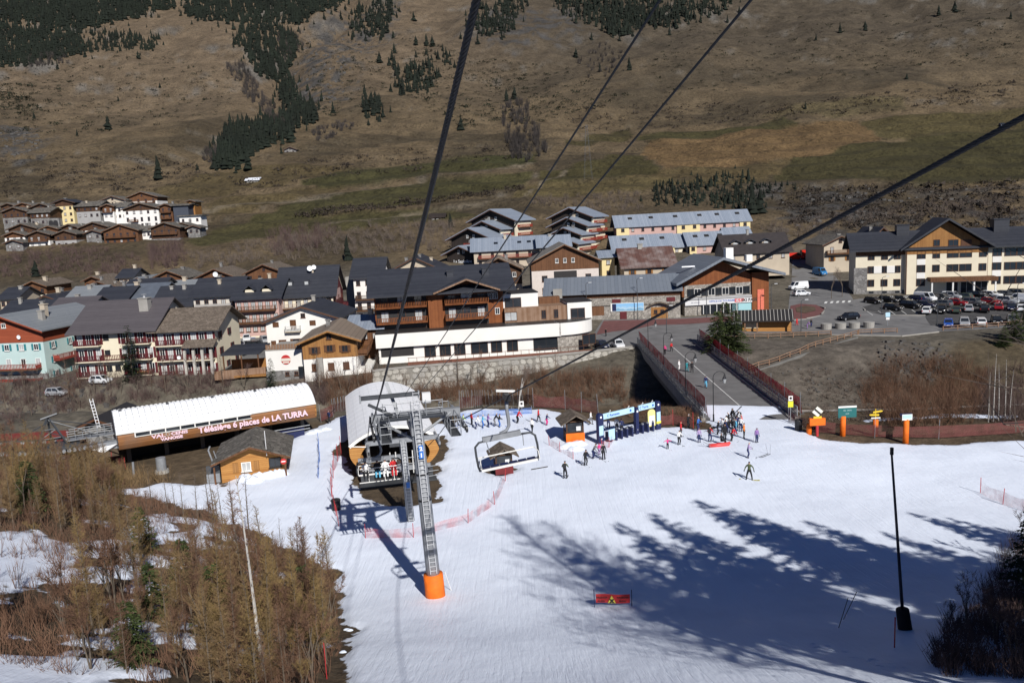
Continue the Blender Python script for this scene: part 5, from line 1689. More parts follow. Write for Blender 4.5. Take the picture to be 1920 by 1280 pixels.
# ------------------------------------------------------------------ chairlift
LYAW = 0.2136                                   # heading of the lift line
LU = Vector((-math.sin(LYAW), math.cos(LYAW), 0))
LV = Vector((math.cos(LYAW), math.sin(LYAW), 0))
def rope_pts(p0, px, py, y1, ext, n, sag):
	"""from a point at the tower towards a place seen in the photograph at depth y1, carried on beyond the frame"""
	a, b = Vector(p0), at_y(px, py, y1)
	pts = []
	for k in range(n + 1):
		t = (1 + ext) * k / n
		p = a.lerp(b, t)
		p.z -= sag * 4 * t * (1 + ext - t) / (1 + ext) ** 2
		pts.append(p)
	return pts
def twisted(name, pts, r, label, mat, pitch=.55, strands=6):
	"""wire rope of twisted strands"""
	o = thing(name, label, 'cable', pts[0])
	base = Vector(pts[0])
	tot = 0
	mb = MB()
	dense = []
	for i in range(len(pts) - 1):
		seg = (pts[i + 1] - pts[i])
		n = max(1, int(seg.length / .09))
		for k in range(n):
			dense.append(pts[i] + seg * (k / n))
	dense.append(pts[-1])
	d = (dense[-1] - dense[0]).normalized()
	a = d.orthogonal().normalized()
	b = d.cross(a)
	for s in range(strands):
		line = []
		tot = 0
		for k, p in enumerate(dense):
			if k:
				tot += (dense[k] - dense[k - 1]).length
			t = 2 * math.pi * (s / strands + tot / pitch)
			line.append(p - base + (a * math.cos(t) + b * math.sin(t)) * r * .58)
		MBs = MB().sweep(line, r * .47, 5)
		MBs.build('strand', mat, o, smooth=True)
	return o
ROPE = plain('greased_rope', (.016, .017, .022), .5, .3, 6, 0, .2, .4)
TB = on_z(818, 1130, .8)                    # foot of the near tower
LEFT = at_y(697, 797, 51.0)
RIGHT_ = LEFT + LV * 5.9
RIGHT_.z = at_y(868, 787, RIGHT_.y).z
pA = rope_pts(LEFT, 880, 0, 7.7, .35, 14, .28)
pD = rope_pts(RIGHT_, 1920, 200, 8.4, .45, 14, .12)
twisted('haul_rope', pA, .040, 'thick twisted steel cable rising overhead left of centre', ROPE)
twisted('haul_rope', pD, .034, 'steel cable running from the upper right edge down to the lift tower', ROPE)
for (x, y, yy, end, lab) in ((1200, 40, 12.0, (761, 737), 'thin dark cable running up the middle of the picture, left of its twin'),
							 (1390, 0, 10.0, (786, 737), 'thin dark cable rising to the top right, right of its twin')):
	e0 = at_y(end[0], end[1], 51.5)
	pts = rope_pts(e0, x, y, yy, .5, 24, .15)
	o = MB().sweep([p - e0 for p in pts], .020, 6).build('cable', ROPE, None, e0)
	tag(o, lab, 'cable')
# ---- near tower
tw = thing('lift_tower', 'tall grey lift tower with ladder, orange padded foot and crossarm', 'lift tower', TB, LYAW)
Ht = 12.6
lean = Vector((-.45, .5, 0))
def tl(z):
	return Vector((lean.x * z / Ht, lean.y * z / Ht, z))
MB().sweep([tl(-.5), tl(Ht * .5), tl(Ht)], [.46, .42, .36], 14).build('mast', GREYM, tw, smooth=True)
MB().sweep([tl(-.4), tl(1.0), tl(2.0)], [.66, .64, .63], 16).build('padding', ORANGE, tw, smooth=True)
for z in (8.6, 6.9):
	MB().sweep([tl(z), tl(z + .12)], .44, 14).build('band', BLACKM, tw)
LADD = plain('ladder_paint', (.46, .47, .49), .5, .05)
for s in (-.2, .2):
	MB().sweep([tl(2.2) + Vector((s, -.52, 0)), tl(Ht + .6) + Vector((s, -.5, 0))], .03, 5).build('ladder_rail', LADD, tw)
rung = MB().box((0, 0, 0), (.4, .04, .04)).mesh('ladder_rung', LADD)
for k in range(38):
	z = 2.4 + k * .29
	put('ladder_rung', rung, tw, tl(z) + Vector((0, -.51, 0)))
pl = MB().box((0, 0, 0), (.3, .04, .85)).build('number_plate', plain('plate_blue', (.04, .16, .50), .5, .1), tw, tl(10.2) + Vector((.05, -.56, 0)))
text('2', .36, WHITEPRINT, pl, (0, -.03, .2), UPRIGHT, .02)
text('1', .36, WHITEPRINT, pl, (0, -.03, -.22), UPRIGHT, .02)
top = tl(Ht)
lc = LEFT - TB
lx = lc.x * math.cos(LYAW) + lc.y * math.sin(LYAW)
ly = -lc.x * math.sin(LYAW) + lc.y * math.cos(LYAW)
lz = LEFT.z - TB.z
rx_ = lx + 5.9
zb = lz + .35
MB().box(((lx + rx_) / 2, ly + .2, zb), (5.9, .45, .5)).build('crossarm', GREYM, tw)
MB().box((top.x, (top.y + ly) / 2, zb - .3), (.7, abs(ly - top.y) + .8, .5)).build('saddle', GREYM, tw)
wheel = MB().tube((-.06, 0, 0), (.06, 0, 0), .23, .23, 12).mesh('sheave', BLACKM)
for xx in (lx, rx_):
	MB().box((xx + (.16 if xx < 0 else -.16), ly, lz + .12), (.12, 5.4, .2)).build('sheave_beam', GREYM, tw)
	for k in range(10):
		put('sheave', wheel, tw, (xx, ly - 2.5 + k * .55, lz - .25))
	# catwalk beside the sheaves
	cx = xx + (.75 if xx < 0 else -.75)
	MB().box((cx, ly, lz - .55), (.65, 5.6, .06)).build('catwalk', GREYMD, tw)
	for s in (-1, 1):
		for zz in (.0, .5):
			MB().tube((cx + s * .33, ly - 2.8, lz + zz), (cx + s * .33, ly + 2.8, lz + zz), .025, n=5).build('catwalk_rail', GREYM, tw)
	for k in range(5):
		for s in (-1, 1):
			MB().tube((0, 0, 0), (0, 0, 1.1), .025, n=5).build('catwalk_post', GREYM, tw, (cx + s * .33, ly - 2.8 + 1.4 * k, lz - .55))
	for k in (-1, 1):
		for zz in (.0, .5):
			MB().tube((cx - .33, ly + k * 2.8, lz + zz), (cx + .33, ly + k * 2.8, lz + zz), .025, n=5).build('catwalk_rail', GREYM, tw)
# gantry above the head
g0 = Vector((top.x - .9, ly, zb + .2))
MB().sweep([g0, g0 + Vector((-.6, .6, 2.1))], [.17, .15], 4).build('gantry_column', GREYM, tw)
MB().sweep([g0 + Vector((-1.9, -.3, .9)), g0 + Vector((-.4, -.1, 0))], .12, 4).build('gantry_strut', GREYMD, tw)
MB().box((top.x - 1.4, ly - .3, zb + 1.55), (3.9, .26, .26)).build('lifting_beam', GREYMD, tw)
for x in (-3.3, .5):
	MB().box((0, 0, 0), (.1, .34, .5)).build('lifting_eye', GREYM, tw, (top.x + x, ly - .3, zb + 1.5))
for s in (-.2, .2):
	MB().tube((top.x + .3 + s, ly - .5, zb - .3), (top.x + .3 + s, ly - .5, zb + 1.7), .025, n=5).build('head_ladder_rail', LADD, tw)
for k in range(7):
	put('ladder_rung', rung, tw, (top.x + .3, ly - .5, zb + .05 + k * .26))
MB().box((top.x + 1.0, ly - .2, zb + 1.2), (.55, .35, .7)).build('control_box', PALEPANEL, tw)
# service platform with railings in the middle
MB().box((top.x + .1, ly - .1, zb + .05), (4.4, 1.0, .06)).build('platform', GREYMD, tw)
for x in (-1.9, -1.0, -.1, .9, 2.0):
	MB().tube((0, 0, 0), (0, 0, 1.05), .028, n=5).build('platform_post', GREYM, tw, (top.x + x, ly - .6, zb + .08))
for zz in (.55, 1.05):
	MB().tube((top.x - 1.9, ly - .6, zb + zz), (top.x + 2.0, ly - .6, zb + zz), .025, n=5).build('platform_rail', GREYM, tw)
for x in (-2.4, 2.6):
	MB().sweep([(top.x, ly, zb - 1.6), (top.x + x, ly, zb)], .09, 5).build('brace', GREYM, tw)
# ---- chairs
def chair(name, label, rope_point, rz, width, hang=3.6, pad=NAVY, bar=True):
	r = thing(name, label, 'chairlift chair', rope_point, rz)
	MB().box((0, 0, -.05), (.25, .75, .28)).build('grip', BLACKM, r)
	MB().box((0, .35, .18), (.9, .14, .1)).build('grip_lever', FRAMEW, r)
	pts = [(0, 0, -.15), (.05, 0, -.7), (.16, 0, -1.2), (.20, 0, -1.5), (.1, 0, -1.75), (-.2, 0, -1.92)]
	MB().sweep(pts, [.09, .085, .08, .08, .08, .08], 8).build('hanger', GREYM, r, smooth=True)
	w = width
	MB().box((-.12, 0, -2.02), (w * .62, .2, .26)).build('top_beam', GREYM, r)
	zt_, zb_ = -2.08, -hang
	for s in (-1, 1):
		q = [(s * w * .28 - .1, -.05, zt_), (s * w * .42, -.05, zt_ - .03), (s * w * .49, -.06, zt_ - .22), (s * w * .5, -.08, zt_ - .7), (s * w * .495, -.02, zb_ + .25), (s * w * .475, .05, zb_)]
		MB().sweep(q, .055, 7).build('side_bow', GREYMD, r, smooth=True)
		MB().sweep([(s * w * .44, -.1, zb_ + .75), (s * w * .47, -.45, zb_ + .6), (s * w * .47, -.5, zb_ + .2)], .025, 5).build('armrest', FRAMEW, r)
		MB().tube((s * w * .3, 0, zt_), (s * w * .28, -.05, zt_ - .62), .022, n=5).build('tie_rod', GREYM, r)
	MB().box((0, -.28, zb_ + .12), (w * .93, .09, .1)).build('seat_front_bar', FRAMEW, r)
	n = 6
	for k in range(n):
		x = -w * .45 + w * .9 * (k + .5) / n
		MB().box((0, 0, 0), (w * .9 / n - .06, .46, .09)).build('seat_cushion', pad, r, (x, -.02, zb_ + .10))
	MB().sweep([(-w * .46, .24, zb_ + .62), (w * .46, .24, zb_ + .62)], .035, 6).build('back_rail', FRAMEW, r)
	if bar:
		MB().sweep([(-w * .46, -.62, zb_ - .32), (w * .46, -.62, zb_ - .32)], .035, 6).build('foot_rest', FRAMEW, r)
	for s in (-.25, .1, .3) if bar else ():
		MB().tube((s * w, -.2, zb_ + .55), (s * w, -.62, zb_ - .3), .022, n=5).build('foot_rest_stay', FRAMEW, r)
	if bar:
		MB().sweep([(-w * .44, -.42, zb_ + .58), (w * .44, -.42, zb_ + .58)], .03, 6).build('safety_bar', FRAMEW, r)
	else:
		MB().box((0, .2, zb_ + .03), (w * .95, .1, .1)).build('rear_seat_bar', FRAMEW, r)
	return r
q = at_y(950, 742, 36.0)
ec = chair('lift_chair', 'empty six-seat chairlift chair hanging in front of the queue', q, LYAW, 2.95, 3.6, NAVY, False)
ec.rotation_euler = (0, .12, LYAW)
ec.scale = (1, 1, .93)
Pv = Matrix.Translation((0, 0, -2.0))
for ch in ec.children:
	if ch.name.split('.')[0] not in ('grip', 'grip_lever', 'hanger'):
		ch.matrix_basis = Pv @ Matrix.Rotation(-.23, 4, 'Y') @ Pv.inverted() @ ch.matrix_basis
# the loaded chair just past the tower
lcp = at_y(702, 806, 53.0)
loaded = chair('lift_chair', 'chairlift chair with four riders in front of the round-roofed station', lcp + Vector((.15, 0, 0)), LYAW, 3.1, 3.1)
# ropes on to the station
for a, b, nm in ((LEFT + LU * 2.6, LEFT + LU * 24 + Vector((0, 0, -8.2)), 'left'), (RIGHT_ + LU * 2.6, RIGHT_ + LU * 23 + Vector((0, 0, -8.0)), 'right')):
	o = MB().sweep([Vector((0, 0, 0)), (b - a) * .5 + Vector((0, 0, -.2)), b - a], .035, 6).build('station_rope', ROPE, None, a)
	tag(o, 'dark cable from the %s end of the tower crossarm down into the station' % nm, 'cable')
# ---- round-roofed station
so = Vector((-12.2, 77.0, 0))
st = thing('lift_station', 'white barrel-roofed lift station open at the front, with timber sides', 'lift station', so, LYAW)
Wd, Ln, ze_, rs = 8.9, 24.0, 3.85, 1.6
def barrel(mb, a0, a1, R, cz, y0, y1, n, th, mi=0):
	"""curved sheet about the y axis from angle a0 to a1 (measured from straight up)"""
	vs, fs = [], []
	for k in range(n + 1):
		a = a0 + (a1 - a0) * k / n
		for rr in (R, R - th):
			for y in (y0, y1):
				vs.append((math.sin(a) * rr, y, cz + math.cos(a) * rr))
	for k in range(n):
		b = k * 4
		fs += [(b, b + 4, b + 5, b + 1), (b + 2, b + 3, b + 7, b + 6), (b, b + 2, b + 6, b + 4), (b + 1, b + 5, b + 7, b + 3)]
	fs += [(0, 1, 3, 2), (n * 4, n * 4 + 2, n * 4 + 3, n * 4 + 1)]
	mb.add(vs, fs, mi)
Rb = ((Wd / 2) ** 2 + rs ** 2) / (2 * rs)
ang = math.asin(Wd / 2 / Rb)
mb = MB()
barrel(mb, -ang, ang, Rb, ze_ + rs - Rb, 0, Ln, 16, .16)
mb.build('roof_shell', WHITEM, st, smooth=False)
# roof panels as separate sheets
nx, ny = 9, 12
pms = cached('station_panel', lambda: None)
for i in range(nx):
	a0, a1 = -ang + 2 * ang * i / nx, -ang + 2 * ang * (i + 1) / nx
	mb = MB()
	g = .012 / Rb
	barrel(mb, a0 + g, a1 - g, Rb + .03, ze_ + rs - Rb, .015, Ln / ny - .015, 2, .028)
	me = mb.mesh('roof_panel', WHITEM)
	for j in range(ny):
		put('roof_panel', me, st, (0, j * Ln / ny, 0))
for s in (-1, 1):
	mb = MB()
	Rs = 3.2
	cz = ze_ - .6
	n = 8
	vs, fs = [], []
	for k in range(n + 1):
		t = -.35 + 1.35 * k / n
		x = s * (Wd / 2 - .05 - (0 if t < .1 else (t - .1) ** 2 * 1.5))
		z = ze_ + .1 - (t + .35) * 1.75
		for y in (.1, Ln - .1):
			vs += [(x, y, z), (x - s * .12, y, z)]
	for k in range(n):
		b = k * 4
		fs += [(b, b + 2, b + 6, b + 4), (b + 1, b + 5, b + 7, b + 3), (b, b + 4, b + 5, b + 1), (b + 2, b + 3, b + 7, b + 6)]
	mb.add(vs, fs)
	mb.build('timber_side', HONEYH, st)
	# crescent-shaped front cheek
	poly = []
	for k in range(9):
		t = k / 8
		poly.append((s * (Wd / 2 - (max(0, t - .3)) ** 2 * 2.6), ze_ - t * 2.6))
	inner = [(s * (Wd / 2 - 1.75 + .75 * math.sin(math.pi * k / 8)), ze_ - 2.6 + 2.55 * k / 8) for k in range(9)]
	MB().extrude(poly + inner, 'y', -.05, .08).build('front_cheek', HONEYH, st)
	MB().sweep([(s * Wd / 2, -.12, ze_ + .05), (s * (Wd / 2 - 1.9), -.12, ze_ - .2)], .06, 5).build('trim', FRAMEW, st)
mb = MB()
barrel(mb, -ang, ang, Rb + .09, ze_ + rs - Rb, -.1, .08, 16, .3)
mb.build('front_trim', FRAMEW, st)
MB().box((0, Ln / 2, -.9), (Wd * .8, Ln, .5)).build('floor', CONCD, st)
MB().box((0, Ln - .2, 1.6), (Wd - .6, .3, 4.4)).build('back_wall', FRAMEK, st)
for x in (-2.6, 2.6):
	for y in (2.5, 9, 15):
		MB().box((0, 0, 1.6), (.4, .4, 4.8)).build('column', GREYMD, st, (x, y, -.6))
MB().tube((0, 11, 2.4), (0, 11, 2.7), 2.7, 2.7, 24).build('bullwheel', GREYMD, st)
MB().box((0, 6, 3.6), (1.0, 12, .5)).build('main_girder', GREYMD, st)
for s in (-1, 1):
	MB().box((s * 2.6, 3.5, 2.4), (.3, 9, .35)).build('track_beam', GREYM, st)
	for k in range(7):
		MB().tube((s * 2.6 - .1, 0, 0), (s * 2.6 + .1, 0, 0), .3, .3, 10).build('tyre', BLACKM, st, (0, -.2 + k * 1.1, 2.1))
	MB().box((s * 2.9, -.3, .6), (1.3, 1.0, 1.5)).build('drive_cabinet', GREYMD, st)
MB().box((-1.4, -1.0, 2.6), (4.6, .3, .45)).build('entry_beam', GREYM, st)
MB().box((.2, -1.2, 1.5), (6.2, .25, .4)).build('entry_beam', GREYM, st)
for k in range(6):
	MB().tube((0, 0, 0), (0, 0, 2.3), .05, n=5).build('stanchion', FRAMEW, st, (-.6 + k * .55, -1.3, .9))
for zz in (1.3, 1.9, 2.5):
	MB().tube((-.8, -1.35, zz), (2.6, -1.35, zz), .035, n=5).build('guard_rail', GREYM, st)
for zz in (.3, .8, 1.3):
	MB().tube((2.4, -1.2, zz), (4.1, -1.0, zz), .03, n=5).build('guard_rail', GREYM, st)
MB().box((0, -1.2, .15), (7.6, 1.6, .14)).build('service_platform', GREYMD, st)
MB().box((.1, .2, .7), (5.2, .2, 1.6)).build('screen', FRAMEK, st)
for s in (-1, 1):
	MB().sweep([(s * 2.5, -1.4, -.1), (s * 1.2, .5, -1.2)], .14, 6).build('prop', GREYMD, st)
# second short tower in front of the station
t2 = on_z(771, 982, 0.0)
tt = thing('short_lift_tower', 'short grey lift tower with ladder at the station mouth', 'lift tower', t2, LYAW)
MB().sweep([(0, 0, -.4), (-.1, .1, 3.6), (-.2, .2, 7.4)], [.34, .32, .3], 12).build('mast', GREYM, tt, smooth=True)
MB().tube((0, 0, -.2), (0, 0, .18), .62, .62, 12).build('base_plate', plain('rusty_plate', (.16, .07, .05), .8, .2), tt)
for k in range(24):
	put('ladder_rung', rung, tt, (-.2 * k / 26, -.40 + .2 * k / 26, .5 + k * .28))
for s in (-.2, .2):
	MB().sweep([(s, -.41, .3), (s - .2, -.22, 7.3)], .03, 5).build('ladder_rail', LADD, tt)
MB().box((-.2, .3, 7.3), (6.2, .3, .35)).build('crossarm', GREYM, tt)
for s in (-3.1, 2.7):
	MB().box((s, .3, 7.2), (.16, 3.6, .24)).build('sheave_beam', GREYM, tt)
	for k in range(6):
		put('sheave', wheel, tt, (s, -1.2 + k * .6, 6.95))
bp = MB().box((0, 0, 0), (.3, .03, .5)).build('number_plate', MATS['plate_blue'], tt, (-.05, -.45, 3.6))
# ---- long barrel station on the left with lettering
SA, SB = on_z(222, 845, 2.4), on_z(594, 783, 2.4)
sd = SB - SA
ls = thing('lift_depot', 'long white barrel-roofed lift building with wooden sides and pink lettering', 'lift building', (SA.x, SA.y, 0), math.atan2(sd.y, sd.x))
SL = sd.length
def prof(t):
	"""front half of the section, from the foot of the skirt (t=0) over the crown (t=1): (y, z)"""
	pts = [(0.35, 2.4), (.10, 2.85), (0, 3.35), (.03, 3.85), (.16, 4.3), (.6, 4.85), (1.25, 5.35), (2.05, 5.75), (2.9, 6.02), (3.8, 6.12)]
	k = t * (len(pts) - 1)
	i = min(int(k), len(pts) - 2)
	f = k - i
	return (pts[i][0] + (pts[i + 1][0] - pts[i][0]) * f, pts[i][1] + (pts[i + 1][1] - pts[i][1]) * f)
def band(mb, t0, t1, x0, x1, n, out=0.0, th=.12, mirror=False):
	for k in range(n):
		a, b = prof(t0 + (t1 - t0) * k / n), prof(t0 + (t1 - t0) * (k + 1) / n)
		nn = Vector((0, a[1] - b[1], b[0] - a[0])).normalized()
		if nn.y > 0 or (abs(nn.y) < 1e-4 and nn.z < 0):
			nn = -nn
		if nn.z < 0 and t0 > .35:
			nn = -nn
		o1, o2 = nn * out, nn * (out - th)
		V = []
		for x in (x0, x1):
			for p in (a, b):
				for o_ in (o1, o2):
					y = p[0] + o_.y
					V.append((x, 7.6 - y if mirror else y, p[1] + o_.z))
		mb.add(V, [(0, 2, 6, 4), (1, 5, 7, 3), (0, 4, 5, 1), (2, 3, 7, 6), (0, 1, 3, 2), (4, 6, 7, 5)])
for mir in (False, True):
	mb = MB()
	band(mb, 0, .40, 0, SL, 6, 0, .14, mir)
	mb.build('timber_skirt', banded('skirt_boards', (.20, .082, .03), (.30, .135, .05), 'Z', 4.5, .6, .3, .3, .1, .35, weather=(.19, .125, .09)), ls)
	mb = MB()
	band(mb, .40, 1.0, -.05, SL + .05, 10, .05, .16, mir)
	mb.build('roof_shell', plain('roof_seam', (.34, .35, .37), .6, .1), ls)
# separate sheets on the side that is seen
nrow, ncol = 8, 34
for i in range(nrow):
	t0, t1 = .42 + .57 * i / nrow, .42 + .57 * (i + 1) / nrow
	mb = MB()
	band(mb, t0 + .005, t1 - .005, .02, SL / ncol - .03, 2, .085, .03)
	me = mb.mesh('roof_panel', WHITEM)
	for j in range(ncol):
		put('roof_panel', me, ls, (j * SL / ncol, 0, rnd.uniform(-.003, .003)))
MB().box((SL / 2, .02, 4.22), (SL + .1, .12, .16)).build('eaves_trim', FRAMEW, ls)
for j in range(46):
	MB().box((0, 0, 0), (.26, .3, .05)).build('ridge_cap', FRAMEW, ls, (.3 + j * (SL - .6) / 45, 3.95, 6.2))
for j in range(5):
	MB().box((0, 0, 0), (.3, .3, .22)).build('roof_vent', GREYMD, ls, (.8 + j * SL * .225, 3.3, 6.2))
for j in range(8):
	MB().box((0, 0, 0), (1.42, .1, .42)).build('window_strip', GLASS, ls, (2.6 + j * 1.55, -.05, 3.92))
	MB().box((0, 0, 0), (.12, .14, .52)).build('window_mullion', FRAMEW, ls, (2.6 + j * 1.55 - .78, -.06, 3.92))
for z in (3.67, 4.14):
	MB().box((2.6 + 3.5 * 1.55, -.07, z), (8 * 1.55 + .1, .14, .08)).build('window_frame', FRAMEW, ls)
for x in (0, SL):
	mb = MB()
	pts = [prof(k / 18) for k in range(19)]
	poly = pts + [(7.6 - p[0], p[1]) for p in reversed(pts)]
	mb.extrude(poly, 'x', x - .05 if x == 0 else x - .1, x + .1 if x == 0 else x + .04)
	mb.build('end_wall', HONEYH if x else GREYMD, ls)
PINKL = plain('pink_lettering', (.72, .52, .60), .6, 0)
text('Télésiège 6 places de LA TURRA', .96, PINKL, ls, (SL * .665, -.06, 3.2), (math.pi / 2 - .14, 0, 0), .034, .01, sx=.97)
text('VAL', .56, PINKL, ls, (SL * .188, -.06, 3.32), (math.pi / 2 - .1, 0, 0), .022, .01, sx=1.4)
text('CENIS', .50, PINKL, ls, (SL * .288, -.06, 3.34), (math.pi / 2 - .1, 0, 0), .022, .01, sx=1.3)
text('VANOISE', .45, PINKL, ls, (SL * .25, .02, 2.85), (math.pi / 2 - .25, 0, 0), .02, .01, sx=1.25)
mb = MB()
for k in range(8):
	a = 2 * math.pi * k / 8
	mb.add([(math.cos(a - .16) * .12, 0, math.sin(a - .16) * .12), (math.cos(a) * .55, 0, math.sin(a) * .48), (math.cos(a + .16) * .12, 0, math.sin(a + .16) * .12)], [(0, 1, 2)])
mb.build('star_emblem', WHITEPRINT, ls, (SL * .232, -.09, 3.4)).rotation_euler = (-.1, 0, 0)
for j in range(6):
	MB().box((0, 0, 1.0), (.45, .45, 3.6)).build('pillar', CONCD, ls, (1.2 + j * (SL - 2.0) / 5, 4.2, -.4))
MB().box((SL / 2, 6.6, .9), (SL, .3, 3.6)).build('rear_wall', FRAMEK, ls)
MB().box((SL * .75, 1.4, .5), (SL * .38, .2, 1.3)).build('barrier', NAVY, ls)
for zz in (1.0, 1.4):
	MB().tube((SL * .56, 1.1, zz), (SL * .97, 1.1, zz), .06, n=5).build('queue_rail', GREYM, ls)
# ---- garage machinery left of it
mc = thing('lift_machinery', 'grey lift machinery with sheaves, lattice frame and walkways on a thick column', 'lift machinery', (SA.x, SA.y, 0), math.atan2(sd.y, sd.x))
MB().sweep([(-5.1, 1.9, -1.6), (-5.35, 2.0, 1.2), (-5.5, 2.1, 2.6)], [.78, .72, .70], 16).build('column', GREYM, mc, smooth=True)
MB().sweep([(-5.5, 2.1, 2.5), (-5.5, 2.1, 3.1)], [.8, .8], 16).build('collar', BLACKM, mc)
MB().box((-5.6, 2.4, 3.4), (4.2, 2.8, .5)).build('head_frame', GREYMD, mc)
wh = MB().tube((0, -.08, 0), (0, .08, 0), .2, .2, 10).mesh('sheave', GREYM)
for k in range(20):
	x = -10.6 + k * .5
	z = 3.25 + max(0, (-6 - x)) * .16
	put('sheave', wh, mc, (x, .3, z))
	if k % 2 == 0:
		put('sheave', wh, mc, (x - .3, 4.6, z + .3))
MB().sweep([(-11, .5, 4.15), (-6.4, .5, 3.5), (-1, .5, 3.45)], .12, 4).build('sheave_beam', GREYMD, mc)
MB().sweep([(-11, 4.6, 4.4), (-6.4, 4.6, 3.8), (-.5, 4.6, 3.7)], .12, 4).build('sheave_beam', GREYMD, mc)
for a, b, rr in (((-7.6, 2.2, 3.4), (-6.3, 2.4, 6.6), .12), ((-4.6, 2.2, 3.4), (-6.1, 2.4, 6.6), .12), ((-6.2, 3.8, 3.4), (-6.2, 2.6, 6.6), .12), ((-6.2, 2.4, 6.4), (-.2, 1.0, 3.6), .06),
				 ((-6.2, 2.6, 6.4), (-.2, 4.2, 4.4), .06), ((-6.2, 2.4, 6.2), (-10.6, 2.2, 4.2), .06), ((-7.2, 2.2, 4.4), (-4.9, 2.4, 4.4), .07), ((-6.9, 2.2, 5.4), (-5.5, 2.4, 5.4), .07),
				 ((-7.2, 2.2, 4.4), (-5.5, 2.4, 5.4), .05), ((-4.9, 2.3, 4.4), (-6.9, 2.3, 5.4), .05), ((-6.9, 2.4, 6.6), (-5.3, 2.4, 7.0), .12)):
	MB().tube(a, b, rr, n=5).build('lattice_bar', GREYMD, mc)
MB().box((-2.4, 2.6, 3.9), (4.6, 1.2, .08)).build('walkway', GREYM, mc)
for zz in (4.4, 4.9):
	for yy in (2.0, 3.2):
		MB().tube((-4.7, yy, zz), (-.2, yy, zz), .03, n=5).build('walkway_rail', GREYM, mc)
for k in range(7):
	for yy in (2.0, 3.2):
		MB().tube((0, 0, 0), (0, 0, 1.0), .03, n=5).build('walkway_post', GREYM, mc, (-4.6 + k * .72, yy, 3.95))
MB().box((-.9, .6, 3.1), (2.0, .9, .8)).build('motor_box', GREYM, mc)
MB().add([(-2.6, -.3, 3.1), (0, -.3, 3.3), (0, .2, 2.9), (-1.4, -.2, 2.5)], [(0, 1, 2, 3), (3, 2, 1, 0)]).build('snow_guard', WHITEM, mc)
for s in (0, .32):
	MB().tube((-1.6 + s, 6.0, 4.0), (-2.0 + s, 6.4, 7.4), .03, n=5).build('ladder_rail', WHITEM, mc)
for k in range(9):
	MB().box((0, 0, 0), (.34, .05, .05)).build('ladder_rung', WHITEM, mc, (-1.48 - .045 * k, 6.0 + .045 * k, 4.2 + k * .36))
MB().box((-3.4, 5.2, .6), (9.0, .3, 2.6)).build('retaining_boards', plain('dark_old_boards', (.09, .065, .045), .9, .3, 3), mc)
r, W, rise, ro = chalet('small dark-roofed machine hut behind the left lift machinery', 158, 214, 795, 96, 3.0, 6.5, ridge='y', pitch=.42, wall=STONEG, roof=FRAMEK, rows=0, chim=0, name='machine_hut', cat='hut', gablewin=False)
draped('red_matting', pix_poly([(-10, 816), (60, 812), (128, 808), (128, 836), (92, 850), (40, 866), (-10, 852)], 0.0), REDT, .14)
# ---- timber cabin with slab roof
ca = thing('timber_cabin', 'honey timber cabin with grey slab roof beside the snow heap', 'cabin', on_z(417, 906, 0), .22)
cw, cd = 6.2, 6.4
MB().extrude([(0, -.6), (cw, -.6), (cw, 2.5), (cw / 2, 3.7), (0, 2.5)], 'y', 0, cd).build('wall', HONEYH, ca)
ro = gable_roof(cw, cd, 2.5, 'y', 1.2, .8, 1.0, .18).build('roof', LAUZE, ca)
for s in (-1, 1):
	MB().sweep([(cw / 2, -1.03, 3.68), (cw / 2 + s * (cw / 2 + .8), -1.03, 2.2)], .11, 4).build('barge_board', BROWNW, ro)
window(ca, cw * .40, 1.5, .95, .95, FRAMEW, GLASSL)
window(ca, cw * .86, 1.6, 1.2, 1.0, FRAMEK, GLASS)
MB().box((cw * .56, -.06, 1.5), (.55, .07, 1.0)).build('shutter', HONEYW, ca)
MB().box((cw * .23, -.06, 1.5), (.55, .07, 1.0)).build('shutter', HONEYW, ca)
MB().tube((0, 0, 0), (0, 0, 2.6), .04, n=5).build('aerial', PALEPANEL, ca, (cw * .75, -.7, 2.6))
for x in (-.5, cw + .2):
	MB().box((0, 0, .9), (.16, .16, 3.0)).build('porch_post', BROWNW, ca, (x, -.9, -.4))
no = MB().tube((0, 0, 0), (0, -.05, 0), .3, .3, 16).build('no_entry_sign', plain('sign_red', (.45, .03, .03)), ca, (cw + .05, -1.0, 1.9))
MB().box((0, -.06, 0), (.4, .02, .1)).build('sign_bar', WHITEPRINT, no)
# spare chair parked by the cabin
pc = thing('parked_chair', 'grey folded lift chair parked left of the timber cabin', 'chairlift chair', on_z(402, 905, 0), .2)
MB().box((0, 0, .55), (1.3, .5, .9)).build('seat_stack', GREYM, pc)
MB().box((0, .1, 1.4), (1.3, .2, .8)).build('backrest', GREYMD, pc)
MB().sweep([(.1, .2, 1.0), (.0, .3, 2.2), (-.3, .3, 3.4), (-.1, .3, 3.8)], .09, 7).build('hanger', GREYM, pc)
MB().sweep([(.5, .2, 1.0), (.4, .3, 2.4), (.2, .3, 3.3)], .06, 6).build('side_bow', GREYM, pc)
# pump drum and bollard in front of the dark opening
dr = thing('cable_drum', 'upright grey drum on a round base in front of the long lift building', 'drum', on_z(304, 886, 0))
MB().tube((0, 0, 0), (0, 0, .35), .75, .7, 16).build('base', CONC, dr)
MB().tube((0, 0, .35), (0, 0, 1.7), .52, .5, 16).build('drum', GREYM, dr)
bo_ = MB().tube((0, 0, -.2), (.08, 0, 1.6), .13, .12, 10).build('grey_post', GREYM, None, on_z(251, 893, 0))
tag(bo_, 'short pale grey post at the dark mouth of the lift building', 'post')
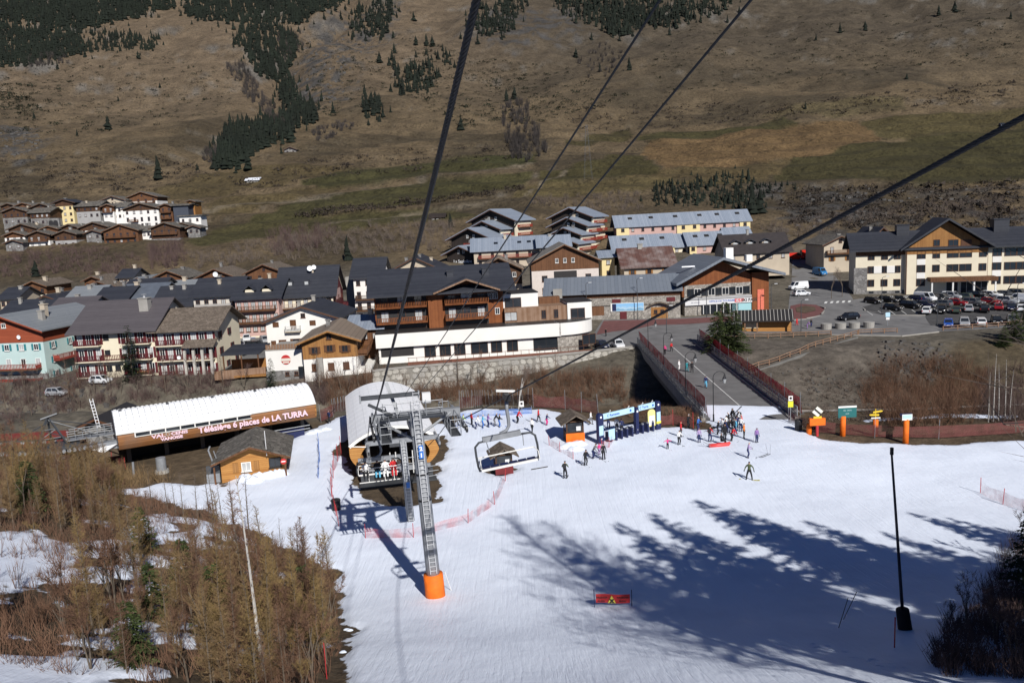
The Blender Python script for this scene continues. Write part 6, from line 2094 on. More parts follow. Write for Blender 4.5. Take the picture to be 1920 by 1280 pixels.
# ------------------------------------------------------------------ people
def col_mat(c, rough=.75):
	key = 'cloth_%02x%02x%02x' % tuple(int(max(0, min(1, v)) * 255) for v in c)
	return plain(key, c, rough, .15, 5)
SKIN = plain('skin', (.52, .30, .21), .6, .05)
PAL = dict(black=(.014, .014, .017), grey=(.15, .15, .16), white=(.72, .72, .72), red=(.52, .02, .025), pink=(.62, .05, .22), orange=(.72, .20, .03), navy=(.02, .03, .10),
		   blue=(.04, .14, .45), sky=(.12, .42, .62), teal=(.03, .22, .26), green=(.07, .09, .045), purple=(.25, .14, .36), lilac=(.36, .27, .46), brown=(.10, .06, .04), yellow=(.75, .55, .04), lime=(.45, .62, .25))
def body_mesh(pose):
	"""one continuous figure grown over a skeleton; 1.75 m tall, feet on z=0, facing -y"""
	V, E_, R_, K = [], [], [], []
	def v(p, r, k, parent=None):
		V.append(p)
		R_.append(r)
		K.append(k)
		if parent is not None:
			E_.append((parent, len(V) - 1))
		return len(V) - 1
	# kinds: 0 jacket 1 trousers 2 skin 3 head cover 4 boots 5 gloves
	fwd = {'stand': 0.0, 'ski': -.12, 'walk': -.03, 'sit': .02, 'out': 0.0, 'bend': -.32, 'board': -.05}[pose]
	hip = .48 if pose == 'sit' else .92
	pel = v((0, 0, hip), .135, 1)
	waist = v((0, fwd * .35, hip + .17), .13, 0, pel)
	chest = v((0, fwd * .8, hip + .36), .155, 0, waist)
	sh = v((0, fwd, hip + .50), .12, 0, chest)
	neck = v((0, fwd * 1.08, hip + .58), .062, 2, sh)
	jaw = v((0, fwd * 1.15 - .02, hip + .645), .078, 2, neck)
	face = v((0, fwd * 1.18 - .012, hip + .70), .095, 2, jaw)
	crown = v((0, fwd * 1.2 + .012, hip + .765), .098, 3, face)
	v((0, fwd * 1.2 + .012, hip + .80), .07, 3, crown)
	v((0, fwd * 1.18 - .115, hip + .69), .018, 2, face)
	for s in (-1, 1):
		s1 = v((s * .17, fwd * .98, hip + .475), .078, 0, sh)
		if pose == 'out':
			el, ha = (s * .42, -.02, hip + .40), (s * .62, -.08, hip + .34)
		elif pose == 'ski':
			el, ha = (s * .30, fwd - .02, hip + .24), (s * .27, fwd - .27, hip + .16)
		elif pose == 'sit':
			el, ha = (s * .24, -.05, hip + .24), (s * .16, -.28, hip + .16)
		elif pose == 'walk':
			el, ha = (s * .24, .05 * s, hip + .20), (s * .25, -.10 * s - .04, hip - .02)
		elif pose == 'bend':
			el, ha = (s * .25, fwd - .12, hip + .22), (s * .2, fwd - .3, hip + .02)
		elif pose == 'board':
			el, ha = (s * .33, .02, hip + .24), (s * .4, -.1, hip + .04)
		else:
			el, ha = (s * .255, .03, hip + .20), (s * .25, -.08, hip - .03)
		e1 = v(el, .058, 0, s1)
		w1 = v(tuple(Vector(el).lerp(Vector(ha), .85)), .042, 0, e1)
		d = (Vector(ha) - Vector(el)).normalized()
		palm = v(tuple(Vector(ha) + d * .05), .040, 5, w1)
		side = d.cross(Vector((0, 0, 1)))
		side = side.normalized() if side.length > .1 else Vector((1, 0, 0))
		for q, ln in ((-.028, .065), (-.009, .08), (.010, .075), (.028, .058)):
			b = Vector(V[palm]) + d * .045 + side * q
			f1 = v(tuple(b), .0105, 5, palm)
			v(tuple(b + d * ln * .8 + Vector((0, -.012, -.018))), .009, 5, f1)
		tb = Vector(V[palm]) + side * .045 + d * .01
		t1 = v(tuple(tb), .0115, 5, palm)
		v(tuple(tb + side * .02 + d * .045), .0095, 5, t1)
		# legs
		hx = s * .095
		h1 = v((hx, 0, hip - .06), .105, 1, pel)
		if pose == 'sit':
			kn, an, toe = (s * .12, -.42, hip + .02), (s * .12, -.46, .06), (s * .13, -.62, .02)
		elif pose == 'walk':
			kn, an, toe = (s * .10, -.12 * s - .05, .50), (s * .10, -.20 * s + .02, .09), (s * .11, -.20 * s - .13, .04)
		elif pose in ('ski', 'bend'):
			kn, an, toe = (s * .13, -.14, .50), (s * .13, .02, .09), (s * .13, -.14, .045)
		elif pose == 'board':
			kn, an, toe = (s * .20, -.10, .50), (s * .25, .0, .09), (s * .27, -.14, .045)
		else:
			kn, an, toe = (s * .11, -.02, .50), (s * .12, .02, .09), (s * .135, -.12, .045)
		k1 = v(kn, .078, 1, h1)
		m1 = v(tuple(Vector(kn).lerp(Vector(an), .55)), .07, 1, k1)
		a1 = v(an, .062, 4, m1)
		v(toe, .05, 4, a1)
	me = bpy.data.meshes.new('body_skeleton')
	me.from_pydata(V, E_, [])
	o = bpy.data.objects.new('body_skeleton', me)
	C.objects.link(o)
	md = o.modifiers.new('skin', 'SKIN')
	md.use_smooth_shade = True
	for i, r in enumerate(R_):
		me.skin_vertices[0].data[i].radius = (r, r * (.82 if K[i] in (0, 1) and abs(V[i][0]) < .01 else 1))
	me.skin_vertices[0].data[0].use_root = True
	sb = o.modifiers.new('sub', 'SUBSURF')
	sb.levels = 1
	sb.render_levels = 1
	bpy.context.view_layer.update()
	out = bpy.data.meshes.new_from_object(o.evaluated_get(bpy.context.evaluated_depsgraph_get()))
	bpy.data.objects.remove(o)
	VV = np.array(V)
	KK = np.array(K)
	segs = [(np.array(V[a]), np.array(V[b]), R_[a], R_[b], K[a], K[b]) for a, b in E_]
	n = len(out.polygons)
	cen = np.zeros(n * 3)
	out.polygons.foreach_get('center', cen)
	cen = cen.reshape(-1, 3)
	best = np.full(n, 1e9)
	kind = np.zeros(n, int)
	for a, b, ra, rb, ka, kb in segs:
		d = b - a
		t = np.clip(((cen - a) @ d) / (d @ d + 1e-9), 0, 1)
		dist = np.linalg.norm(cen - a - t[:, None] * d, axis=1) - (ra + (rb - ra) * t)
		m = dist < best
		best[m] = dist[m]
		kind[m] = np.where(t[m] < .5, ka, kb)
	out.materials.clear()
	for k in range(6):
		out.materials.append(SKIN)
	out.polygons.foreach_set('material_index', kind)
	out.polygons.foreach_set('use_smooth', np.ones(n, bool))
	zmin = min(p.co.z for p in out.vertices)
	for p in out.vertices:
		p.co.z -= zmin if pose != 'sit' else 0
	out.name = 'person'
	out.update()
	return out, zmin
BODY = {p: body_mesh(p)[0] for p in ('stand', 'ski', 'walk', 'sit', 'out', 'bend', 'board')}
GOG = MB().box((0, 0, 0), (.16, .05, .06)).mesh('goggles', plain('goggle_lens', (.02, .02, .03), .15, 0))
SKI = {}
def ski_mesh(c):
	if c not in SKI:
		mb = MB()
		n = 8
		vs, fs = [], []
		for k in range(n + 1):
			y = .75 - 1.65 * k / n
			w = .034 + .012 * abs(k / n - .5) * 2
			z = .012 + (.10 * max(0, (k / n - .86) / .14) ** 2)
			if k == n:
				w = .02
			vs += [(-w, y, z), (w, y, z), (w, y, z + .018), (-w, y, z + .018)]
		for k in range(n):
			b = k * 4
			fs += [(b, b + 4, b + 5, b + 1), (b + 1, b + 5, b + 6, b + 2), (b + 2, b + 6, b + 7, b + 3), (b + 3, b + 7, b + 4, b)]
		fs += [(0, 1, 2, 3), (n * 4, n * 4 + 3, n * 4 + 2, n * 4 + 1)]
		mb.add(vs, fs)
		SKI[c] = mb.mesh('ski', col_mat(PAL[c], .4))
	return SKI[c]
POLE = MB().tube((0, 0, 0), (0, 0, 1.15), .012, n=5).tube((0, 0, .06), (0, 0, .075), .05, n=8).mesh('ski_pole', plain('pole_metal', (.12, .12, .13), .4, 0))
PACK = MB().box((0, 0, 0), (.30, .2, .44)).box((0, .1, -.08), (.22, .1, .22)).mesh('backpack', col_mat((.03, .03, .035)))
BOARD = MB().box((0, 0, .03), (1.5, .26, .02)).box((.82, 0, .06), (.16, .24, .02)).box((-.82, 0, .06), (.16, .24, .02)).mesh('snowboard', col_mat((.5, .45, .1), .4))
NPEOPLE = 0
def person(label, loc, pose, jacket, trousers, facing, head='black', h=1.74, gear='', group=None, ski='black', gloves='black'):
	global NPEOPLE
	NPEOPLE += 1
	o = put('person', BODY[pose], None, loc, facing)
	sc = h / 1.75
	o.scale = (sc, sc, sc)
	tag(o, label, 'person', group)
	mats = [col_mat(PAL[jacket]), col_mat(PAL[trousers]), SKIN, col_mat(PAL[head]), col_mat((.03, .03, .035)), col_mat(PAL[gloves])]
	for k, m in enumerate(mats):
		o.material_slots[k].link = 'OBJECT'
		o.material_slots[k].material = m
	hip = .48 if pose == 'sit' else .92
	fwd = {'stand': 0.0, 'ski': -.12, 'walk': -.03, 'sit': .02, 'out': 0.0, 'bend': -.32, 'board': -.05}[pose]
	put('goggles', GOG, o, (0, fwd * 1.18 - .09, hip + .725))
	if 's' in gear:
		for s in (-1, 1):
			put('ski', ski_mesh(ski), o, (s * .13, -.05, -.015))
	if 'p' in gear:
		for s in (-1, 1):
			q = put('ski_pole', POLE, o, (s * .33, -.05 + .3, 0))
			q.rotation_euler = (.28, s * .03, 0)
	if 'b' in gear:
		put('backpack', PACK, o, (0, fwd * .7 + .22, hip + .36))
	if 'n' in gear:
		put('snowboard', BOARD, o, (0, -.03, -.03))
	if 'c' in gear:     # skis carried on the shoulder
		q = put('ski', ski_mesh(ski), o, (.2, .25, hip + .5))
		q.rotation_euler = (.5, 0, 0)
		q = put('ski', ski_mesh(ski), o, (.26, .25, hip + .5))
		q.rotation_euler = (.5, 0, 0)
	return o
def snow_at(px, py):
	p = at(px, py)
	p.z += .2
	return p
def deck_at(px, py):
	return on_z(px, py, .07)
PI = math.pi
# on the bridge
person('walker in red jacket and black trousers at the far end of the bridge', deck_at(1259, 659), 'walk', 'red', 'black', .3, 'black')
person('walker in pink top beside the lamp post at the village end of the bridge', deck_at(1247, 664), 'walk', 'pink', 'black', -.4, 'pink')
person('walker in white jacket on the bridge', deck_at(1273.5, 694), 'stand', 'white', 'white', .9, 'white')
person('walker in teal jacket at the lamp post halfway along the bridge', deck_at(1288, 697), 'walk', 'teal', 'teal', .4, 'teal', gear='c')
person('walker all in black beside the teal walker on the bridge', deck_at(1297.5, 698), 'walk', 'black', 'black', .1, 'black', h=1.82)
person('walker in dark jacket and bright blue trousers, nearest on the bridge', deck_at(1323.5, 727), 'walk', 'navy', 'sky', -.2, 'black', h=1.8)
# around the square
for lab, px, py, pose, j, t, f in [
		('person in dark clothes walking beside the hotel corner', 1136, 631, 'walk', 'black', 'black', 2.0),
		('person in dark jacket standing by the round planters', 1521, 613, 'stand', 'black', 'navy', .5),
		('small person in violet jacket next to the round planters', 1513, 617, 'bend', 'purple', 'purple', 1.2),
		('person in red at the right end of the striped-roof shed', 1494, 611, 'walk', 'red', 'red', .7),
		('person in mixed dark clothes in front of the ticket hall', 1352, 591, 'stand', 'grey', 'brown', .2)]:
	person(lab, at(px, py), pose, j, t, f)
# skiers on the piste
S = [
	('snowboarder in olive jacket gliding at the right of the piste', 1405, 903, 'board', 'green', 'black', -.35, 'black', 1.8, 'n'),
	('skier in lavender jacket above the olive snowboarder', 1402, 862, 'ski', 'lilac', 'navy', 1.3, 'white', 1.68, 's'),
	('skier in violet and grey standing alone right of the crowd', 1419, 833, 'stand', 'purple', 'navy', .4, 'lilac', 1.66, 'p'),
	('skier in orange jacket at the right edge of the crowd', 1395, 825, 'stand', 'orange', 'black', 1.2, 'brown', 1.78, ''),
	('person in red jacket with white hem in the front of the crowd', 1371, 830, 'bend', 'red', 'black', .8, 'black', 1.62, 's'),
	('tall person in black left of the red jacket, front of the crowd', 1359, 827, 'stand', 'black', 'black', .4, 'black', 1.85, 'p'),
	('person in black sitting on the snow behind the red sledge', 1353, 836, 'sit', 'black', 'black', .9, 'black', 1.7, ''),
	('skier in orange red jacket with black backpack, left in the crowd', 1331, 832, 'ski', 'red', 'navy', 2.6, 'brown', 1.76, 'sb'),
	('skier in lilac jacket standing before the bridge end', 1311, 833, 'stand', 'lilac', 'navy', .2, 'purple', 1.66, 's'),
	('skier in blue and white jacket with white helmet', 1308, 811, 'ski', 'blue', 'navy', .9, 'white', 1.74, 'sp'),
	('skier in black with white helmet left of the blue skier', 1290, 806, 'ski', 'black', 'black', .7, 'white', 1.76, 's'),
	('tall skier in red jacket left of the crowd', 1277, 822, 'stand', 'red', 'black', 1.4, 'red', 1.8, 'p'),
	('skier in white jacket and black trousers beside the pink child', 1273, 837, 'ski', 'white', 'black', .4, 'grey', 1.7, 's'),
	('small child in bright pink with arms spread', 1252, 845, 'out', 'pink', 'black', .3, 'brown', 1.22, 's'),
	('skier in dark green with red backpack at the left of the piste', 1060, 901, 'ski', 'green', 'black', 2.9, 'black', 1.78, 'sb'),
	('skier in black leaning on poles below the orange booth', 1098, 876, 'ski', 'black', 'black', .5, 'black', 1.75, 'sp'),
	('skier in grey and white between two black skiers below the booth', 1112, 863, 'bend', 'grey', 'navy', 1.0, 'black', 1.7, 's'),
	('skier in black standing upright right below the booth', 1132, 865, 'stand', 'black', 'black', .3, 'black', 1.78, 'sp'),
	('child in faded pink behind the skiers below the booth', 1124, 856, 'stand', 'pink', 'lilac', .5, 'pink', 1.3, ''),
	('walker in white jacket behind the orange booth', 1108, 799, 'walk', 'white', 'grey', 1.2, 'black', 1.74, 'p'),
	('skier in dark jacket passing the left turnstile', 1141, 806, 'ski', 'black', 'navy', 2.8, 'black', 1.72, 's'),
	('skier in white jacket and black helmet at the turnstiles', 1157, 812, 'stand', 'white', 'black', 2.9, 'black', 1.74, 's'),
	('skier in navy at the middle turnstile', 1166, 815, 'ski', 'navy', 'black', 3.1, 'navy', 1.7, 's'),
	('skier in black at the right turnstile beside the yellow sign', 1217, 805, 'bend', 'black', 'black', 2.4, 'black', 1.78, 's'),
	('skier in black and white walking towards the queue, left of the booth', 998, 814, 'walk', 'white', 'black', 2.6, 'black', 1.76, 'c'),
	('skier in red jacket near the fence, left of the booth', 1010, 794, 'walk', 'red', 'black', 1.4, 'black', 1.76, ''),
	('child with pink trousers next to the red skier near the fence', 1025, 800, 'ski', 'navy', 'pink', 1.0, 'white', 1.5, 'p'),
	('person in red jacket behind the hanger of the empty chair', 970, 796, 'bend', 'red', 'black', 1.0, 'black', 1.74, 's'),
	('person in dark blue walking between the two lift buildings', 618, 796, 'walk', 'navy', 'black', -.8, 'navy', 1.76, 'c'),
]
for lab, px, py, pose, j, t, f, hd, hh, g in S:
	person(lab, snow_at(px, py), pose, j, t, f, hd, hh, g)
# queue at the lift
for k, (px, py, pose, j, t) in enumerate([(853, 801, 'stand', 'black', 'black'), (868, 804, 'ski', 'lime', 'black'), (885, 800, 'stand', 'red', 'black'), (892, 807, 'bend', 'white', 'navy'),
										  (905, 805, 'ski', 'sky', 'blue'), (915, 804, 'ski', 'purple', 'navy'), (927, 802, 'bend', 'black', 'grey'), (936, 804, 'ski', 'black', 'blue')]):
	lab = {0: 'person in black at the left end of the lift queue', 1: 'skier in pale green second from the left in the lift queue', 2: 'skier in red standing tall in the lift queue',
		   3: 'skier in white bending forward in the lift queue', 4: 'skier in light blue in the middle of the lift queue', 5: 'skier in violet in the lift queue',
		   6: 'skier in black jacket with grey trousers in the lift queue', 7: 'skier in black at the right end of the lift queue'}[k]
	person(lab, snow_at(px, py), pose, j, t, 1.5 + .3 * (k % 3), 'black' if k % 2 else 'white', 1.7, 's', 'skiers queueing for the chairlift', 'blue')
# dense crowd behind, many in dark clothes
for k, (px, py) in enumerate([(1362, 808), (1368, 803), (1375, 806), (1382, 809), (1389, 812), (1371, 795), (1378, 794), (1385, 800), (1354, 814), (1392, 806), (1366, 815), (1379, 817), (1360, 818), (1345, 818), (1374, 812)]):
	j, t = [('white', 'black'), ('black', 'black'), ('grey', 'navy'), ('navy', 'black'), ('white', 'navy'), ('black', 'black'), ('black', 'grey'), ('white', 'black'), ('white', 'grey'), ('red', 'black'), ('black', 'navy'), ('sky', 'navy'), ('navy', 'black'), ('black', 'black'), ('grey', 'black')][k]
	lab = {1: None, 5: None, 13: None}.get(k, 'x')
	words = {0: 'person in white jacket at the left of the dense crowd', 2: 'person in grey jacket in the middle of the dense crowd', 3: 'person in navy jacket right of the middle of the dense crowd',
			 4: 'person in white and navy near the right of the dense crowd', 6: 'person in black with grey trousers at the back of the dense crowd', 7: 'person in white jacket at the back right of the dense crowd',
			 8: 'person in white with grey trousers, leftmost in the dense crowd', 9: 'person in red jacket at the right of the dense crowd', 10: 'person in black with navy trousers inside the dense crowd',
			 11: 'person in light blue jacket in the dense crowd', 12: 'person in navy at the front left of the dense crowd', 14: 'person in grey with black trousers inside the dense crowd'}
	person(words.get(k, 'person all in black among the dense crowd by the bridge end'), snow_at(px, py), ('stand', 'ski', 'bend', 'walk')[k % 4], j, t, rnd.uniform(-2, 2), ('black', 'white', 'grey')[k % 3], rnd.uniform(1.62, 1.8), ('s', '', 'c', 'b')[k % 4], 'crowd at the bridge end')
# riders on the loaded chair
Lm = loaded.matrix_basis
for k, (x, j, t, hd, lab) in enumerate([(-.95, 'white', 'black', 'white', 'rider in white top and black trousers, left on the chair'), (-.15, 'black', 'sky', 'black', 'rider in black jacket and blue trousers on the chair'),
										(.38, 'white', 'white', 'sky', 'rider in pale blue and white on the chair'), (.95, 'red', 'red', 'black', 'rider all in red, right on the chair')]):
	p = Lm @ Vector((x, -.05, -3.1 + .16 - .40))
	person(lab, p, 'sit', j, t, LYAW, hd, 1.74, 's' if k else '', None, 'grey')
# ------------------------------------------------------------------ vehicles
CARMESH = {}
def car_parts(kind):
	if kind in CARMESH:
		return CARMESH[kind]
	L, Wc, H, hood, bonnet, ws, rw = {'hatch': (4.0, 1.74, 1.48, .92, .95, .75, .35), 'estate': (4.6, 1.8, 1.5, .92, 1.15, .75, .45), 'suv': (4.5, 1.86, 1.7, 1.02, 1.05, .6, .3),
									  'van': (5.0, 1.95, 2.05, 1.1, .6, .7, .1), 'truck': (6.4, 2.3, 2.9, 1.3, .25, .35, .05)}[kind]
	hw = Wc / 2
	b = MB()
	st_ = [(-L / 2, .42, hood * .72, hw * .80), (-L / 2 + .12, .26, hood * .86, hw * .93), (-L / 2 + .5, .22, hood * .93, hw), (-L / 2 + bonnet, .22, hood, hw), (0, .22, hood + .02, hw), (L / 2 - .5, .22, hood + .03, hw), (L / 2 - .1, .28, hood * .98, hw * .95), (L / 2, .42, hood * .80, hw * .86)]
	vs, fs = [], []
	for y, z0, z1, w in st_:
		m = (z0 + z1) * .5
		vs += [(-w * .92, y, z0), (-w, y, m), (-w * .97, y, z1 - .08), (-w * .88, y, z1), (w * .88, y, z1), (w * .97, y, z1 - .08), (w, y, m), (w * .92, y, z0)]
	n = 8
	for k in range(len(st_) - 1):
		for i in range(n):
			fs.append((k * n + i, k * n + (i + 1) % n, (k + 1) * n + (i + 1) % n, (k + 1) * n + i))
	fs += [tuple(range(n)), tuple(reversed(range((len(st_) - 1) * n, len(st_) * n)))]
	b.add(vs, fs)
	y0, y1 = -L / 2 + bonnet - .05, L / 2 - .12
	z0 = hood - .02
	tw_ = hw * .76
	q = [(-hw * .9, y0, z0), (hw * .9, y0, z0), (hw * .9, y1, z0), (-hw * .9, y1, z0), (-tw_, y0 + ws, H), (tw_, y0 + ws, H), (tw_, y1 - rw, H), (-tw_, y1 - rw, H)]
	top_ = [(-tw_ * .85, y0 + ws + .15, H + .035), (tw_ * .85, y0 + ws + .15, H + .035), (tw_ * .85, y1 - rw - .15, H + .035), (-tw_ * .85, y1 - rw - .15, H + .035)]
	b.add(q + top_, [(0, 1, 5, 4), (1, 2, 6, 5), (2, 3, 7, 6), (3, 0, 4, 7), (4, 5, 9, 8), (5, 6, 10, 9), (6, 7, 11, 10), (7, 4, 8, 11), (8, 9, 10, 11)])
	body = b
	def pane(i, j, k, l, f0=.07, f1=.93, g0=.1, g1=.9):
		P = [Vector(q[t]) for t in (i, j, k, l)]
		def bl_(u, w):
			return P[0].lerp(P[1], u).lerp(P[3].lerp(P[2], u), w)
		c = [bl_(f0, g0), bl_(f1, g0), bl_(f1, g1), bl_(f0, g1)]
		nn = (c[1] - c[0]).cross(c[3] - c[0]).normalized()
		return MB().add([p + nn * .012 for p in c] + [p - nn * .012 for p in c], [(0, 1, 2, 3), (4, 7, 6, 5), (0, 4, 5, 1), (1, 5, 6, 2), (2, 6, 7, 3), (3, 7, 4, 0)]).mesh('window', GLASS)
	win = [pane(0, 1, 5, 4), pane(2, 3, 7, 6)]
	if kind in ('van', 'truck'):
		win += [pane(1, 2, 6, 5, .04, .28), pane(3, 0, 4, 7, .72, .96)]
	else:
		win += [pane(1, 2, 6, 5, .08, .47), pane(1, 2, 6, 5, .52, .9), pane(3, 0, 4, 7, .1, .48), pane(3, 0, 4, 7, .53, .92)]
	r = .31 if kind != 'truck' else .45
	tyre = MB().tube((-.1, 0, 0), (.1, 0, 0), r, r, 14).mesh('wheel', plain('tyre_rubber', (.015, .015, .016), .8, 0))
	rim = MB().tube((-.115, 0, 0), (.115, 0, 0), r * .62, r * .62, 10).mesh('rim', plain('alloy', (.45, .46, .48), .3, .1, 3, 0, .6))
	hl = MB().box((0, 0, 0), (.36, .1, .16)).mesh('headlight', plain('headlight_glass', (.62, .64, .66), .1, 0))
	tlm = MB().box((0, 0, 0), (.18, .1, .3)).mesh('tail_light', plain('tail_light_red', (.35, .01, .01), .2, 0))
	pl_ = MB().box((0, 0, 0), (.5, .03, .11)).mesh('number_plate', FRAMEW)
	mir = MB().box((0, 0, 0), (.2, .12, .13)).mesh('mirror', BLACKM)
	CARMESH[kind] = (body, win, tyre, rim, hl, tlm, pl_, mir, (L, hw, r, hood, bonnet))
	return CARMESH[kind]
BODYM = {}
def car(label, loc, rz, kind, colname, group='cars in the car park', name='parked_car', cat='car', simple=False):
	cols = dict(black=(.010, .010, .012), grey=(.11, .115, .12), silver=(.34, .35, .37), white=(.72, .73, .74), red=(.26, .012, .02), blue=(.02, .08, .36), navy=(.012, .016, .045), green=(.05, .07, .055), fire=(.55, .02, .01), sky=(.03, .20, .46), beige=(.36, .33, .27))
	body, win, tyre, rim, hl, tlm, pl_, mir, (L, hw, r, hood, bon) = car_parts(kind)
	if (kind, colname) not in BODYM:
		BODYM[(kind, colname)] = body.mesh('body', plain('car_' + colname, cols[colname], .22, .04, 2, 0, .1, .6), False)
	o = thing(name, label, cat, loc, rz, group)
	put('body', BODYM[(kind, colname)], o)
	for w in win:
		put('window', w, o)
	for sy in (-L / 2 + L * .2, L / 2 - L * .2):
		for sx in (-hw + .08, hw - .08):
			t_ = put('wheel', tyre, o, (sx, sy, r))
			put('rim', rim, t_)
	for sx in (-1, 1):
		put('headlight', hl, o, (sx * hw * .66, -L / 2 + .06, hood * .70))
		put('tail_light', tlm, o, (sx * hw * .78, L / 2 - .05, hood * .78))
		put('mirror', mir, o, (sx * (hw + .06), -L / 2 + bon + .35, hood + .08))
	put('number_plate', pl_, o, (0, -L / 2 - .005, .5))
	return o
def road_at(px, py):
	p = at(px, py)
	p.z += .10
	return p
ROWA = [(1637, 569, 'hatch', 'black'), (1666, 567, 'estate', 'black'), (1692, 567, 'hatch', 'black'), (1714, 565, 'estate', 'navy'), (1734, 565, 'van', 'white'), (1752, 564, 'hatch', 'black'), (1768, 563, 'hatch', 'grey'),
		(1784, 561, 'suv', 'silver'), (1806, 562, 'hatch', 'green'), (1831, 560, 'suv', 'black'), (1858, 558, 'estate', 'white'), (1886, 557, 'hatch', 'grey'), (1910, 556, 'suv', 'black'), (1936, 555, 'hatch', 'silver')]
ROWB = [(1675, 582, 'hatch', 'black'), (1707, 578, 'suv', 'black'), (1736, 577, 'hatch', 'navy'), (1765, 575, 'estate', 'grey'), (1795, 573, 'hatch', 'red'), (1825, 573, 'suv', 'grey'), (1858, 571, 'hatch', 'red'), (1888, 570, 'suv', 'silver'), (1915, 568, 'van', 'white')]
ROWC = [(1738, 588, 'estate', 'white'), (1765, 587, 'suv', 'black'), (1793, 587, 'hatch', 'green'), (1816, 584, 'estate', 'silver'), (1845, 585, 'suv', 'black'), (1873, 581, 'hatch', 'red'), (1896, 582, 'hatch', 'navy'), (1914, 584, 'hatch', 'white')]
ROWD = [(1778, 613, 'hatch', 'blue'), (1808, 612, 'suv', 'silver'), (1838, 610, 'estate', 'white'), (1868, 607, 'hatch', 'black'), (1897, 605, 'estate', 'grey'), (1926, 603, 'hatch', 'navy')]
ORD = ['first', 'second', 'third', 'fourth', 'fifth', 'sixth', 'seventh', 'eighth', 'ninth', 'tenth', 'eleventh', 'twelfth', 'thirteenth', 'fourteenth']
KIND = dict(hatch='hatchback', estate='estate car', suv='high car', van='van')
CN = dict(black='black', navy='dark blue', white='white', grey='grey', silver='silver', green='dark green', red='dark red', blue='bright blue')
for row, nm, ang_ in ((ROWA, 'row by the yellow building', .55), (ROWB, 'middle row of the car park', .6), (ROWC, 'row behind the kerbside row', 2.6), (ROWD, 'kerbside row', -.45)):
	for k, (px, py, kd, cc) in enumerate(row):
		car('%s %s, %s from the left in the %s' % (CN[cc], KIND[kd], ORD[k], nm), road_at(px, py), ang_ + rnd.uniform(-.06, .06) + (math.pi if (k * 7 + len(row)) % 5 == 0 else 0), kd, cc)
car('black car driving across the junction in front of the car park', road_at(1591, 600), math.pi / 2 + .25 - math.pi * 0 + math.pi, 'estate', 'black', 'moving cars', 'car')
car('white van parked at the end of the ticket hall', road_at(1497, 543), -math.pi / 2 + .2, 'van', 'white', 'vans and cars beside the hall', 'van', 'van')
car('small white car parked in front of the white van', road_at(1503, 555), math.pi / 2 + .1, 'hatch', 'white', 'vans and cars beside the hall')
car('blue van in the yard left of the yellow building', road_at(1537, 516), .2, 'van', 'sky', 'vans and cars beside the hall', 'van', 'van')
for px, py, lab in ((1520, 486, 'red fire engine with white top in the yard behind the hall'), (1490, 487, 'red fire vehicle left of the fire engine')):
	o = car(lab, road_at(px, py), math.pi / 2, 'truck' if px > 1500 else 'van', 'fire', 'fire vehicles', 'fire_engine', 'fire engine')
car('dark car parked above the end of the stone wall', on_z(1128, 652, .1), .3, 'hatch', 'navy', 'cars by the retaining wall')
car('white car parked above the end of the stone wall', on_z(1159, 651, .1), .1, 'estate', 'white', 'cars by the retaining wall')
for px, py, kd, cc, rz, lab in ((463, 640, 'hatch', 'white', .3, 'white hatchback on the side street near the blue doorway'), (447, 652, 'estate', 'white', 1.2, 'white estate car beside the cream gable, upper of two'),
								(445, 667, 'suv', 'white', 1.3, 'white high car beside the cream gable, lower of two'), (497, 643, 'hatch', 'silver', .5, 'silver car next to the white corner house'), (480, 655, 'suv', 'black', 1.4, 'black car on the side street above the shelter')):
	car(lab, road_at(px, py), rz, kd, cc, 'cars on the side street')
for px, py, cc, lab in ((190, 718, 'white', 'white car half hidden by bare trees below the maroon house'), (108, 741, 'silver', 'silver car behind bare trees at the left river bank')):
	car(lab, at(px, py), 1.4, 'hatch', cc, 'cars near the river')
car('dark four wheel car on the field track high on the right slope', at(1880, 236), math.pi / 2, 'suv', 'black', 'cars on the slope')
# ------------------------------------------------------------------ vegetation
BARK = plain('grey_bark', (.115, .092, .07), .9, .3, 4, .4)
BARKP = plain('pale_birch_bark', (.42, .40, .37), .8, .3, 6)
TWIGO = plain('larch_twigs', (.185, .122, .060), .9, .35, .5)
TWIGR = plain('reddish_twigs', (.145, .080, .050), .9, .35, .5)
TWIGG = plain('grey_twigs', (.125, .098, .080), .9, .3, .5)
TWIGP = plain('plum_twigs', (.095, .062, .056), .9, .3, .5)
NEEDLE = plain('spruce_needles', (.022, .036, .013), .8, .4, .6)
NEEDLEY = plain('pine_needles', (.045, .062, .018), .8, .4, .6)
NEEDLEF = plain('far_needles', (.0085, .0125, .0075), .9, .45, .05)
SCRUB = plain('juniper_scrub', (.017, .020, .010), .9, .45, .06)
SCRUBB = plain('brown_scrub', (.044, .034, .026), .9, .45, .06)
GREYWOOD = plain('bare_wood', (.052, .044, .040), .9, .35, .06)
DRYGRASS = plain('dry_grass', (.21, .145, .075), .95, .3, .6)
ROCKM = plain('field_rock', (.085, .08, .075), .95, .35, .3, .4)
def ribbon(mb, p, q, w, mi=0):
	"""thin twig: a narrow three-sided sliver"""
	d = q - p
	s = d.cross(Vector((.3, .5, .8))).normalized() * w
	u = d.cross(s).normalized() * w
	mb.add([p + s, p - s * .5 + u, p - s * .5 - u, q], [(0, 1, 3), (1, 2, 3), (2, 0, 3)], mi)
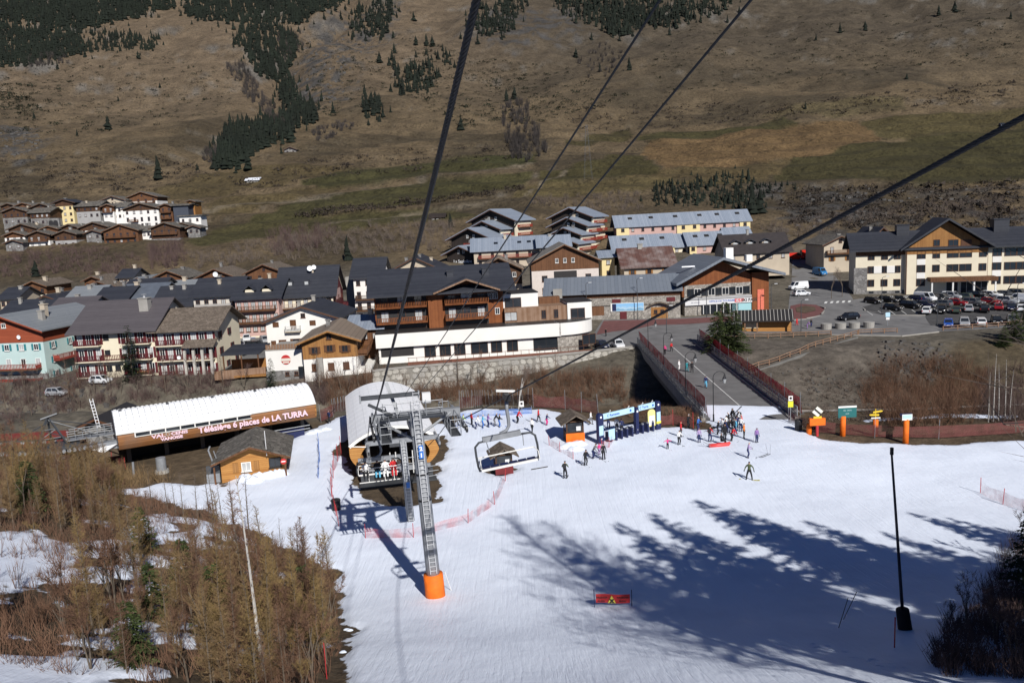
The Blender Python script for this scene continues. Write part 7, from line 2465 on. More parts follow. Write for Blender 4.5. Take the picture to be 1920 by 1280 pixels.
def larch(seed, h=9.0, tw=TWIGO, dens=1.0, bark=BARK, spread=.17):
	r = random.Random(seed)
	t = MB()
	pts, rad = [], []
	bend = Vector((r.uniform(-.03, .03), r.uniform(-.03, .03), 0))
	for k in range(9):
		f = k / 8
		pts.append(Vector((bend.x * h * f * f, bend.y * h * f * f, h * f)))
		rad.append(.012 + .085 * h / 9 * (1 - f))
	t.sweep(pts, rad, 6)
	c = MB()
	z = h * .16
	while z < h * .985:
		f = z / h
		L = h * spread * (1 - f) ** .75 + .18
		for k in range(r.randint(2, 4)):
			a = r.uniform(0, 2 * math.pi)
			base = Vector((bend.x * h * f * f, bend.y * h * f * f, z + r.uniform(-.1, .1)))
			d = Vector((math.cos(a), math.sin(a), r.uniform(.2, .95)))
			l = L * r.uniform(.6, 1.15)
			mid = base + d * l * .55 + Vector((0, 0, -.02 * l))
			end = base + d * l + Vector((0, 0, .22 * l))
			ribbon(c, base, mid, .017)
			ribbon(c, mid, end, .011)
			nt_ = int((4 + l * 9) * dens)
			for q in range(nt_):
				s = r.uniform(.15, 1)
				p = base.lerp(end, s)
				e = p + Vector((r.uniform(-1, 1), r.uniform(-1, 1), r.uniform(-.3, 1.0))) * (.34 * l + .08) * r.uniform(.5, 1)
				ribbon(c, p, e, .0085)
		z += h * .021 / max(.5, dens)
	return t.mesh('trunk', bark), c.mesh('crown', tw)
def bare_tree(seed, h=6.0, tw=TWIGG, bark=BARK, spread=.45, fine=1.0):
	"""leafless broadleaf: forking limbs with fine twigs"""
	r = random.Random(seed)
	t, c = MB(), MB()
	def grow(p, d, l, rad, lev):
		q = p + d * l
		if lev < 2:
			t.tube(p, q, rad, rad * .7, 5, caps=False)
		else:
			ribbon(c, p, q, max(.008, rad))
		if lev >= 4:
			return
		for k in range(r.randint(2, 3) + (1 if lev > 1 else 0)):
			nd = (d + Vector((r.uniform(-1, 1), r.uniform(-1, 1), r.uniform(-.15, .7))) * spread * (1.0 + .25 * lev)).normalized()
			grow(p + d * l * r.uniform(.6, 1), nd, l * r.uniform(.55, .78), rad * .55, lev + 1)
		if lev >= 2:
			for k in range(int(4 * fine)):
				s = p.lerp(q, r.uniform(.2, 1))
				ribbon(c, s, s + Vector((r.uniform(-1, 1), r.uniform(-1, 1), r.uniform(-.2, 1))) * l * .5, .007)
	n = r.randint(1, 2)
	for k in range(n):
		grow(Vector((r.uniform(-.1, .1), 0, 0)), Vector((r.uniform(-.15, .15), r.uniform(-.15, .15), 1)).normalized(), h * .36, .06 * h / 6, 0)
	return t.mesh('trunk', bark), c.mesh('crown', tw)
def spruce(seed, h=9.0, mat=NEEDLE, spread=.24, dens=1.0, low=.06, big=1.0):
	r = random.Random(seed)
	t = MB().sweep([Vector((0, 0, 0)), Vector((0, 0, h * .5)), Vector((0, 0, h * .97))], [.13 * h / 9, .08 * h / 9, .02], 7)
	c = MB()
	z = h * low
	while z < h:
		f = z / h
		L = (h * spread) * (1 - f) ** .8 + .12
		for k in range(r.randint(5, 7)):
			a = r.uniform(0, 2 * math.pi)
			l = L * r.uniform(.7, 1.15)
			d = Vector((math.cos(a), math.sin(a), 0))
			base = Vector((0, 0, z))
			sd_ = Vector((-d.y, d.x, 0))
			m = max(2, int(l / .30 * dens))
			for q in range(m):
				s = (q + 1) / m
				p = base + d * l * s + Vector((0, 0, -.22 * l * s * s + .08 * l * s))
				wd = .20 * big * l ** .5 * (1.15 - s * .6) * r.uniform(.7, 1.3)
				lg = .26 * big * r.uniform(.8, 1.3)
				for sgn in (-1, 1):
					tip = p + sd_ * sgn * wd + d * lg * .5 + Vector((0, 0, r.uniform(-.14, .05)))
					c.add([p - d * .08, p + d * lg * .35 + Vector((0, 0, r.uniform(-.02, .08))), tip], [(0, 1, 2)])
				c.add([p - sd_ * .06, p + sd_ * .06, p + d * lg + Vector((0, 0, r.uniform(-.12, .1)))], [(0, 1, 2)])
		z += h * .038 / dens
	return t.mesh('trunk', BARK), c.mesh('crown', mat)
def far_conifer(mb, p, h, r, mi=0):
	"""ragged little spruce, for stands seen from far away"""
	w = h * r.uniform(.19, .30)
	lev = 5
	for k in range(lev):
		z0 = h * (.06 + .9 * k / lev)
		z1 = min(h, z0 + h * .34)
		rr = w * (1 - k / lev) * r.uniform(.8, 1.15) + .12
		n = 6
		o = r.uniform(0, 6)
		ring = []
		for i in range(n):
			a = o + 2 * math.pi * i / n
			q = rr * r.uniform(.6, 1.25)
			ring.append(p + Vector((math.cos(a) * q, math.sin(a) * q, z0 - r.uniform(0, .08) * h)))
		apex = p + Vector((r.uniform(-.03, .03) * h, r.uniform(-.03, .03) * h, z1))
		mb.add(ring + [apex], [(i, (i + 1) % n, n) for i in range(n)], mi)
def clump(mb, p, w, h, r, n=14, mi=0):
	"""small bush of leafy slivers"""
	for k in range(n):
		a = r.uniform(0, 2 * math.pi)
		q = r.uniform(0, 1) ** .5
		b = p + Vector((math.cos(a) * w * q, math.sin(a) * w * q, h * r.uniform(-.1, .55) * (1 - .4 * q)))
		s = w * r.uniform(.2, .5)
		d1 = Vector((r.uniform(-1, 1), r.uniform(-1, 1), r.uniform(-.3, .6))) * s
		d2 = Vector((r.uniform(-1, 1), r.uniform(-1, 1), r.uniform(.2, 1.0))) * s
		mb.add([b - d1 * .5, b + d1 * .5, b + d2], [(0, 1, 2)], mi)
def brush(mb, p, w, h, r, n=16, mi=0, tw=.02):
	"""leafless thicket: fan of twigs from the ground"""
	for k in range(n):
		a = r.uniform(0, 2 * math.pi)
		b = p + Vector((math.cos(a), math.sin(a), 0)) * w * .35 * r.random()
		e = b + Vector((math.cos(a) * w * r.uniform(.1, 1), math.sin(a) * w * r.uniform(.1, 1), h * r.uniform(.5, 1)))
		ribbon(mb, b, e, tw, mi)
		m = b.lerp(e, .55)
		ribbon(mb, m, m + Vector((r.uniform(-.5, .5) * w, r.uniform(-.5, .5) * w, h * .4)), tw * .7, mi)
def inpoly(x, y, poly):
	ins = False
	n = len(poly)
	for i in range(n):
		x0, y0 = poly[i]
		x1, y1 = poly[(i + 1) % n]
		if (y0 > y) != (y1 > y) and x < (x1 - x0) * (y - y0) / (y1 - y0) + x0:
			ins = not ins
	return ins
def sample(poly, n, r):
	xs = [p[0] for p in poly]
	ys = [p[1] for p in poly]
	out = []
	while len(out) < n:
		x, y = r.uniform(min(xs), max(xs)), r.uniform(min(ys), max(ys))
		if inpoly(x, y, poly):
			out.append((x, y))
	return out
def tree(name, label, pair, loc, scale=1.0, rz=0.0, group=None, cat='tree'):
	o = thing(name, label, cat, loc, rz, group)
	o.scale = (scale, scale, scale)
	put('trunk', pair[0], o)
	put('crown', pair[1], o)
	return o
vr = random.Random(5)
# ---- woods on the mountainside (each stand one mass)
STANDS = [  # outline in the photograph, number, height range, label
	([(0, 0), (330, 0), (330, 18), (250, 34), (150, 56), (90, 60), (40, 40), (0, 44)], 300, (10, 17), 'dark conifer forest along the top left edge'),
	([(0, 48), (90, 60), (150, 70), (160, 100), (110, 112), (60, 122), (0, 128)], 150, (9, 14), 'dark conifer wood at the left edge of the slope'),
	([(335, 0), (640, 0), (640, 10), (590, 28), (560, 48), (440, 44), (350, 36)], 220, (10, 16), 'dark conifer forest at the top, left of centre'),
	([(150, 60), (215, 62), (300, 72), (290, 95), (230, 96), (180, 100), (150, 95)], 60, (7, 11), 'belt of conifers and pines below the top left forest'),
	([(450, 58), (520, 48), (560, 70), (552, 110), (540, 145), (500, 150), (470, 120), (440, 82)], 120, (9, 14), 'conifer wood in the upper part of the ravine'),
	([(520, 150), (545, 140), (570, 190), (600, 205), (560, 215), (530, 200)], 40, (8, 12), 'conifers in the middle of the ravine'),
	([(405, 315), (412, 262), (455, 236), (520, 222), (560, 205), (600, 205), (588, 230), (540, 258), (480, 288), (430, 318)], 110, (9, 13), 'conifer wood at the foot of the ravine'),
	([(650, 30), (680, 10), (735, 0), (738, 40), (720, 72), (690, 70), (655, 76)], 50, (9, 14), 'group of tall conifers on the rocky knoll'),
	([(740, 130), (800, 120), (830, 90), (850, 110), (800, 178), (745, 180)], 34, (9, 13), 'conifers along the rib left of the thick cable'),
	([(880, 20), (960, 0), (990, 0), (960, 60), (900, 72)], 50, (9, 13), 'conifer wood at the top behind the thick cable'),
	([(1040, 0), (1240, 0), (1230, 40), (1170, 70), (1140, 66), (1100, 40), (1040, 30)], 130, (9, 14), 'dark conifer wood at the top, right of centre'),
	([(1220, 0), (1380, 0), (1350, 30), (1260, 50), (1220, 60)], 60, (9, 13), 'conifer wood at the top between the two thin cables'),
	([(1215, 345), (1290, 338), (1330, 330), (1390, 330), (1450, 345), (1480, 345), (1440, 372), (1400, 395), (1330, 392), (1230, 385)], 70, (2.0, 4.4), 'dark shrubby conifers above the apartment rows'),
	([(680, 190), (722, 185), (722, 228), (684, 230)], 9, (9, 14), 'cluster of conifers on the meadow left of the thick cable'),
]
for poly, n, (h0, h1), lab in STANDS:
	mb = MB()
	pts = sorted(sample(poly, int(n * 3.2), vr), key=lambda p: p[1])
	org = at(*pts[0])
	pts += [(x + vr.gauss(0, 20), y + vr.gauss(0, 11)) for x, y in vr.sample(pts, len(pts) // 4)]
	for x, y in pts:
		if not 0 < y < 420:
			continue
		p = at(x, y)
		far_conifer(mb, p - org - Vector((0, 0, .3)), vr.uniform(h0 * .45, h1) * (1 if vr.random() < .9 else 1.25), vr)
	o = mb.build('conifer_wood', NEEDLEF, None, org)
	o['kind'] = 'stuff'
	o['label'] = lab
# grey leafless woods
for poly, n, (h0, h1), lab in [
		([(425, 125), (455, 120), (500, 190), (550, 232), (548, 250), (500, 220), (450, 170)], 130, (6, 10), 'grey leafless wood along the ravine'),
		([(520, 62), (565, 55), (570, 90), (540, 120), (520, 100)], 50, (6, 9), 'grey leafless trees at the head of the ravine'),
		([(940, 200), (985, 190), (1010, 240), (1030, 290), (1000, 310), (960, 300), (945, 250)], 120, (5, 9), 'grey leafless trees in the hollow above the fields'),
		([(45, 110), (120, 96), (128, 120), (60, 128)], 46, (6, 9), 'pale leafless trees at the edge of the left wood'),
		([(380, 285), (412, 270), (412, 310), (385, 308)], 22, (5, 8), 'leafless trees at the foot of the ravine wood'),
		([(580, 250), (640, 225), (680, 235), (600, 268)], 40, (3, 5), 'low leafless scrub right of the ravine wood'),
		([(1080, 110), (1140, 80), (1180, 90), (1150, 150), (1100, 150)], 40, (4, 7), 'plum coloured scrub below the top wood')]:
	mb = MB()
	pts = sample(poly, n, vr)
	org = at(*pts[0])
	for x, y in pts:
		p = at(x, y)
		brush(mb, p - org, vr.uniform(1.8, 3.2), vr.uniform(h0, h1), vr, 16, 0, .15)
	o = mb.build('leafless_wood', GREYWOOD, None, org)
	o['kind'] = 'stuff'
	o['label'] = lab
# ---- scrub over the slopes
for poly, n, mat, (w0, w1), lab, nm in [
		([(740, 60), (900, 110), (1080, 130), (1180, 180), (1050, 230), (860, 240), (720, 150)], 420, SCRUB, (.9, 2.2), 'juniper scrub dotted over the middle of the slope', 'juniper_scrub'),
		([(1180, 60), (1560, 20), (1910, 20), (1910, 120), (1500, 160), (1250, 180)], 380, SCRUB, (.8, 2.0), 'juniper scrub dotted over the upper right slope', 'juniper_scrub'),
		([(0, 130), (260, 100), (460, 130), (420, 220), (200, 250), (0, 250)], 240, SCRUB, (.9, 2.2), 'juniper scrub on the left slope', 'juniper_scrub'),
		([(560, 70), (720, 80), (720, 200), (620, 220), (570, 190)], 200, SCRUB, (.8, 2.0), 'low bushes on the rocky knoll', 'juniper_scrub'),
		([(0, 160), (60, 155), (70, 220), (0, 230)], 60, SCRUB, (1.4, 3.0), 'green bushes at the left edge of the slope', 'bushes'),
		([(1080, 200), (1500, 190), (1900, 150), (1900, 190), (1500, 225), (1200, 245), (1060, 250)], 260, SCRUBB, (.8, 2.2), 'brown scrub lines above the ploughed field', 'brown_scrub'),
		([(420, 330), (640, 290), (980, 270), (1000, 300), (700, 330), (450, 360)], 120, SCRUBB, (.8, 1.8), 'brown hedges between the terraced fields', 'brown_scrub'),
		([(560, 398), (800, 372), (980, 348), (985, 356), (800, 384), (560, 410)], 130, SCRUBB, (.8, 1.8), 'brown hedge along the field track', 'brown_scrub'),
		([(1430, 355), (1910, 340), (1910, 430), (1600, 430), (1480, 420)], 300, SCRUBB, (.8, 2.2), 'brown scrub on the rocky bank behind the yellow building', 'brown_scrub'),
		([(0, 300), (300, 290), (420, 330), (300, 360), (0, 370)], 160, SCRUBB, (.8, 1.8), 'brown scrub above the upper hamlet', 'brown_scrub')]:
	mb = MB()
	pts = sample(poly, int(n * 1.5), vr)
	org = at(*pts[0])
	for x, y in pts:
		p = at(x, y)
		w = vr.uniform(w0, w1) * 1.35 * (1 if vr.random() < .8 else 1.6)
		clump(mb, p - org, w, w * .9, vr, 24)
	o = mb.build(nm, mat, None, org)
	o['kind'] = 'stuff'
	o['label'] = lab
# leafless thickets on the bank between hamlet and village
for poly, n, mat, (w, h), lab in [
		([(280, 470), (340, 458), (352, 490), (330, 505), (285, 505)], 70, TWIGP, (2.4, 5.5), 'big dark leafless thicket below the upper hamlet'),
		([(0, 465), (180, 465), (270, 480), (260, 520), (0, 520)], 160, TWIGP, (2.0, 3.4), 'leafless thickets on the bank left of the big one'),
		([(350, 480), (520, 450), (720, 420), (860, 415), (850, 470), (700, 480), (520, 492), (370, 505)], 330, TWIGG, (2.0, 3.6), 'leafless thickets on the bank above the village'),
		([(500, 440), (590, 425), (640, 430), (590, 470), (510, 480)], 90, TWIGP, (2.2, 5.0), 'taller leafless bushes above the village chalets'),
		([(1000, 375), (1200, 360), (1210, 395), (1140, 400), (1000, 385)], 110, TWIGG, (1.8, 3.0), 'leafless scrub behind the stepped apartments'),
		([(1410, 430), (1600, 400), (1900, 370), (1900, 410), (1650, 420), (1500, 450)], 220, TWIGG, (1.8, 3.2), 'leafless scrub on the rocky bank to the right')]:
	mb = MB()
	pts = sample(poly, n, vr)
	org = at(*pts[0])
	for x, y in pts:
		p = at(x, y)
		brush(mb, p - org, w * vr.uniform(.6, 1.2), h * vr.uniform(.6, 1.2), vr, 16, 0, .035)
	o = mb.build('thicket', mat, None, org)
	o['kind'] = 'stuff'
	o['label'] = lab
# rocks
for poly, n, (s0, s1), lab in [([(590, 60), (640, 20), (720, 60), (660, 130), (640, 190), (560, 200), (545, 130)], 150, (.5, 2.0), 'grey boulders on the rocky knoll'),
							   ([(1440, 350), (1900, 345), (1900, 440), (1500, 430)], 140, (.3, 1.1), 'grey rocks in the bank behind the yellow building'),
							   ([(0, 235), (70, 240), (80, 275), (30, 300), (0, 290)], 60, (.5, 1.6), 'grey rocks at the left edge of the slope'),
							   ([(1640, 640), (1760, 640), (1800, 690), (1740, 720), (1660, 690)], 160, (.12, .5), 'pale rubble on the river embankment'),
							   ([(1450, 690), (1600, 690), (1640, 790), (1510, 790)], 70, (.1, .3), 'scattered pale stones below the embankment'),
							   ([(0, 690), (200, 690), (220, 760), (0, 790)], 120, (.15, .6), 'grey stones on the left river bank')]:
	mb = MB()
	pts = sample(poly, n, vr)
	org = at(*pts[0])
	for x, y in pts:
		p = at(x, y) - org
		s = vr.uniform(s0, s1)
		vs = [p + Vector((vr.uniform(.5, 1) * sx * s, vr.uniform(.5, 1) * sy * s * .8, sz * s * vr.uniform(.4, .8))) for sz in (-1, 1) for sy in (-1, 1) for sx in (-1, 1)]
		mb.add(vs, [(0, 2, 3, 1), (4, 5, 7, 6), (0, 1, 5, 4), (2, 6, 7, 3), (0, 4, 6, 2), (1, 3, 7, 5)])
	o = mb.build('boulders', ROCKM, None, org)
	o['kind'] = 'stuff'
	o['label'] = lab
# lone conifers on the slope
fc = []
for s in range(4):
	mb = MB()
	far_conifer(mb, Vector((0, 0, 0)), 10, random.Random(s))
	far_conifer(mb, Vector((0, 0, 0)), 9.4, random.Random(s + 40))
	fc.append((MB().tube((0, 0, -.5), (0, 0, 2), .16, .12, 6).mesh('trunk', BARK), mb.mesh('crown', NEEDLEF)))
LONE = [(203, 243, 13, 'single spruce standing alone on the left meadow'), (298, 336, 15, 'tall dark spruce above the upper hamlet'), (865, 244, 11, 'rounded conifer standing alone left of the thick cable'),
		(800, 86, 15, 'tall conifer high on the slope, left of the cable, left of a pair'), (811, 88, 14, 'tall conifer high on the slope, left of the cable, right of a pair'), (1575, 62, 12, 'conifer on the upper right slope, left of its neighbour'),
		(1622, 58, 12, 'broad conifer on the upper right slope'), (1760, 30, 14, 'conifer near the top right corner, left of its neighbour'), (1790, 24, 15, 'broad conifer near the top right corner'),
		(1895, 36, 9, 'small conifer at the right edge high on the slope'), (1080, 108, 11, 'conifer on the slope between cable and thin cables'), (1180, 132, 13, 'conifer beside the left thin cable'),
		(712, 118, 13, 'conifer below the rocky knoll'), (950, 190, 13, 'conifer above the grey hollow'), (965, 186, 12, 'conifer above the grey hollow, right of its neighbour'), (1125, 135, 9, 'low conifer left of the left thin cable'),
		(590, 226, 14, 'conifer at the right end of the ravine wood'), (1530, 76, 8, 'small conifer left of the upper right pair'), (780, 85, 12, 'conifer left of the tall pair on the slope'),
		(222, 190, 6, 'small bushy conifer on the left meadow'), (300, 165, 6, 'small conifer on the meadow above the lone spruce'), (145, 255, 6, 'small conifer low on the left meadow'), (64, 222, 6, 'small conifer near the left edge rocks'),
		(1410, 402, 12, 'conifer right of the pink apartment rows'), (1425, 400, 10, 'second conifer right of the pink apartment rows'), (652, 488, 9, 'dark green conifer on the bank above the wide beige chalet'),
		(68, 518, 6, 'dark green pine on the bank at the left'), (1510, 205, 6, 'small shrub like conifer above the ploughed field'), (1700, 150, 6, 'small dark conifer on the right slope'), (845, 425, 6, 'small conifer left of the stepped apartments')]
for k, (px, py, h, lab) in enumerate(LONE):
	p = at(px, py)
	tree('conifer', lab, fc[k % 4], p, h / 10, vr.uniform(0, 6), 'single conifers on the mountainside')
# ---- larch wood in the left foreground
TWIGY = plain('yellow_twigs', (.205, .138, .056), .9, .35, .5)
LV_ = [larch(s, 9.0, (TWIGR, TWIGO, TWIGY)[s % 3], 1.3, BARK, .15) for s in range(6)]
BSH = [bare_tree(650 + s, 4.0, (TWIGR, TWIGO, TWIGY)[s], BARK, .40, 2.0) for s in range(3)]
LTHIN = [larch(20 + s, 9.0, TWIGG, .45, BARK, .12) for s in range(3)]
LOC = []
lr = random.Random(77)
def wood_edge(y):
	return float(np.interp(y, WX, WB))
while len(LOC) < 330:
	y = lr.uniform(29, 76)
	xe = wood_edge(y)
	x = xe - .6 - abs(lr.gauss(0, 1)) * 9
	if x < -y * .70 - 6 or (x < -y * .44 and y < 52 and lr.random() < .85):
		continue
	if sdist([(-42, 31), (-27, 31), (-22.5, 37), (-25, 45), (-32, 50), (-44, 51)], np.array([x]), np.array([y]))[0] > .5 and lr.random() < .9:
		continue
	if any((x - a) ** 2 + (y - b) ** 2 < .55 for a, b, *_ in LOC):
		continue
	q_ = to_pix((x, y, hz(x, y) + 4.6))
	if q_[0] > 215 and q_[1] < 905 + (q_[0] - 215) * .29:
		continue
	LOC.append((x, y))
for k, (x, y) in enumerate(LOC):
	edge = wood_edge(y) - x
	h = lr.uniform(2.6, 5.8) * (1.12 if edge < 6 else 1) * (1 if lr.random() < .85 else 1.25)
	z = hz(x, y)
	near_ = y < 45
	pr_k = LV_[k % 6]
	if lr.random() < .36:
		tree('shrub', ('reddish', 'brown', 'yellowish')[k % 3] + ' leafless bush in the lower left wood, ' + ('at the snow edge' if edge < 4 else 'low in the picture' if y < 42 else 'in its middle' if y < 56 else 'at its upper end'), BSH[k % 3], (x, y, z - .1), h / 4.6, lr.uniform(0, 6), 'bushes of the lower left wood', 'shrub')
		continue
	where = ('along the snow edge' if edge < 3 else 'just inside the wood' if edge < 8 else 'deep in the wood') + (', low in the picture' if y < 42 else ', halfway up the bank' if y < 56 else ', at the upper end')
	tree('larch_tree', ('reddish', 'brown', 'yellowish')[k % 3] + ' leafless larch ' + where, pr_k, (x, y, z - .1), h / 9, lr.uniform(0, 6), 'larches of the lower left wood')
for k, (px, py, h) in enumerate([(470, 1030, 6.4), (395, 985, 5.2), (372, 985, 4.6), (405, 1000, 5.6), (440, 1010, 5.0), (345, 975, 4.2), (315, 960, 4.0), (330, 965, 3.6), (285, 950, 3.6), (420, 1005, 4.4), (530, 1070, 4.0), (556, 1110, 4.4), (566, 1130, 4.0)]):
	p = at(px, py)
	tree('larch_tree', 'thin grey larch pole at the snowy edge of the lower left wood', LTHIN[k % 3], p, h / 9, lr.uniform(0, 6), 'thin larches at the wood edge')
birch = larch(91, 9.0, TWIGR, .35, BARKP, .10)
tree('birch_tree', 'slender white-trunked birch at the edge of the lower left wood', birch, (at(492, 1268)), 1.05, .4)
tree('birch_tree', 'thin pale birch left of the white-trunked one in the wood', birch, at(447, 1075), .62, 2.0)
pines = [spruce(300 + s, 4.5, NEEDLEY, .30, 1.3, .05, 1.5) for s in range(3)]
for px, py, h, lab in [(578, 1195, 4.2, 'green pine at the right edge of the lower left wood'), (250, 1255, 3.0, 'bushy green pine low in the wood near the bottom'), (410, 1200, 4.0, 'young green pine inside the wood, right'),
					   (350, 1120, 3.6, 'young green pine inside the wood, centre'), (270, 1040, 3.4, 'dark pine in the upper part of the wood'), (60, 960, 4.0, 'dark pine at the left edge of the wood'), (290, 1165, 3.2, 'young pine inside the wood, left of centre')]:
	tree('pine_tree', lab, pines[len(lab) % 3], at(px, py), h / 4.5, lr.uniform(0, 6), 'green pines in the wood')
# undergrowth of the wood
mb = MB()
for k in range(1500):
	y = lr.uniform(28, 78)
	x = wood_edge(y) - lr.uniform(.3, 26)
	if sdist([(-40, 33), (-27, 33), (-24, 38), (-26, 44), (-34, 48)], np.array([x]), np.array([y]))[0] > 0 and lr.random() < .85:
		continue
	brush(mb, Vector((x + 20, y - 45, hz(x, y))), .7, lr.uniform(.6, 1.9), lr, 10, 0, .012)
o = mb.build('undergrowth', TWIGR, None, (-20, 45, 0))
o['kind'] = 'stuff'
# ---- right foreground: firs and larches whose shadow falls on the piste
FIRS = [spruce(400 + s, 14.0, NEEDLE, .23, 1.5, .36, 1.7) for s in range(3)]
FLOW = [spruce(430 + s, 14.0, NEEDLE, .25, 1.5, .12, 1.8) for s in range(2)]
LSH = [larch(500 + s, 14.0, TWIGG, 1.5, BARK, .24) for s in range(2)]
SX, SY = math.sin(SUN_AZ) / math.tan(SUN_EL), math.cos(SUN_AZ) / math.tan(SUN_EL)
NTH = ['first', 'second', 'third', 'fourth', 'fifth', 'sixth', 'seventh', 'eighth', 'ninth', 'tenth', 'eleventh', 'twelfth']
for k, (px, py, top_h, sp) in enumerate([(1150, 985, 29, 0), (1215, 965, 28, 0), (1300, 940, 26, 0), (1370, 955, 25, 0), (1440, 985, 25, 0), (1500, 978, 23, 0), (1570, 1010, 22, 0), (1640, 1000, 21, 0), (1700, 962, 20, 0), (1770, 972, 18, 0), (1850, 990, 16, 0), (1910, 985, 15, 0),
										 (1050, 1030, 30, 0), (1400, 1000, 27, 0), (1540, 1040, 25, 0), (1690, 1040, 22, 0), (1810, 1040, 18, 0), (1250, 1020, 29, 0), (1880, 1060, 17, 0), (1560, 1050, 26, 2), (1640, 1065, 24, 2), (1720, 1060, 22, 2), (1790, 1075, 20, 2), (1860, 1085, 18, 2), (1480, 1070, 27, 2), (1915, 1110, 17, 2), (1150, 1040, 29, 2), (1250, 1070, 26, 2), (1350, 1085, 23, 2), (1450, 1110, 20, 2), (920, 958, 37, 1), (1010, 975, 34, 1)]):
	tip = on_z(px, py, .2)
	x, y = tip.x - SX * top_h, tip.y - SY * top_h
	g_ = hz(x, y)
	h = top_h - g_ + .2
	if sp == 2:
		tree('fir_tree', 'broad low-branched fir on the right bank, %s of eleven' % NTH[k - 19], FLOW[k % 2], (x, y, g_ - .1), h / 14, x, 'firs on the right bank')
	elif sp == 0:
		tree('fir_tree', 'tall dark fir of the right bank, %s in the row from the left' % NTH[k % 12] if k < 12 else 'tall fir of the second row on the right bank, %s of seven' % NTH[k - 12], FIRS[k % 3], (x, y, g_ - .1), h / 14, x, 'firs on the right bank')
	else:
		tree('larch_tree', 'tall leafless larch on the right bank, %s of two' % NTH[k - 30], LSH[k % 2], (x, y, g_ - .1), h / 14, x, 'leafless larches on the right bank')
SF = [spruce(420 + s, 5.0, NEEDLE, .30, 1.0, .03) for s in range(2)]
for x, y, h, k, lab in [(25.4, 37.2, 3.6, 0, 'small black fir at the right edge near the bottom'), (27.2, 40.0, 5.0, 1, 'small black fir at the right edge beside the shrub'), (24.2, 35.2, 2.6, 1, 'low black fir in the bottom right corner'), (26.6, 38.4, 4.4, 1, 'black fir between the two at the right edge'), (28.6, 41.8, 5.5, 0, 'taller black fir above the others at the right edge'), (25.9, 36.0, 3.2, 0, 'bushy black fir at the right edge, lowest but one')]:
	tree('fir_tree', lab, SF[k], (x, y, hz(x, y) - .1), h / 5, x, 'firs on the right bank')
SHR = [bare_tree(600 + s, 3.2, TWIGP, BARK, .5, 1.2) for s in range(3)]
for px, py, s, lab in [(1815, 1195, 1.15, 'leafless shrub in the blue shadow at the lower right'), (1775, 1185, .7, 'low leafless shrub left of the one in the shadow'), (1870, 1215, 1.0, 'leafless shrub in front of the dark fir'), (1905, 1260, .9, 'leafless yellowish shrub in the bottom right corner'),
					   (1916, 1060, 1.5, 'leafless bush at the right edge beside the net')]:
	tree('shrub', lab, SHR[len(lab) % 3], at(px, py), s, lr.uniform(0, 6), 'leafless shrubs at the lower right', 'shrub')
# ---- river banks
BT = [bare_tree(700 + s, 6.0, (TWIGG, TWIGR, TWIGG, TWIGP)[s], BARK, .42, 1.0) for s in range(4)]
LB = [larch(720 + s, 7.0, TWIGR, .5, BARK, .15) for s in range(2)]
RB = [(20, 745), (48, 738), (75, 752), (105, 735), (130, 748), (150, 728), (178, 742), (205, 730), (228, 738), (258, 742), (285, 735), (312, 742), (335, 725), (352, 738), (378, 730), (398, 738), (420, 735), (12, 775), (60, 778), (150, 768), (640, 735), (655, 745), (672, 728), (690, 742), (705, 722),
	  (722, 735), (648, 720), (812, 728), (835, 720), (860, 728), (885, 735), (905, 725), (930, 738), (990, 735), (1015, 728), (1045, 740), (1075, 732), (1110, 735), (1140, 742), (460, 742), (600, 738)]
for k, (px, py) in enumerate(RB):
	p = at(px, py)
	side = 'left of the long lift building' if px < 215 else ('behind the long lift building' if px < 620 else ('between the two lift buildings' if px < 740 else 'behind the lift queue'))
	tree('bare_tree', 'leafless tree on the river bank ' + side, (BT + LB)[k % 6], p, vr.uniform(.8, 1.25), vr.uniform(0, 6), 'bare trees ' + side)
tree('birch_tree', 'white-stemmed birch behind the empty chair, in front of the stone wall', bare_tree(777, 9, TWIGG, BARKP, .3, .8), on_z(972, 772, -.2), .95, .2)
BCL = [larch(810 + k, 9, TWIGG, .35, BARKP, .13) for k in range(2)]
for k, (px, py, s) in enumerate([(1862, 790, .95), (1872, 788, .8), (1884, 786, .85), (1893, 785, .7), (1853, 791, .7)]):
	tree('birch_tree', 'white birch stem in the clump at the right river bank', BCL[k % 2], at(px, py), s * .9, k, 'birch clump at the right')
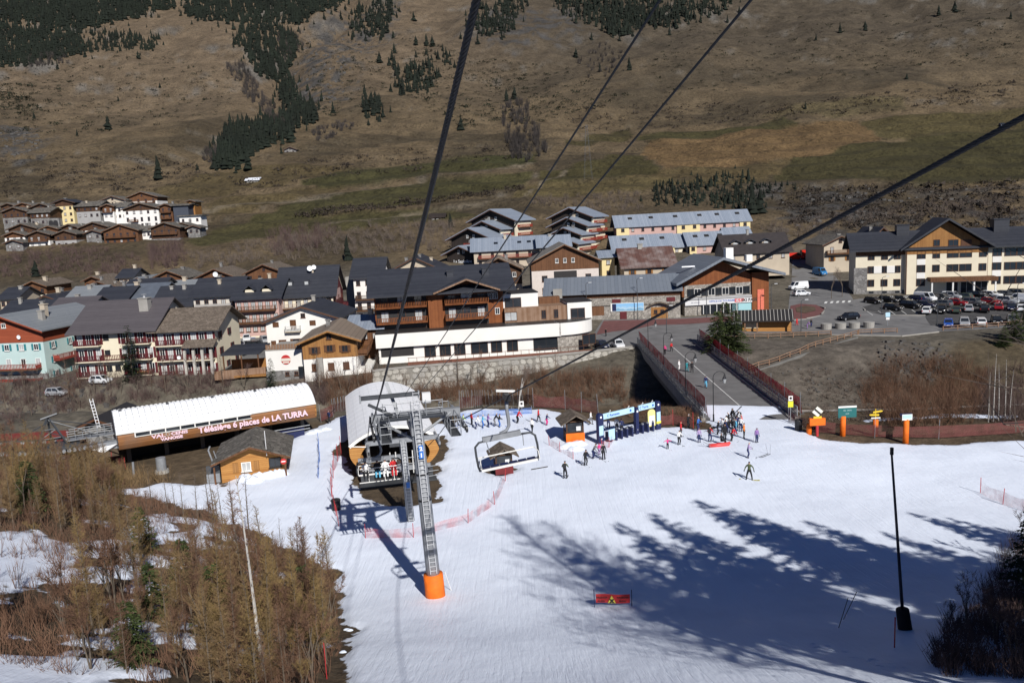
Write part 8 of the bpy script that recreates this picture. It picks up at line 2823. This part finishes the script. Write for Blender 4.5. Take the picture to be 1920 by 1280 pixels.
for poly, n, mat, (w, h), lab in [
		([(0, 690), (420, 700), (440, 740), (220, 760), (0, 800)], 420, TWIGP, (1.4, 2.2), 'leafless brush on the left river bank'),
		([(600, 715), (740, 700), (1170, 705), (1175, 755), (1000, 765), (800, 755), (620, 770)], 760, TWIGR, (1.4, 2.7), 'reddish brush below the stone wall'),
		([(1630, 700), (1700, 680), (1800, 680), (1850, 720), (1820, 800), (1640, 805), (1620, 760)], 330, TWIGR, (1.8, 3.6), 'dark reddish thicket on the right river bank'),
		([(1840, 700), (1920, 690), (1920, 800), (1830, 800)], 120, TWIGP, (1.4, 2.6), 'leafless brush at the right edge of the river bank'),
		([(1500, 700), (1640, 680), (1640, 790), (1520, 790)], 150, TWIGG, (.9, .9), 'low brush below the bridge'),
		([(0, 845), (110, 850), (240, 890), (330, 905), (200, 930), (0, 960)], 260, TWIGO, (1.0, 2.0), 'orange-brown brush in front of the lift machinery'),
		([(430, 740), (610, 715), (620, 760), (440, 760)], 150, TWIGP, (1.3, 2.2), 'leafless brush behind the long lift building'),
		([(1745, 1235), (1800, 1170), (1870, 1060), (1925, 1000), (1930, 1280), (1770, 1280)], 260, TWIGP, (.7, 1.5), 'dark leafless brush in the lower right corner'),
		([(1170, 760), (1300, 780), (1320, 800), (1250, 795), (1170, 780)], 60, TWIGR, (1.0, 1.6), 'brush beside the bridge foot')]:
	mb = MB()
	pts = sample(poly, n, vr)
	org = at(*pts[0])
	for x, y in pts:
		p = at(x, y)
		brush(mb, p - org, w * vr.uniform(.6, 1.2), h * vr.uniform(.6, 1.2), vr, 14, 0, .016)
	o = mb.build('river_brush', mat, None, org)
	o['kind'] = 'stuff'
	o['label'] = lab
# evergreens in the village
SPV = [spruce(900 + s, 10.0, NEEDLE, .22, 1.2, .06, 1.7) for s in range(2)]
tree('spruce_tree', 'dark spruce in front of the long cream and maroon house', SPV[0], on_z(250, 716, -.5), 1.05, 0)
tree('spruce_tree', 'narrow spruce in front of the white wing with the round sign', SPV[1], on_z(512, 738, -2.0), .62, 1)
pt = spruce(950, 6.0, NEEDLEY, .42, 1.4, .04, 1.7)
for px, py, s, lab in [(1345, 662, 1.25, 'broad green pine beside the bridge, left of a pair'), (1378, 658, 1.2, 'broad green pine beside the bridge, right of a pair'), (1360, 652, 1.4, 'green pine at the back of the clump beside the bridge')]:
	tree('pine_tree', lab, pt, at(px, py), s, px, 'pines beside the bridge')
for px, py, s, lab in [(1900, 640, .9, 'dark pine at the right edge of the car park, left'), (1922, 636, 1.0, 'dark pine at the right edge of the car park, right'), (1882, 650, .6, 'small pine below the car park rail')]:
	tree('pine_tree', lab, pt, at(px, py), s, px, 'pines by the car park')
for px, py, lab in [(1558, 560, 'leafless tree before the beige stone chalet'), (1580, 556, 'leafless tree left of the yellow building')]:
	tree('bare_tree', lab, BT[0], at(px, py), 1.4, px)
# ------------------------------------------------------------------ small things
REDPOLE = plain('red_pole', (.45, .035, .04), .6, .1)
def net(label, pts, h, mat, polemat=REDPOLE, ph=None, name='net_fence', z=None, step=2.5):
	P = [(at(*p) if z is None else on_z(p[0], p[1], z)) for p in pts]
	if z is None:
		for p in P:
			p.z += .15
	o = thing(name, label, 'net fence', P[0])
	b = P[0]
	ph = ph or h + .25
	pm_ = MB().tube((0, 0, -.3), (0, 0, ph), .028, n=5).mesh('pole', polemat)
	seg = []
	for i in range(len(P) - 1):
		n = max(1, int((P[i + 1] - P[i]).length / step))
		for k in range(n):
			seg.append(P[i].lerp(P[i + 1], k / n))
	seg.append(P[-1])
	mb = MB()
	for i in range(len(seg) - 1):
		a_, c_ = seg[i] - b, seg[i + 1] - b
		m_ = (a_ + c_) / 2
		sg = rnd.uniform(.04, .2) * h
		of = Vector((rnd.uniform(-.12, .12), rnd.uniform(-.12, .12), 0))
		u = Vector((0, 0, h))
		mb.add([a_, m_ + of, c_, c_ + u, m_ + of + u - Vector((0, 0, sg)), a_ + u], [(0, 1, 4, 5), (1, 2, 3, 4)])
	mb.build('netting', mat, o)
	for q in seg:
		r_ = put('pole', pm_, o, q - b)
		r_.rotation_euler = (rnd.uniform(-.06, .06), rnd.uniform(-.06, .06), 0)
	return o
net('faded red net fence left of the round-roofed station', [(640, 852), (627, 885), (622, 935), (636, 990)], 1.5, NETLITE, ph=2.0)
net('low red net curving round the foot of the station hollow', [(686, 1013), (776, 1012), (878, 985), (928, 950), (948, 905)], .9, NETLITE, ph=1.3, step=4)
net('brown-red net fence along the river behind the queue', [(862, 768), (905, 760), (1000, 764), (1060, 768), (1122, 778)], 1.7, NETBRN, GREYM, 2.6)
net('net fence along the river between the two lift buildings', [(602, 792), (625, 782), (652, 768)], 1.6, NETBRN, GREYM, 2.4)
net('brown-red net fence behind the orange padded signs', [(1478, 792), (1530, 812), (1640, 821), (1760, 823), (1935, 812)], 1.3, NETBRN, GREYM, 2.0, step=5)
net('pink safety net on the snow at the right edge', [(1838, 928), (1880, 950), (1940, 968)], 1.2, NETLITE)
net('blue net fence behind the lift queue', [(862, 790), (905, 783), (960, 781), (998, 778)], .9, NETBLUE, GREYM)
net('pink net left of the orange booth', [(1030, 838), (1050, 850), (1075, 864)], .9, NETLITE)
net('pink net wrapped round the foot of the blue gate', [(1128, 846), (1142, 842), (1150, 828)], 1.0, NETLITE)
net('narrow blue net on the snow between the lift buildings', [(597, 830), (600, 868), (597, 900)], .9, NETBLUE, plain('blue_pole', (.05, .15, .5), .6, .1))
net('dark red net along the foot of the bridge, behind the gate', [(1236, 800), (1262, 797), (1300, 803)], 1.3, NETBRN, REDPOLE, 1.8)
net('red net on the bank by the lift machinery', [(150, 862), (210, 868), (236, 880)], 1.0, NETLITE)
# orange booth and its twin below the empty chair
def booth(label, loc, rz, front):
	o = thing('control_booth', label, 'booth', loc, rz)
	MB().box((0, 0, .55), (2.0, 1.8, 1.1)).build('base', DARKW, o)
	MB().box((0, -.95, .5), (2.1, .08, 1.0)).build('front_banner', front, o)
	for sx in (-1, 1):
		for sy in (-1, 1):
			MB().box((0, 0, .6), (.16, .16, 1.2)).build('post', DARKW, o, (sx * .92, sy * .82, 1.1))
	for sy in (-1, 1):
		MB().box((0, sy * .84, 1.65), (1.7, .03, 1.0)).build('pane', GLASS, o)
	for sx in (-1, 1):
		MB().box((sx * .94, 0, 1.65), (.03, 1.5, 1.0)).build('pane', GLASS, o)
	MB().box((.4, -.87, 1.5), (.5, .03, .5)).build('notice', PALEPANEL, o)
	MB().box((0, 0, 2.33), (2.2, 2.0, .12)).build('ceiling_frame', DARKW, o)
	gable_roof(2.4, 2.4, 2.4, 'y', .7, .5, .6, .14).build('roof', LAUZEB, o, (-1.2, -1.2, 0))
	return o
booth('small dark booth with slab roof and orange front beside the gate', on_z(1076, 824, .25), .12, ORANGE)
bh = booth('small dark booth with slab roof behind the empty chair', on_z(944, 884, .15), .15, plain('dull_red_banner', (.14, .02, .022), .7, .15))
bh.scale = (.85, .85, .85)
# blue entrance gate
ga0, ga1 = on_z(1126, 832, .2), on_z(1233, 804, .2)
gd = ga1 - ga0
gt = thing('entrance_gate', 'dark blue ski lift entrance gate with light blue name panels', 'gate', ga0, math.atan2(gd.y, gd.x))
GL = gd.length
LB_ = plain('light_blue_panel', (.42, .62, .74), .5, .08)
for f, hgt in ((0, 3.7), (.62, 3.4), (1.0, 3.6)):
	w = .75 if f != .62 else .45
	pts = [(-w / 2, 0), (w / 2, 0), (w / 2, hgt - w / 2)] + [(w / 2 * math.cos(math.pi * k / 6), hgt - w / 2 + w / 2 * math.sin(math.pi * k / 6)) for k in range(1, 6)] + [(-w / 2, hgt - w / 2)]
	p_ = MB().extrude(pts, 'y', -.2, .2).build('pylon', NAVY, gt, (GL * f, 0, -.2))
	MB().tube((0, -.21, hgt - .45), (0, -.235, hgt - .45), .13, .13, 12).build('round_mark', WHITEPRINT, p_)
	if f != .62:
		MB().box((0, -.215, 1.75), (w * .8, .02, 1.1)).build('info_panel', LB_, p_)
	if f == 1.0:
		MB().box((0, -.215, 1.05), (w * .95, .02, .3)).build('yellow_band', plain('yellow_panel', (.72, .66, .08), .6, .05), p_)
	text('i' if f else 'ski', .22, WHITEPRINT, p_, (0, -.22, .8), UPRIGHT, .01)
for f0, f1, word in ((.05, .58, 'Ramasse'), (.66, .95, 'Turra')):
	b_ = MB().box((0, 0, 0), (GL * (f1 - f0), .16, .62)).build('name_panel', LB_, gt, (GL * (f0 + f1) / 2, 0, 3.0))
	text('C ' + word, .42, BLUEPRINT, b_, (-GL * (f1 - f0) * .18, -.085, 0), UPRIGHT, .012)
	MB().tube((GL * (f1 - f0) * .38, -.08, .0), (GL * (f1 - f0) * .38, -.1, .0), .14, .14, 10).build('emblem', BLUEP, b_)
	for q in (-.3, .3):
		MB().tube((q * GL * (f1 - f0), 0, .3), (q * GL * (f1 - f0), -.25, .6), .06, n=6).build('floodlight', FRAMEW, b_)
for k in range(9):
	f = .14 + .092 * k
	if abs(f - .62) < .04:
		continue
	tn = MB().box((0, 0, .55), (.22, .9, 1.1)).build('turnstile', NAVY, gt, (GL * f, 0, 0))
	MB().tube((.1, 0, .8), (.55, 0, .85), .03, n=5).build('turnstile_arm', GREYM, tn)
	MB().box((0, -.3, 1.18), (.2, .25, .18)).build('reader', GREYM, tn)
MB().box((GL * .14, -.5, .95), (.9, .06, 1.2)).build('info_board', LB_, gt)
yb = thing('piste_notice', 'white and yellow arched notice board beside the gate', 'sign', on_z(1222, 808, .2), .55)
pts = [(-.55, .6), (.55, .6), (.55, 2.2)] + [(.55 * math.cos(math.pi * k / 6), 2.2 + .4 * math.sin(math.pi * k / 6)) for k in range(1, 6)] + [(-.55, 2.2)]
MB().extrude(pts, 'y', -.05, .05).build('board', plain('cream_yellow_board', (.74, .68, .25), .6, .08), yb)
MB().box((0, -.06, 1.3), (.8, .02, 1.1)).build('white_panel', WHITEPRINT, yb)
for s_ in (-.4, .4):
	MB().box((s_, 0, .2), (.08, .08, .9)).build('leg', GREYM, yb)
# orange padded posts with signs
def pad(px, py, h, label, rot=0.0):
	o = thing('padded_post', label, 'sign post', on_z(px, py, 0.05), rot, 'orange padded posts at the edge of the piste')
	MB().sweep([(0, 0, -.3), (.02, .02, h * .5), (.04, .03, h)], [.30, .29, .28], 12).build('padding', ORANGE, o, smooth=True)
	return o
o = pad(1580, 815, 2.1, 'orange padded post with a dark green panel, second from the left')
pn = MB().box((0, 0, 0), (2.0, .08, 1.3)).build('panel', plain('dark_green_panel', (.02, .13, .13), .5, .1), o, (.45, -.05, 2.6))
MB().box((0, -.05, .55), (2.0, .03, .2)).build('panel_header', FRAMEW, pn)
text('VAL CENIS', .2, plain('pale_print', (.45, .6, .6), .6, 0), pn, (0, -.05, .15), UPRIGHT)
text('piste', .2, plain('pale_print', (.45, .6, .6)), pn, (0, -.05, -.2), UPRIGHT)
o = pad(1641, 815, 1.7, 'orange padded post with small yellow arrow signs')
for z_, x_, r_ in ((2.25, -.15, .05), (2.6, .2, -.12)):
	q = MB().extrude([(-.5, -.09), (.4, -.09), (.58, 0), (.4, .09), (-.5, .09)], 'y', -.03, .03).build('arrow_sign', plain('arrow_yellow', (.72, .50, .04), .6, .05), o, (x_, -.05, z_))
	q.rotation_euler = (0, r_ + (math.pi if x_ < 0 else 0), 0)
MB().tube((0, 0, 1.7), (0, 0, 2.9), .05, n=6).build('post', plain('arrow_yellow', (.72, .50, .04)), o)
MB().box((0, -.05, 1.9), (1.0, .04, .14)).build('white_plate', FRAMEW, o)
o = pad(1698, 829, 2.5, 'tallest orange padded post with a blue and white sign, rightmost')
MB().box((0, -.2, 2.75), (1.05, .05, .62)).build('sign_plate', FRAMEW, o)
MB().box((0, -.24, 2.82), (.9, .03, .36)).build('sign_print', LB_, o)
MB().box((0, .1, 2.95), (1.2, .2, .25)).build('lamp_bar', NAVY, o)
o = pad(1517, 812, 1.1, 'short orange padded post at the left of the padded signs')
bn = thing('padded_board', 'orange padded board with a tilted white route sign', 'sign', on_z(1532, 815, .05))
MB().box((0, 0, 1.5), (1.7, .35, .8)).build('padding', ORANGE, bn)
MB().sweep([(0, 0, -.2), (0, 0, 1.2)], .16, 8).build('post', plain('red_padding', (.5, .04, .05), .6, .1), bn)
q = MB().box((0, 0, 0), (.85, .06, .85)).build('route_sign', plain('pale_sign', (.72, .72, .62), .6, .05), bn, (0, -.1, 2.65))
q.rotation_euler = (0, .75, 0)
MB().box((0, -.04, 0), (.85, .02, .2)).build('sign_stripe', FRAMEK, q)
MB().box((0, -.1, 2.0), (.9, .06, .25)).build('yellow_plate', plain('arrow_yellow', (.72, .50, .04)), bn)
ws = thing('warning_sign', 'white and yellow notice on a post at the snowy bridge end', 'sign', on_z(1482, 793, .05))
MB().tube((0, 0, -.3), (0, 0, 3.2), .05, n=6).build('post', GREYM, ws)
MB().box((0, -.06, 2.95), (.5, .04, .65)).build('white_plate', FRAMEW, ws)
MB().box((0, -.06, 2.3), (.6, .04, .75)).build('yellow_plate', plain('sign_yellow', (.70, .68, .05), .6, .05), ws)
MB().tube((0, -.085, 3.0), (0, -.1, 3.0), .15, .15, 10).build('symbol', BLACKPRINT, ws)
s2 = thing('small_sign', 'small white notice on a post by the river fence behind the empty chair', 'sign', on_z(979, 779, .2))
MB().tube((0, 0, -.2), (0, 0, 1.3), .04, n=6).build('post', GREYM, s2)
MB().box((0, -.05, 1.55), (.55, .04, .75)).build('plate', FRAMEW, s2)
MB().box((0, -.08, 1.6), (.28, .02, .3)).build('symbol', FRAMEK, s2)
for px, py, hh, lab in ((1497, 806, 1.1, 'black bin at the end of the right bridge rail'), (631, 958, 1.0, 'black bin beside the net left of the station')):
	o = thing('waste_bin', lab, 'bin', on_z(px, py, .1))
	MB().tube((0, 0, 0), (0, 0, hh), .38, .42, 10).build('body', BLACKM, o)
	MB().tube((0, 0, hh), (0, 0, hh + .12), .46, .40, 10).build('lid', FRAMEK, o)
# snow lance with dark padded foot
lb = on_z(1702, 1220, hz(20.5, 41) + .15)
ln = thing('snow_lance', 'long thin leaning snow lance with dark padded foot in the blue shadow', 'snow lance', lb)
MB().sweep([(.05, 0, -.4), (-.15, 0, 1.1), (-.32, 0, 2.25)], [.36, .34, .31], 12).build('padding', plain('black_padding', (.014, .010, .009), .7, .1), ln, smooth=True)
tipw = at_y(1672, 852, lb.y + .6) - lb
MB().sweep([Vector((-.3, 0, 2.0)), Vector((-.3, 0, 2.0)).lerp(tipw, .5), tipw], [.085, .07, .055], 8).build('lance', plain('dark_tube', (.055, .05, .06), .35, .15, 3, 0, .5), ln, smooth=True)
MB().sweep([tipw, tipw + Vector((0, 0, .35))], .09, 8).build('nozzle_head', FRAMEK, ln)
pk = MB().tube((0, 0, -.2), (0, 0, 1.7), .03, n=6).build('marker_pole', REDPOLE, None, at(1677, 1222))
tag(pk, 'pink marker pole left of the padded foot of the snow lance', 'pole')
for px, py, hh, tilt, lab in ((1570, 1184, 1.9, .28, 'thin dark stake in the blue shadow, left of a pair'), (1578, 1168, 1.9, .42, 'thin dark stake in the blue shadow, right of a pair')):
	o = MB().tube((0, 0, -.2), (0, 0, hh), .02, n=5).build('stake', BLACKM, None, at(px, py))
	o.rotation_euler = (0, tilt, 0)
	tag(o, lab, 'stake')
for px, py, hh, tl_, lab in ((613, 1272, 1.8, 0, 'thin red pole near the bottom edge beside the wood'), (848, 1112, 1.6, -.25, 'white pole leaning beside the orange tower foot')):
	o = MB().tube((0, 0, -.2), (0, 0, hh), .022, n=5).build('marker_pole', REDPOLE if px < 700 else FRAMEW, None, at(px, py))
	o.rotation_euler = (0, tl_, 0)
	tag(o, lab, 'pole')
# red banner
b0, b1 = at(1115, 1144), at(1185, 1142)
bd_ = b1 - b0
ba = thing('warning_banner', 'red warning banner with yellow triangle strung between two poles', 'banner', b0, math.atan2(bd_.y, bd_.x))
BLn = math.hypot(bd_.x, bd_.y)
for x_ in (0, BLn):
	MB().tube((0, 0, -.2), (0, 0, 1.25), .025, n=5).build('pole', NAVY, ba, (x_, 0, .1))
mb = MB()
for k in range(8):
	x0, x1 = .1 + (BLn - .2) * k / 8, .1 + (BLn - .2) * (k + 1) / 8
	y0_, y1_ = .05 * math.sin(k * .9), .05 * math.sin((k + 1) * .9)
	mb.add([(x0, y0_, .5), (x1, y1_, .5), (x1, y1_, 1.05), (x0, y0_, 1.05)], [(0, 1, 2, 3)])
mb.build('cloth', plain('banner_red', (.50, .035, .04), .7, .12, 2), ba)
MB().add([(BLn * .36, -.09, .53), (BLn * .58, -.09, .53), (BLn * .47, -.09, 1.02)], [(0, 1, 2)]).build('triangle', plain('triangle_yellow', (.75, .62, .10), .7, .05), ba)
text('x', .42, BLACKPRINT, ba, (BLn * .47, -.10, .70), UPRIGHT, .03)
for f_ in (.2, .76):
	text('RALENTIR', .15, BLACKPRINT, ba, (BLn * f_, -.085, .88), UPRIGHT, .004)
	text('SLOW', .15, BLACKPRINT, ba, (BLn * f_, -.085, .66), UPRIGHT, .004)
# round planters and timber rails of the promenade
for k, (px, py) in enumerate(((1549, 617), (1576, 616), (1602, 615), (1629, 614))):
	o = thing('round_planter', 'round concrete planter on the promenade, %s from the left' % ('first', 'second', 'third', 'fourth')[k], 'planter', at(px, py), 0, 'planters')
	MB().tube((0, 0, 0), (0, 0, 1.15), 1.0, 1.08, 18).build('tub', CONC, o)
	MB().tube((0, 0, 1.14), (0, 0, 1.17), .92, .92, 16).build('soil', plain('planter_top', (.30, .29, .27), .9, .2, 3), o)
def rail_fence(label, pts, h=.95, mat=OLDW, step=2.4):
	P = [at(*p) for p in pts]
	o = thing('timber_rail', label, 'fence', P[0])
	pm_ = MB().box((0, 0, h / 2 - .1), (.16, .16, h + .2)).mesh('post', mat)
	for i in range(len(P) - 1):
		a_, c_ = P[i], P[i + 1]
		n = max(1, int((c_ - a_).length / step))
		for k in range(n):
			p_, q_ = a_.lerp(c_, k / n), a_.lerp(c_, (k + 1) / n)
			p_.z, q_.z = hz(p_.x, p_.y), hz(q_.x, q_.y)
			put('post', pm_, o, p_ - P[0])
			for zz in (.45, .9):
				MB().tube(p_ - P[0] + Vector((0, -.05, zz)), q_ - P[0] + Vector((0, -.05, zz)), .075, n=6).build('rail', mat, o)
	put('post', pm_, o, Vector((P[-1].x, P[-1].y, hz(P[-1].x, P[-1].y))) - P[0])
	return o
rail_fence('timber rail along the promenade below the striped-roof shed', [(1340, 634), (1440, 634), (1558, 629)])
rail_fence('timber rail along the promenade below the round planters', [(1610, 627), (1682, 624)])
rail_fence('timber rail in front of the parked cars, right edge', [(1768, 620), (1850, 615), (1935, 608)])
rail_fence('sloping timber rail of the ramp down to the bridge foot', [(1402, 697), (1500, 663), (1608, 628)])
rw = [at(p[0], p[1]) for p in ((1404, 702), (1500, 668), (1606, 634))]
mb = MB()
for i in range(2):
	a_, c_ = rw[i] - rw[0], rw[i + 1] - rw[0]
	dz = Vector((0, 0, .5))
	off = Vector((.15, -.35, 0))
	mb.add([a_ - dz, c_ - dz, c_ + dz * .7, a_ + dz * .7, a_ - dz + off, c_ - dz + off, c_ + dz * .7 + off, a_ + dz * .7 + off], [(0, 1, 2, 3), (4, 7, 6, 5), (3, 2, 6, 7), (0, 4, 5, 1), (0, 3, 7, 4), (1, 5, 6, 2)])
o = mb.build('ramp_wall', CONCD, None, rw[0])
tag(o, 'low dark wall under the sloping rail of the ramp', 'wall')
# street lamps, flag posts, direction sign
LAMPH = plain('lamp_head', (.55, .56, .57), .4, .05)
for px, py, hh, lab in ((1101, 604, 8.5, 'tall dark lamp post in front of the stone shop'), (1196, 600, 9, 'tall dark lamp post in front of the poster wall'), (1325, 596, 6.5, 'pale lamp post left of the ticket hall door'), (1446, 590, 6.5, 'pale lamp post at the timber tower of the hall'),
						(1653, 586, 7.5, 'slim lamp post at the left of the car park'), (1757, 612, 6.5, 'slim lamp post in front of the car park'), (1905, 612, 8, 'tall lamp post at the right of the car park'), (1502, 621, 6, 'slim dark lamp post beside the striped-roof shed'), (1250, 626, 5.5, 'slim post at the bridge entrance')):
	p_ = at(px, py)
	o = thing('lamp_post', lab, 'lamp post', p_, 0, 'lamp posts of the square')
	MB().tube((0, 0, 0), (0, 0, hh), .09, .055, 7).build('post', GREYMD, o)
	MB().sweep([(0, 0, hh), (.15, -.1, hh + .25), (.7, -.4, hh + .4)], .045, 6).build('arm', GREYMD, o)
	MB().box((.85, -.5, hh + .4), (.7, .3, .12)).build('lamp_head', LAMPH, o)
ds = thing('direction_sign', 'pale blue direction sign at the entrance of the car park', 'sign', at(1664, 611))
MB().tube((0, 0, 0), (0, 0, 2.2), .06, n=6).build('post', GREYM, ds)
MB().box((0, -.06, 2.3), (.9, .05, .9)).build('plate', LB_, ds)
MB().box((0, -.06, 1.5), (.7, .05, .45)).build('lower_plate', FRAMEW, ds)
# sledge, loose skis, lying pole, bench of the terrace
sl = thing('sledge', 'red rescue sledge lying in front of the crowd', 'sledge', snow_at(1348, 840), .12)
MB().sweep([(-1.1, 0, .16), (0, 0, .12), (1.0, 0, .16), (1.25, 0, .34)], [.22, .26, .24, .12], 8).build('hull', plain('sledge_red', (.62, .06, .06), .4, .06), sl, smooth=True)
for s_ in (-.2, .2):
	MB().sweep([(-1.0, s_, .2), (-1.7, s_ * .6, .65)], .025, 5).build('handle', GREYM, sl)
sk_ = thing('loose_skis', 'pair of skis lying on the snow at the right of the crowd', 'skis', snow_at(1434, 858), -.9)
for s_ in (-.12, .12):
	q = put('ski', ski_mesh('black'), sk_, (s_, 0, .02))
for s_ in (-.1, .15):
	q = put('ski_pole', POLE, sk_, (s_, .7, 0))
	q.rotation_euler = (.2, s_, 0)
lp = MB().tube((-.9, 0, .08), (.9, 0, .1), .045, n=6).build('lying_pole', plain('dark_wood_pole', (.035, .025, .018), .8, .1), None, snow_at(1012, 882), .35)
tag(lp, 'dark pole lying on the snow right of the empty chair', 'pole')
# heaps of snow
def heap(name, pts, w, h, lab, n=16, z=None):
	bm = bmesh.new()
	for i, (px, py) in enumerate(pts):
		p = at(px, py)
		r_ = random.Random(i * 7 + len(pts))
		ret = bmesh.ops.create_icosphere(bm, subdivisions=3, radius=1.0)
		for v_ in ret['verts']:
			c = v_.co.copy()
			f = 1 + .35 * (float(fbm(np.array([c.x * 1.3 + i * 9]), np.array([c.y * 1.3 + c.z * 2]), 61, 3)[0]))
			sz = r_.uniform(.85, 1.15)
			v_.co = Vector((p.x + c.x * w * f, p.y + c.y * w * .75 * f, p.z + c.z * h * f * sz))
	me = bpy.data.meshes.new(name)
	bm.to_mesh(me)
	bm.free()
	me.materials.append(SNOWM)
	me.polygons.foreach_set('use_smooth', [True] * len(me.polygons))
	o = put(name, me)
	o['kind'] = 'stuff'
	o['label'] = lab
	return o
heap('snow_heap', [(462, 903), (485, 900), (505, 897), (525, 893), (475, 907)], 1.0, .75, 'bright heap of snow in front of the timber cabin')
heap('snow_heap', [(1072, 838), (1085, 836), (1062, 842), (1080, 846)], 1.1, .55, 'heap of snow in front of the orange booth')
heap('snow_heap', [(596, 812), (612, 808), (585, 815)], .9, .45, 'snow heap at the end of the long lift building')
hr = random.Random(9)
heap('snow_ridge', [(1525 + k * 8 + hr.uniform(-4, 4), 1216 + k * 2.3 + hr.uniform(-5, 5)) for k in range(24)], .34, .22, 'ridge of broken snow lumps at the bottom right')
heap('snow_ridge', [(640 + hr.uniform(0, 190), 1230 - hr.uniform(0, 90)) for k in range(14)], .2, .08, 'small snow lumps left of the tower foot')
# lattice pylon on the slope
py_ = at(1103, 336)
pg = thing('power_pylon', 'faint lattice power pylon on the slope between the thin cables', 'pylon', py_)
HP = 27.0
for sx in (-1, 1):
	for sy in (-1, 1):
		MB().tube((sx * 2.0, sy * 2.0, 0), (sx * .35, sy * .35, HP), .05, n=4).build('leg', GREYMD, pg)
for k in range(9):
	z0, z1 = HP * k / 9, HP * (k + 1) / 9
	w0, w1 = 2.0 - 1.65 * k / 9, 2.0 - 1.65 * (k + 1) / 9
	MB().tube((-w0, -w0, z0), (w1, -w1, z1), .03, n=4).build('brace', GREYMD, pg)
	MB().tube((w0, -w0, z0), (-w1, -w1, z1), .03, n=4).build('brace', GREYMD, pg)
for z_ in (19, 22.5, 26):
	MB().tube((-3.6, 0, z_), (3.6, 0, z_), .05, n=4).build('cross_arm', GREYMD, pg)
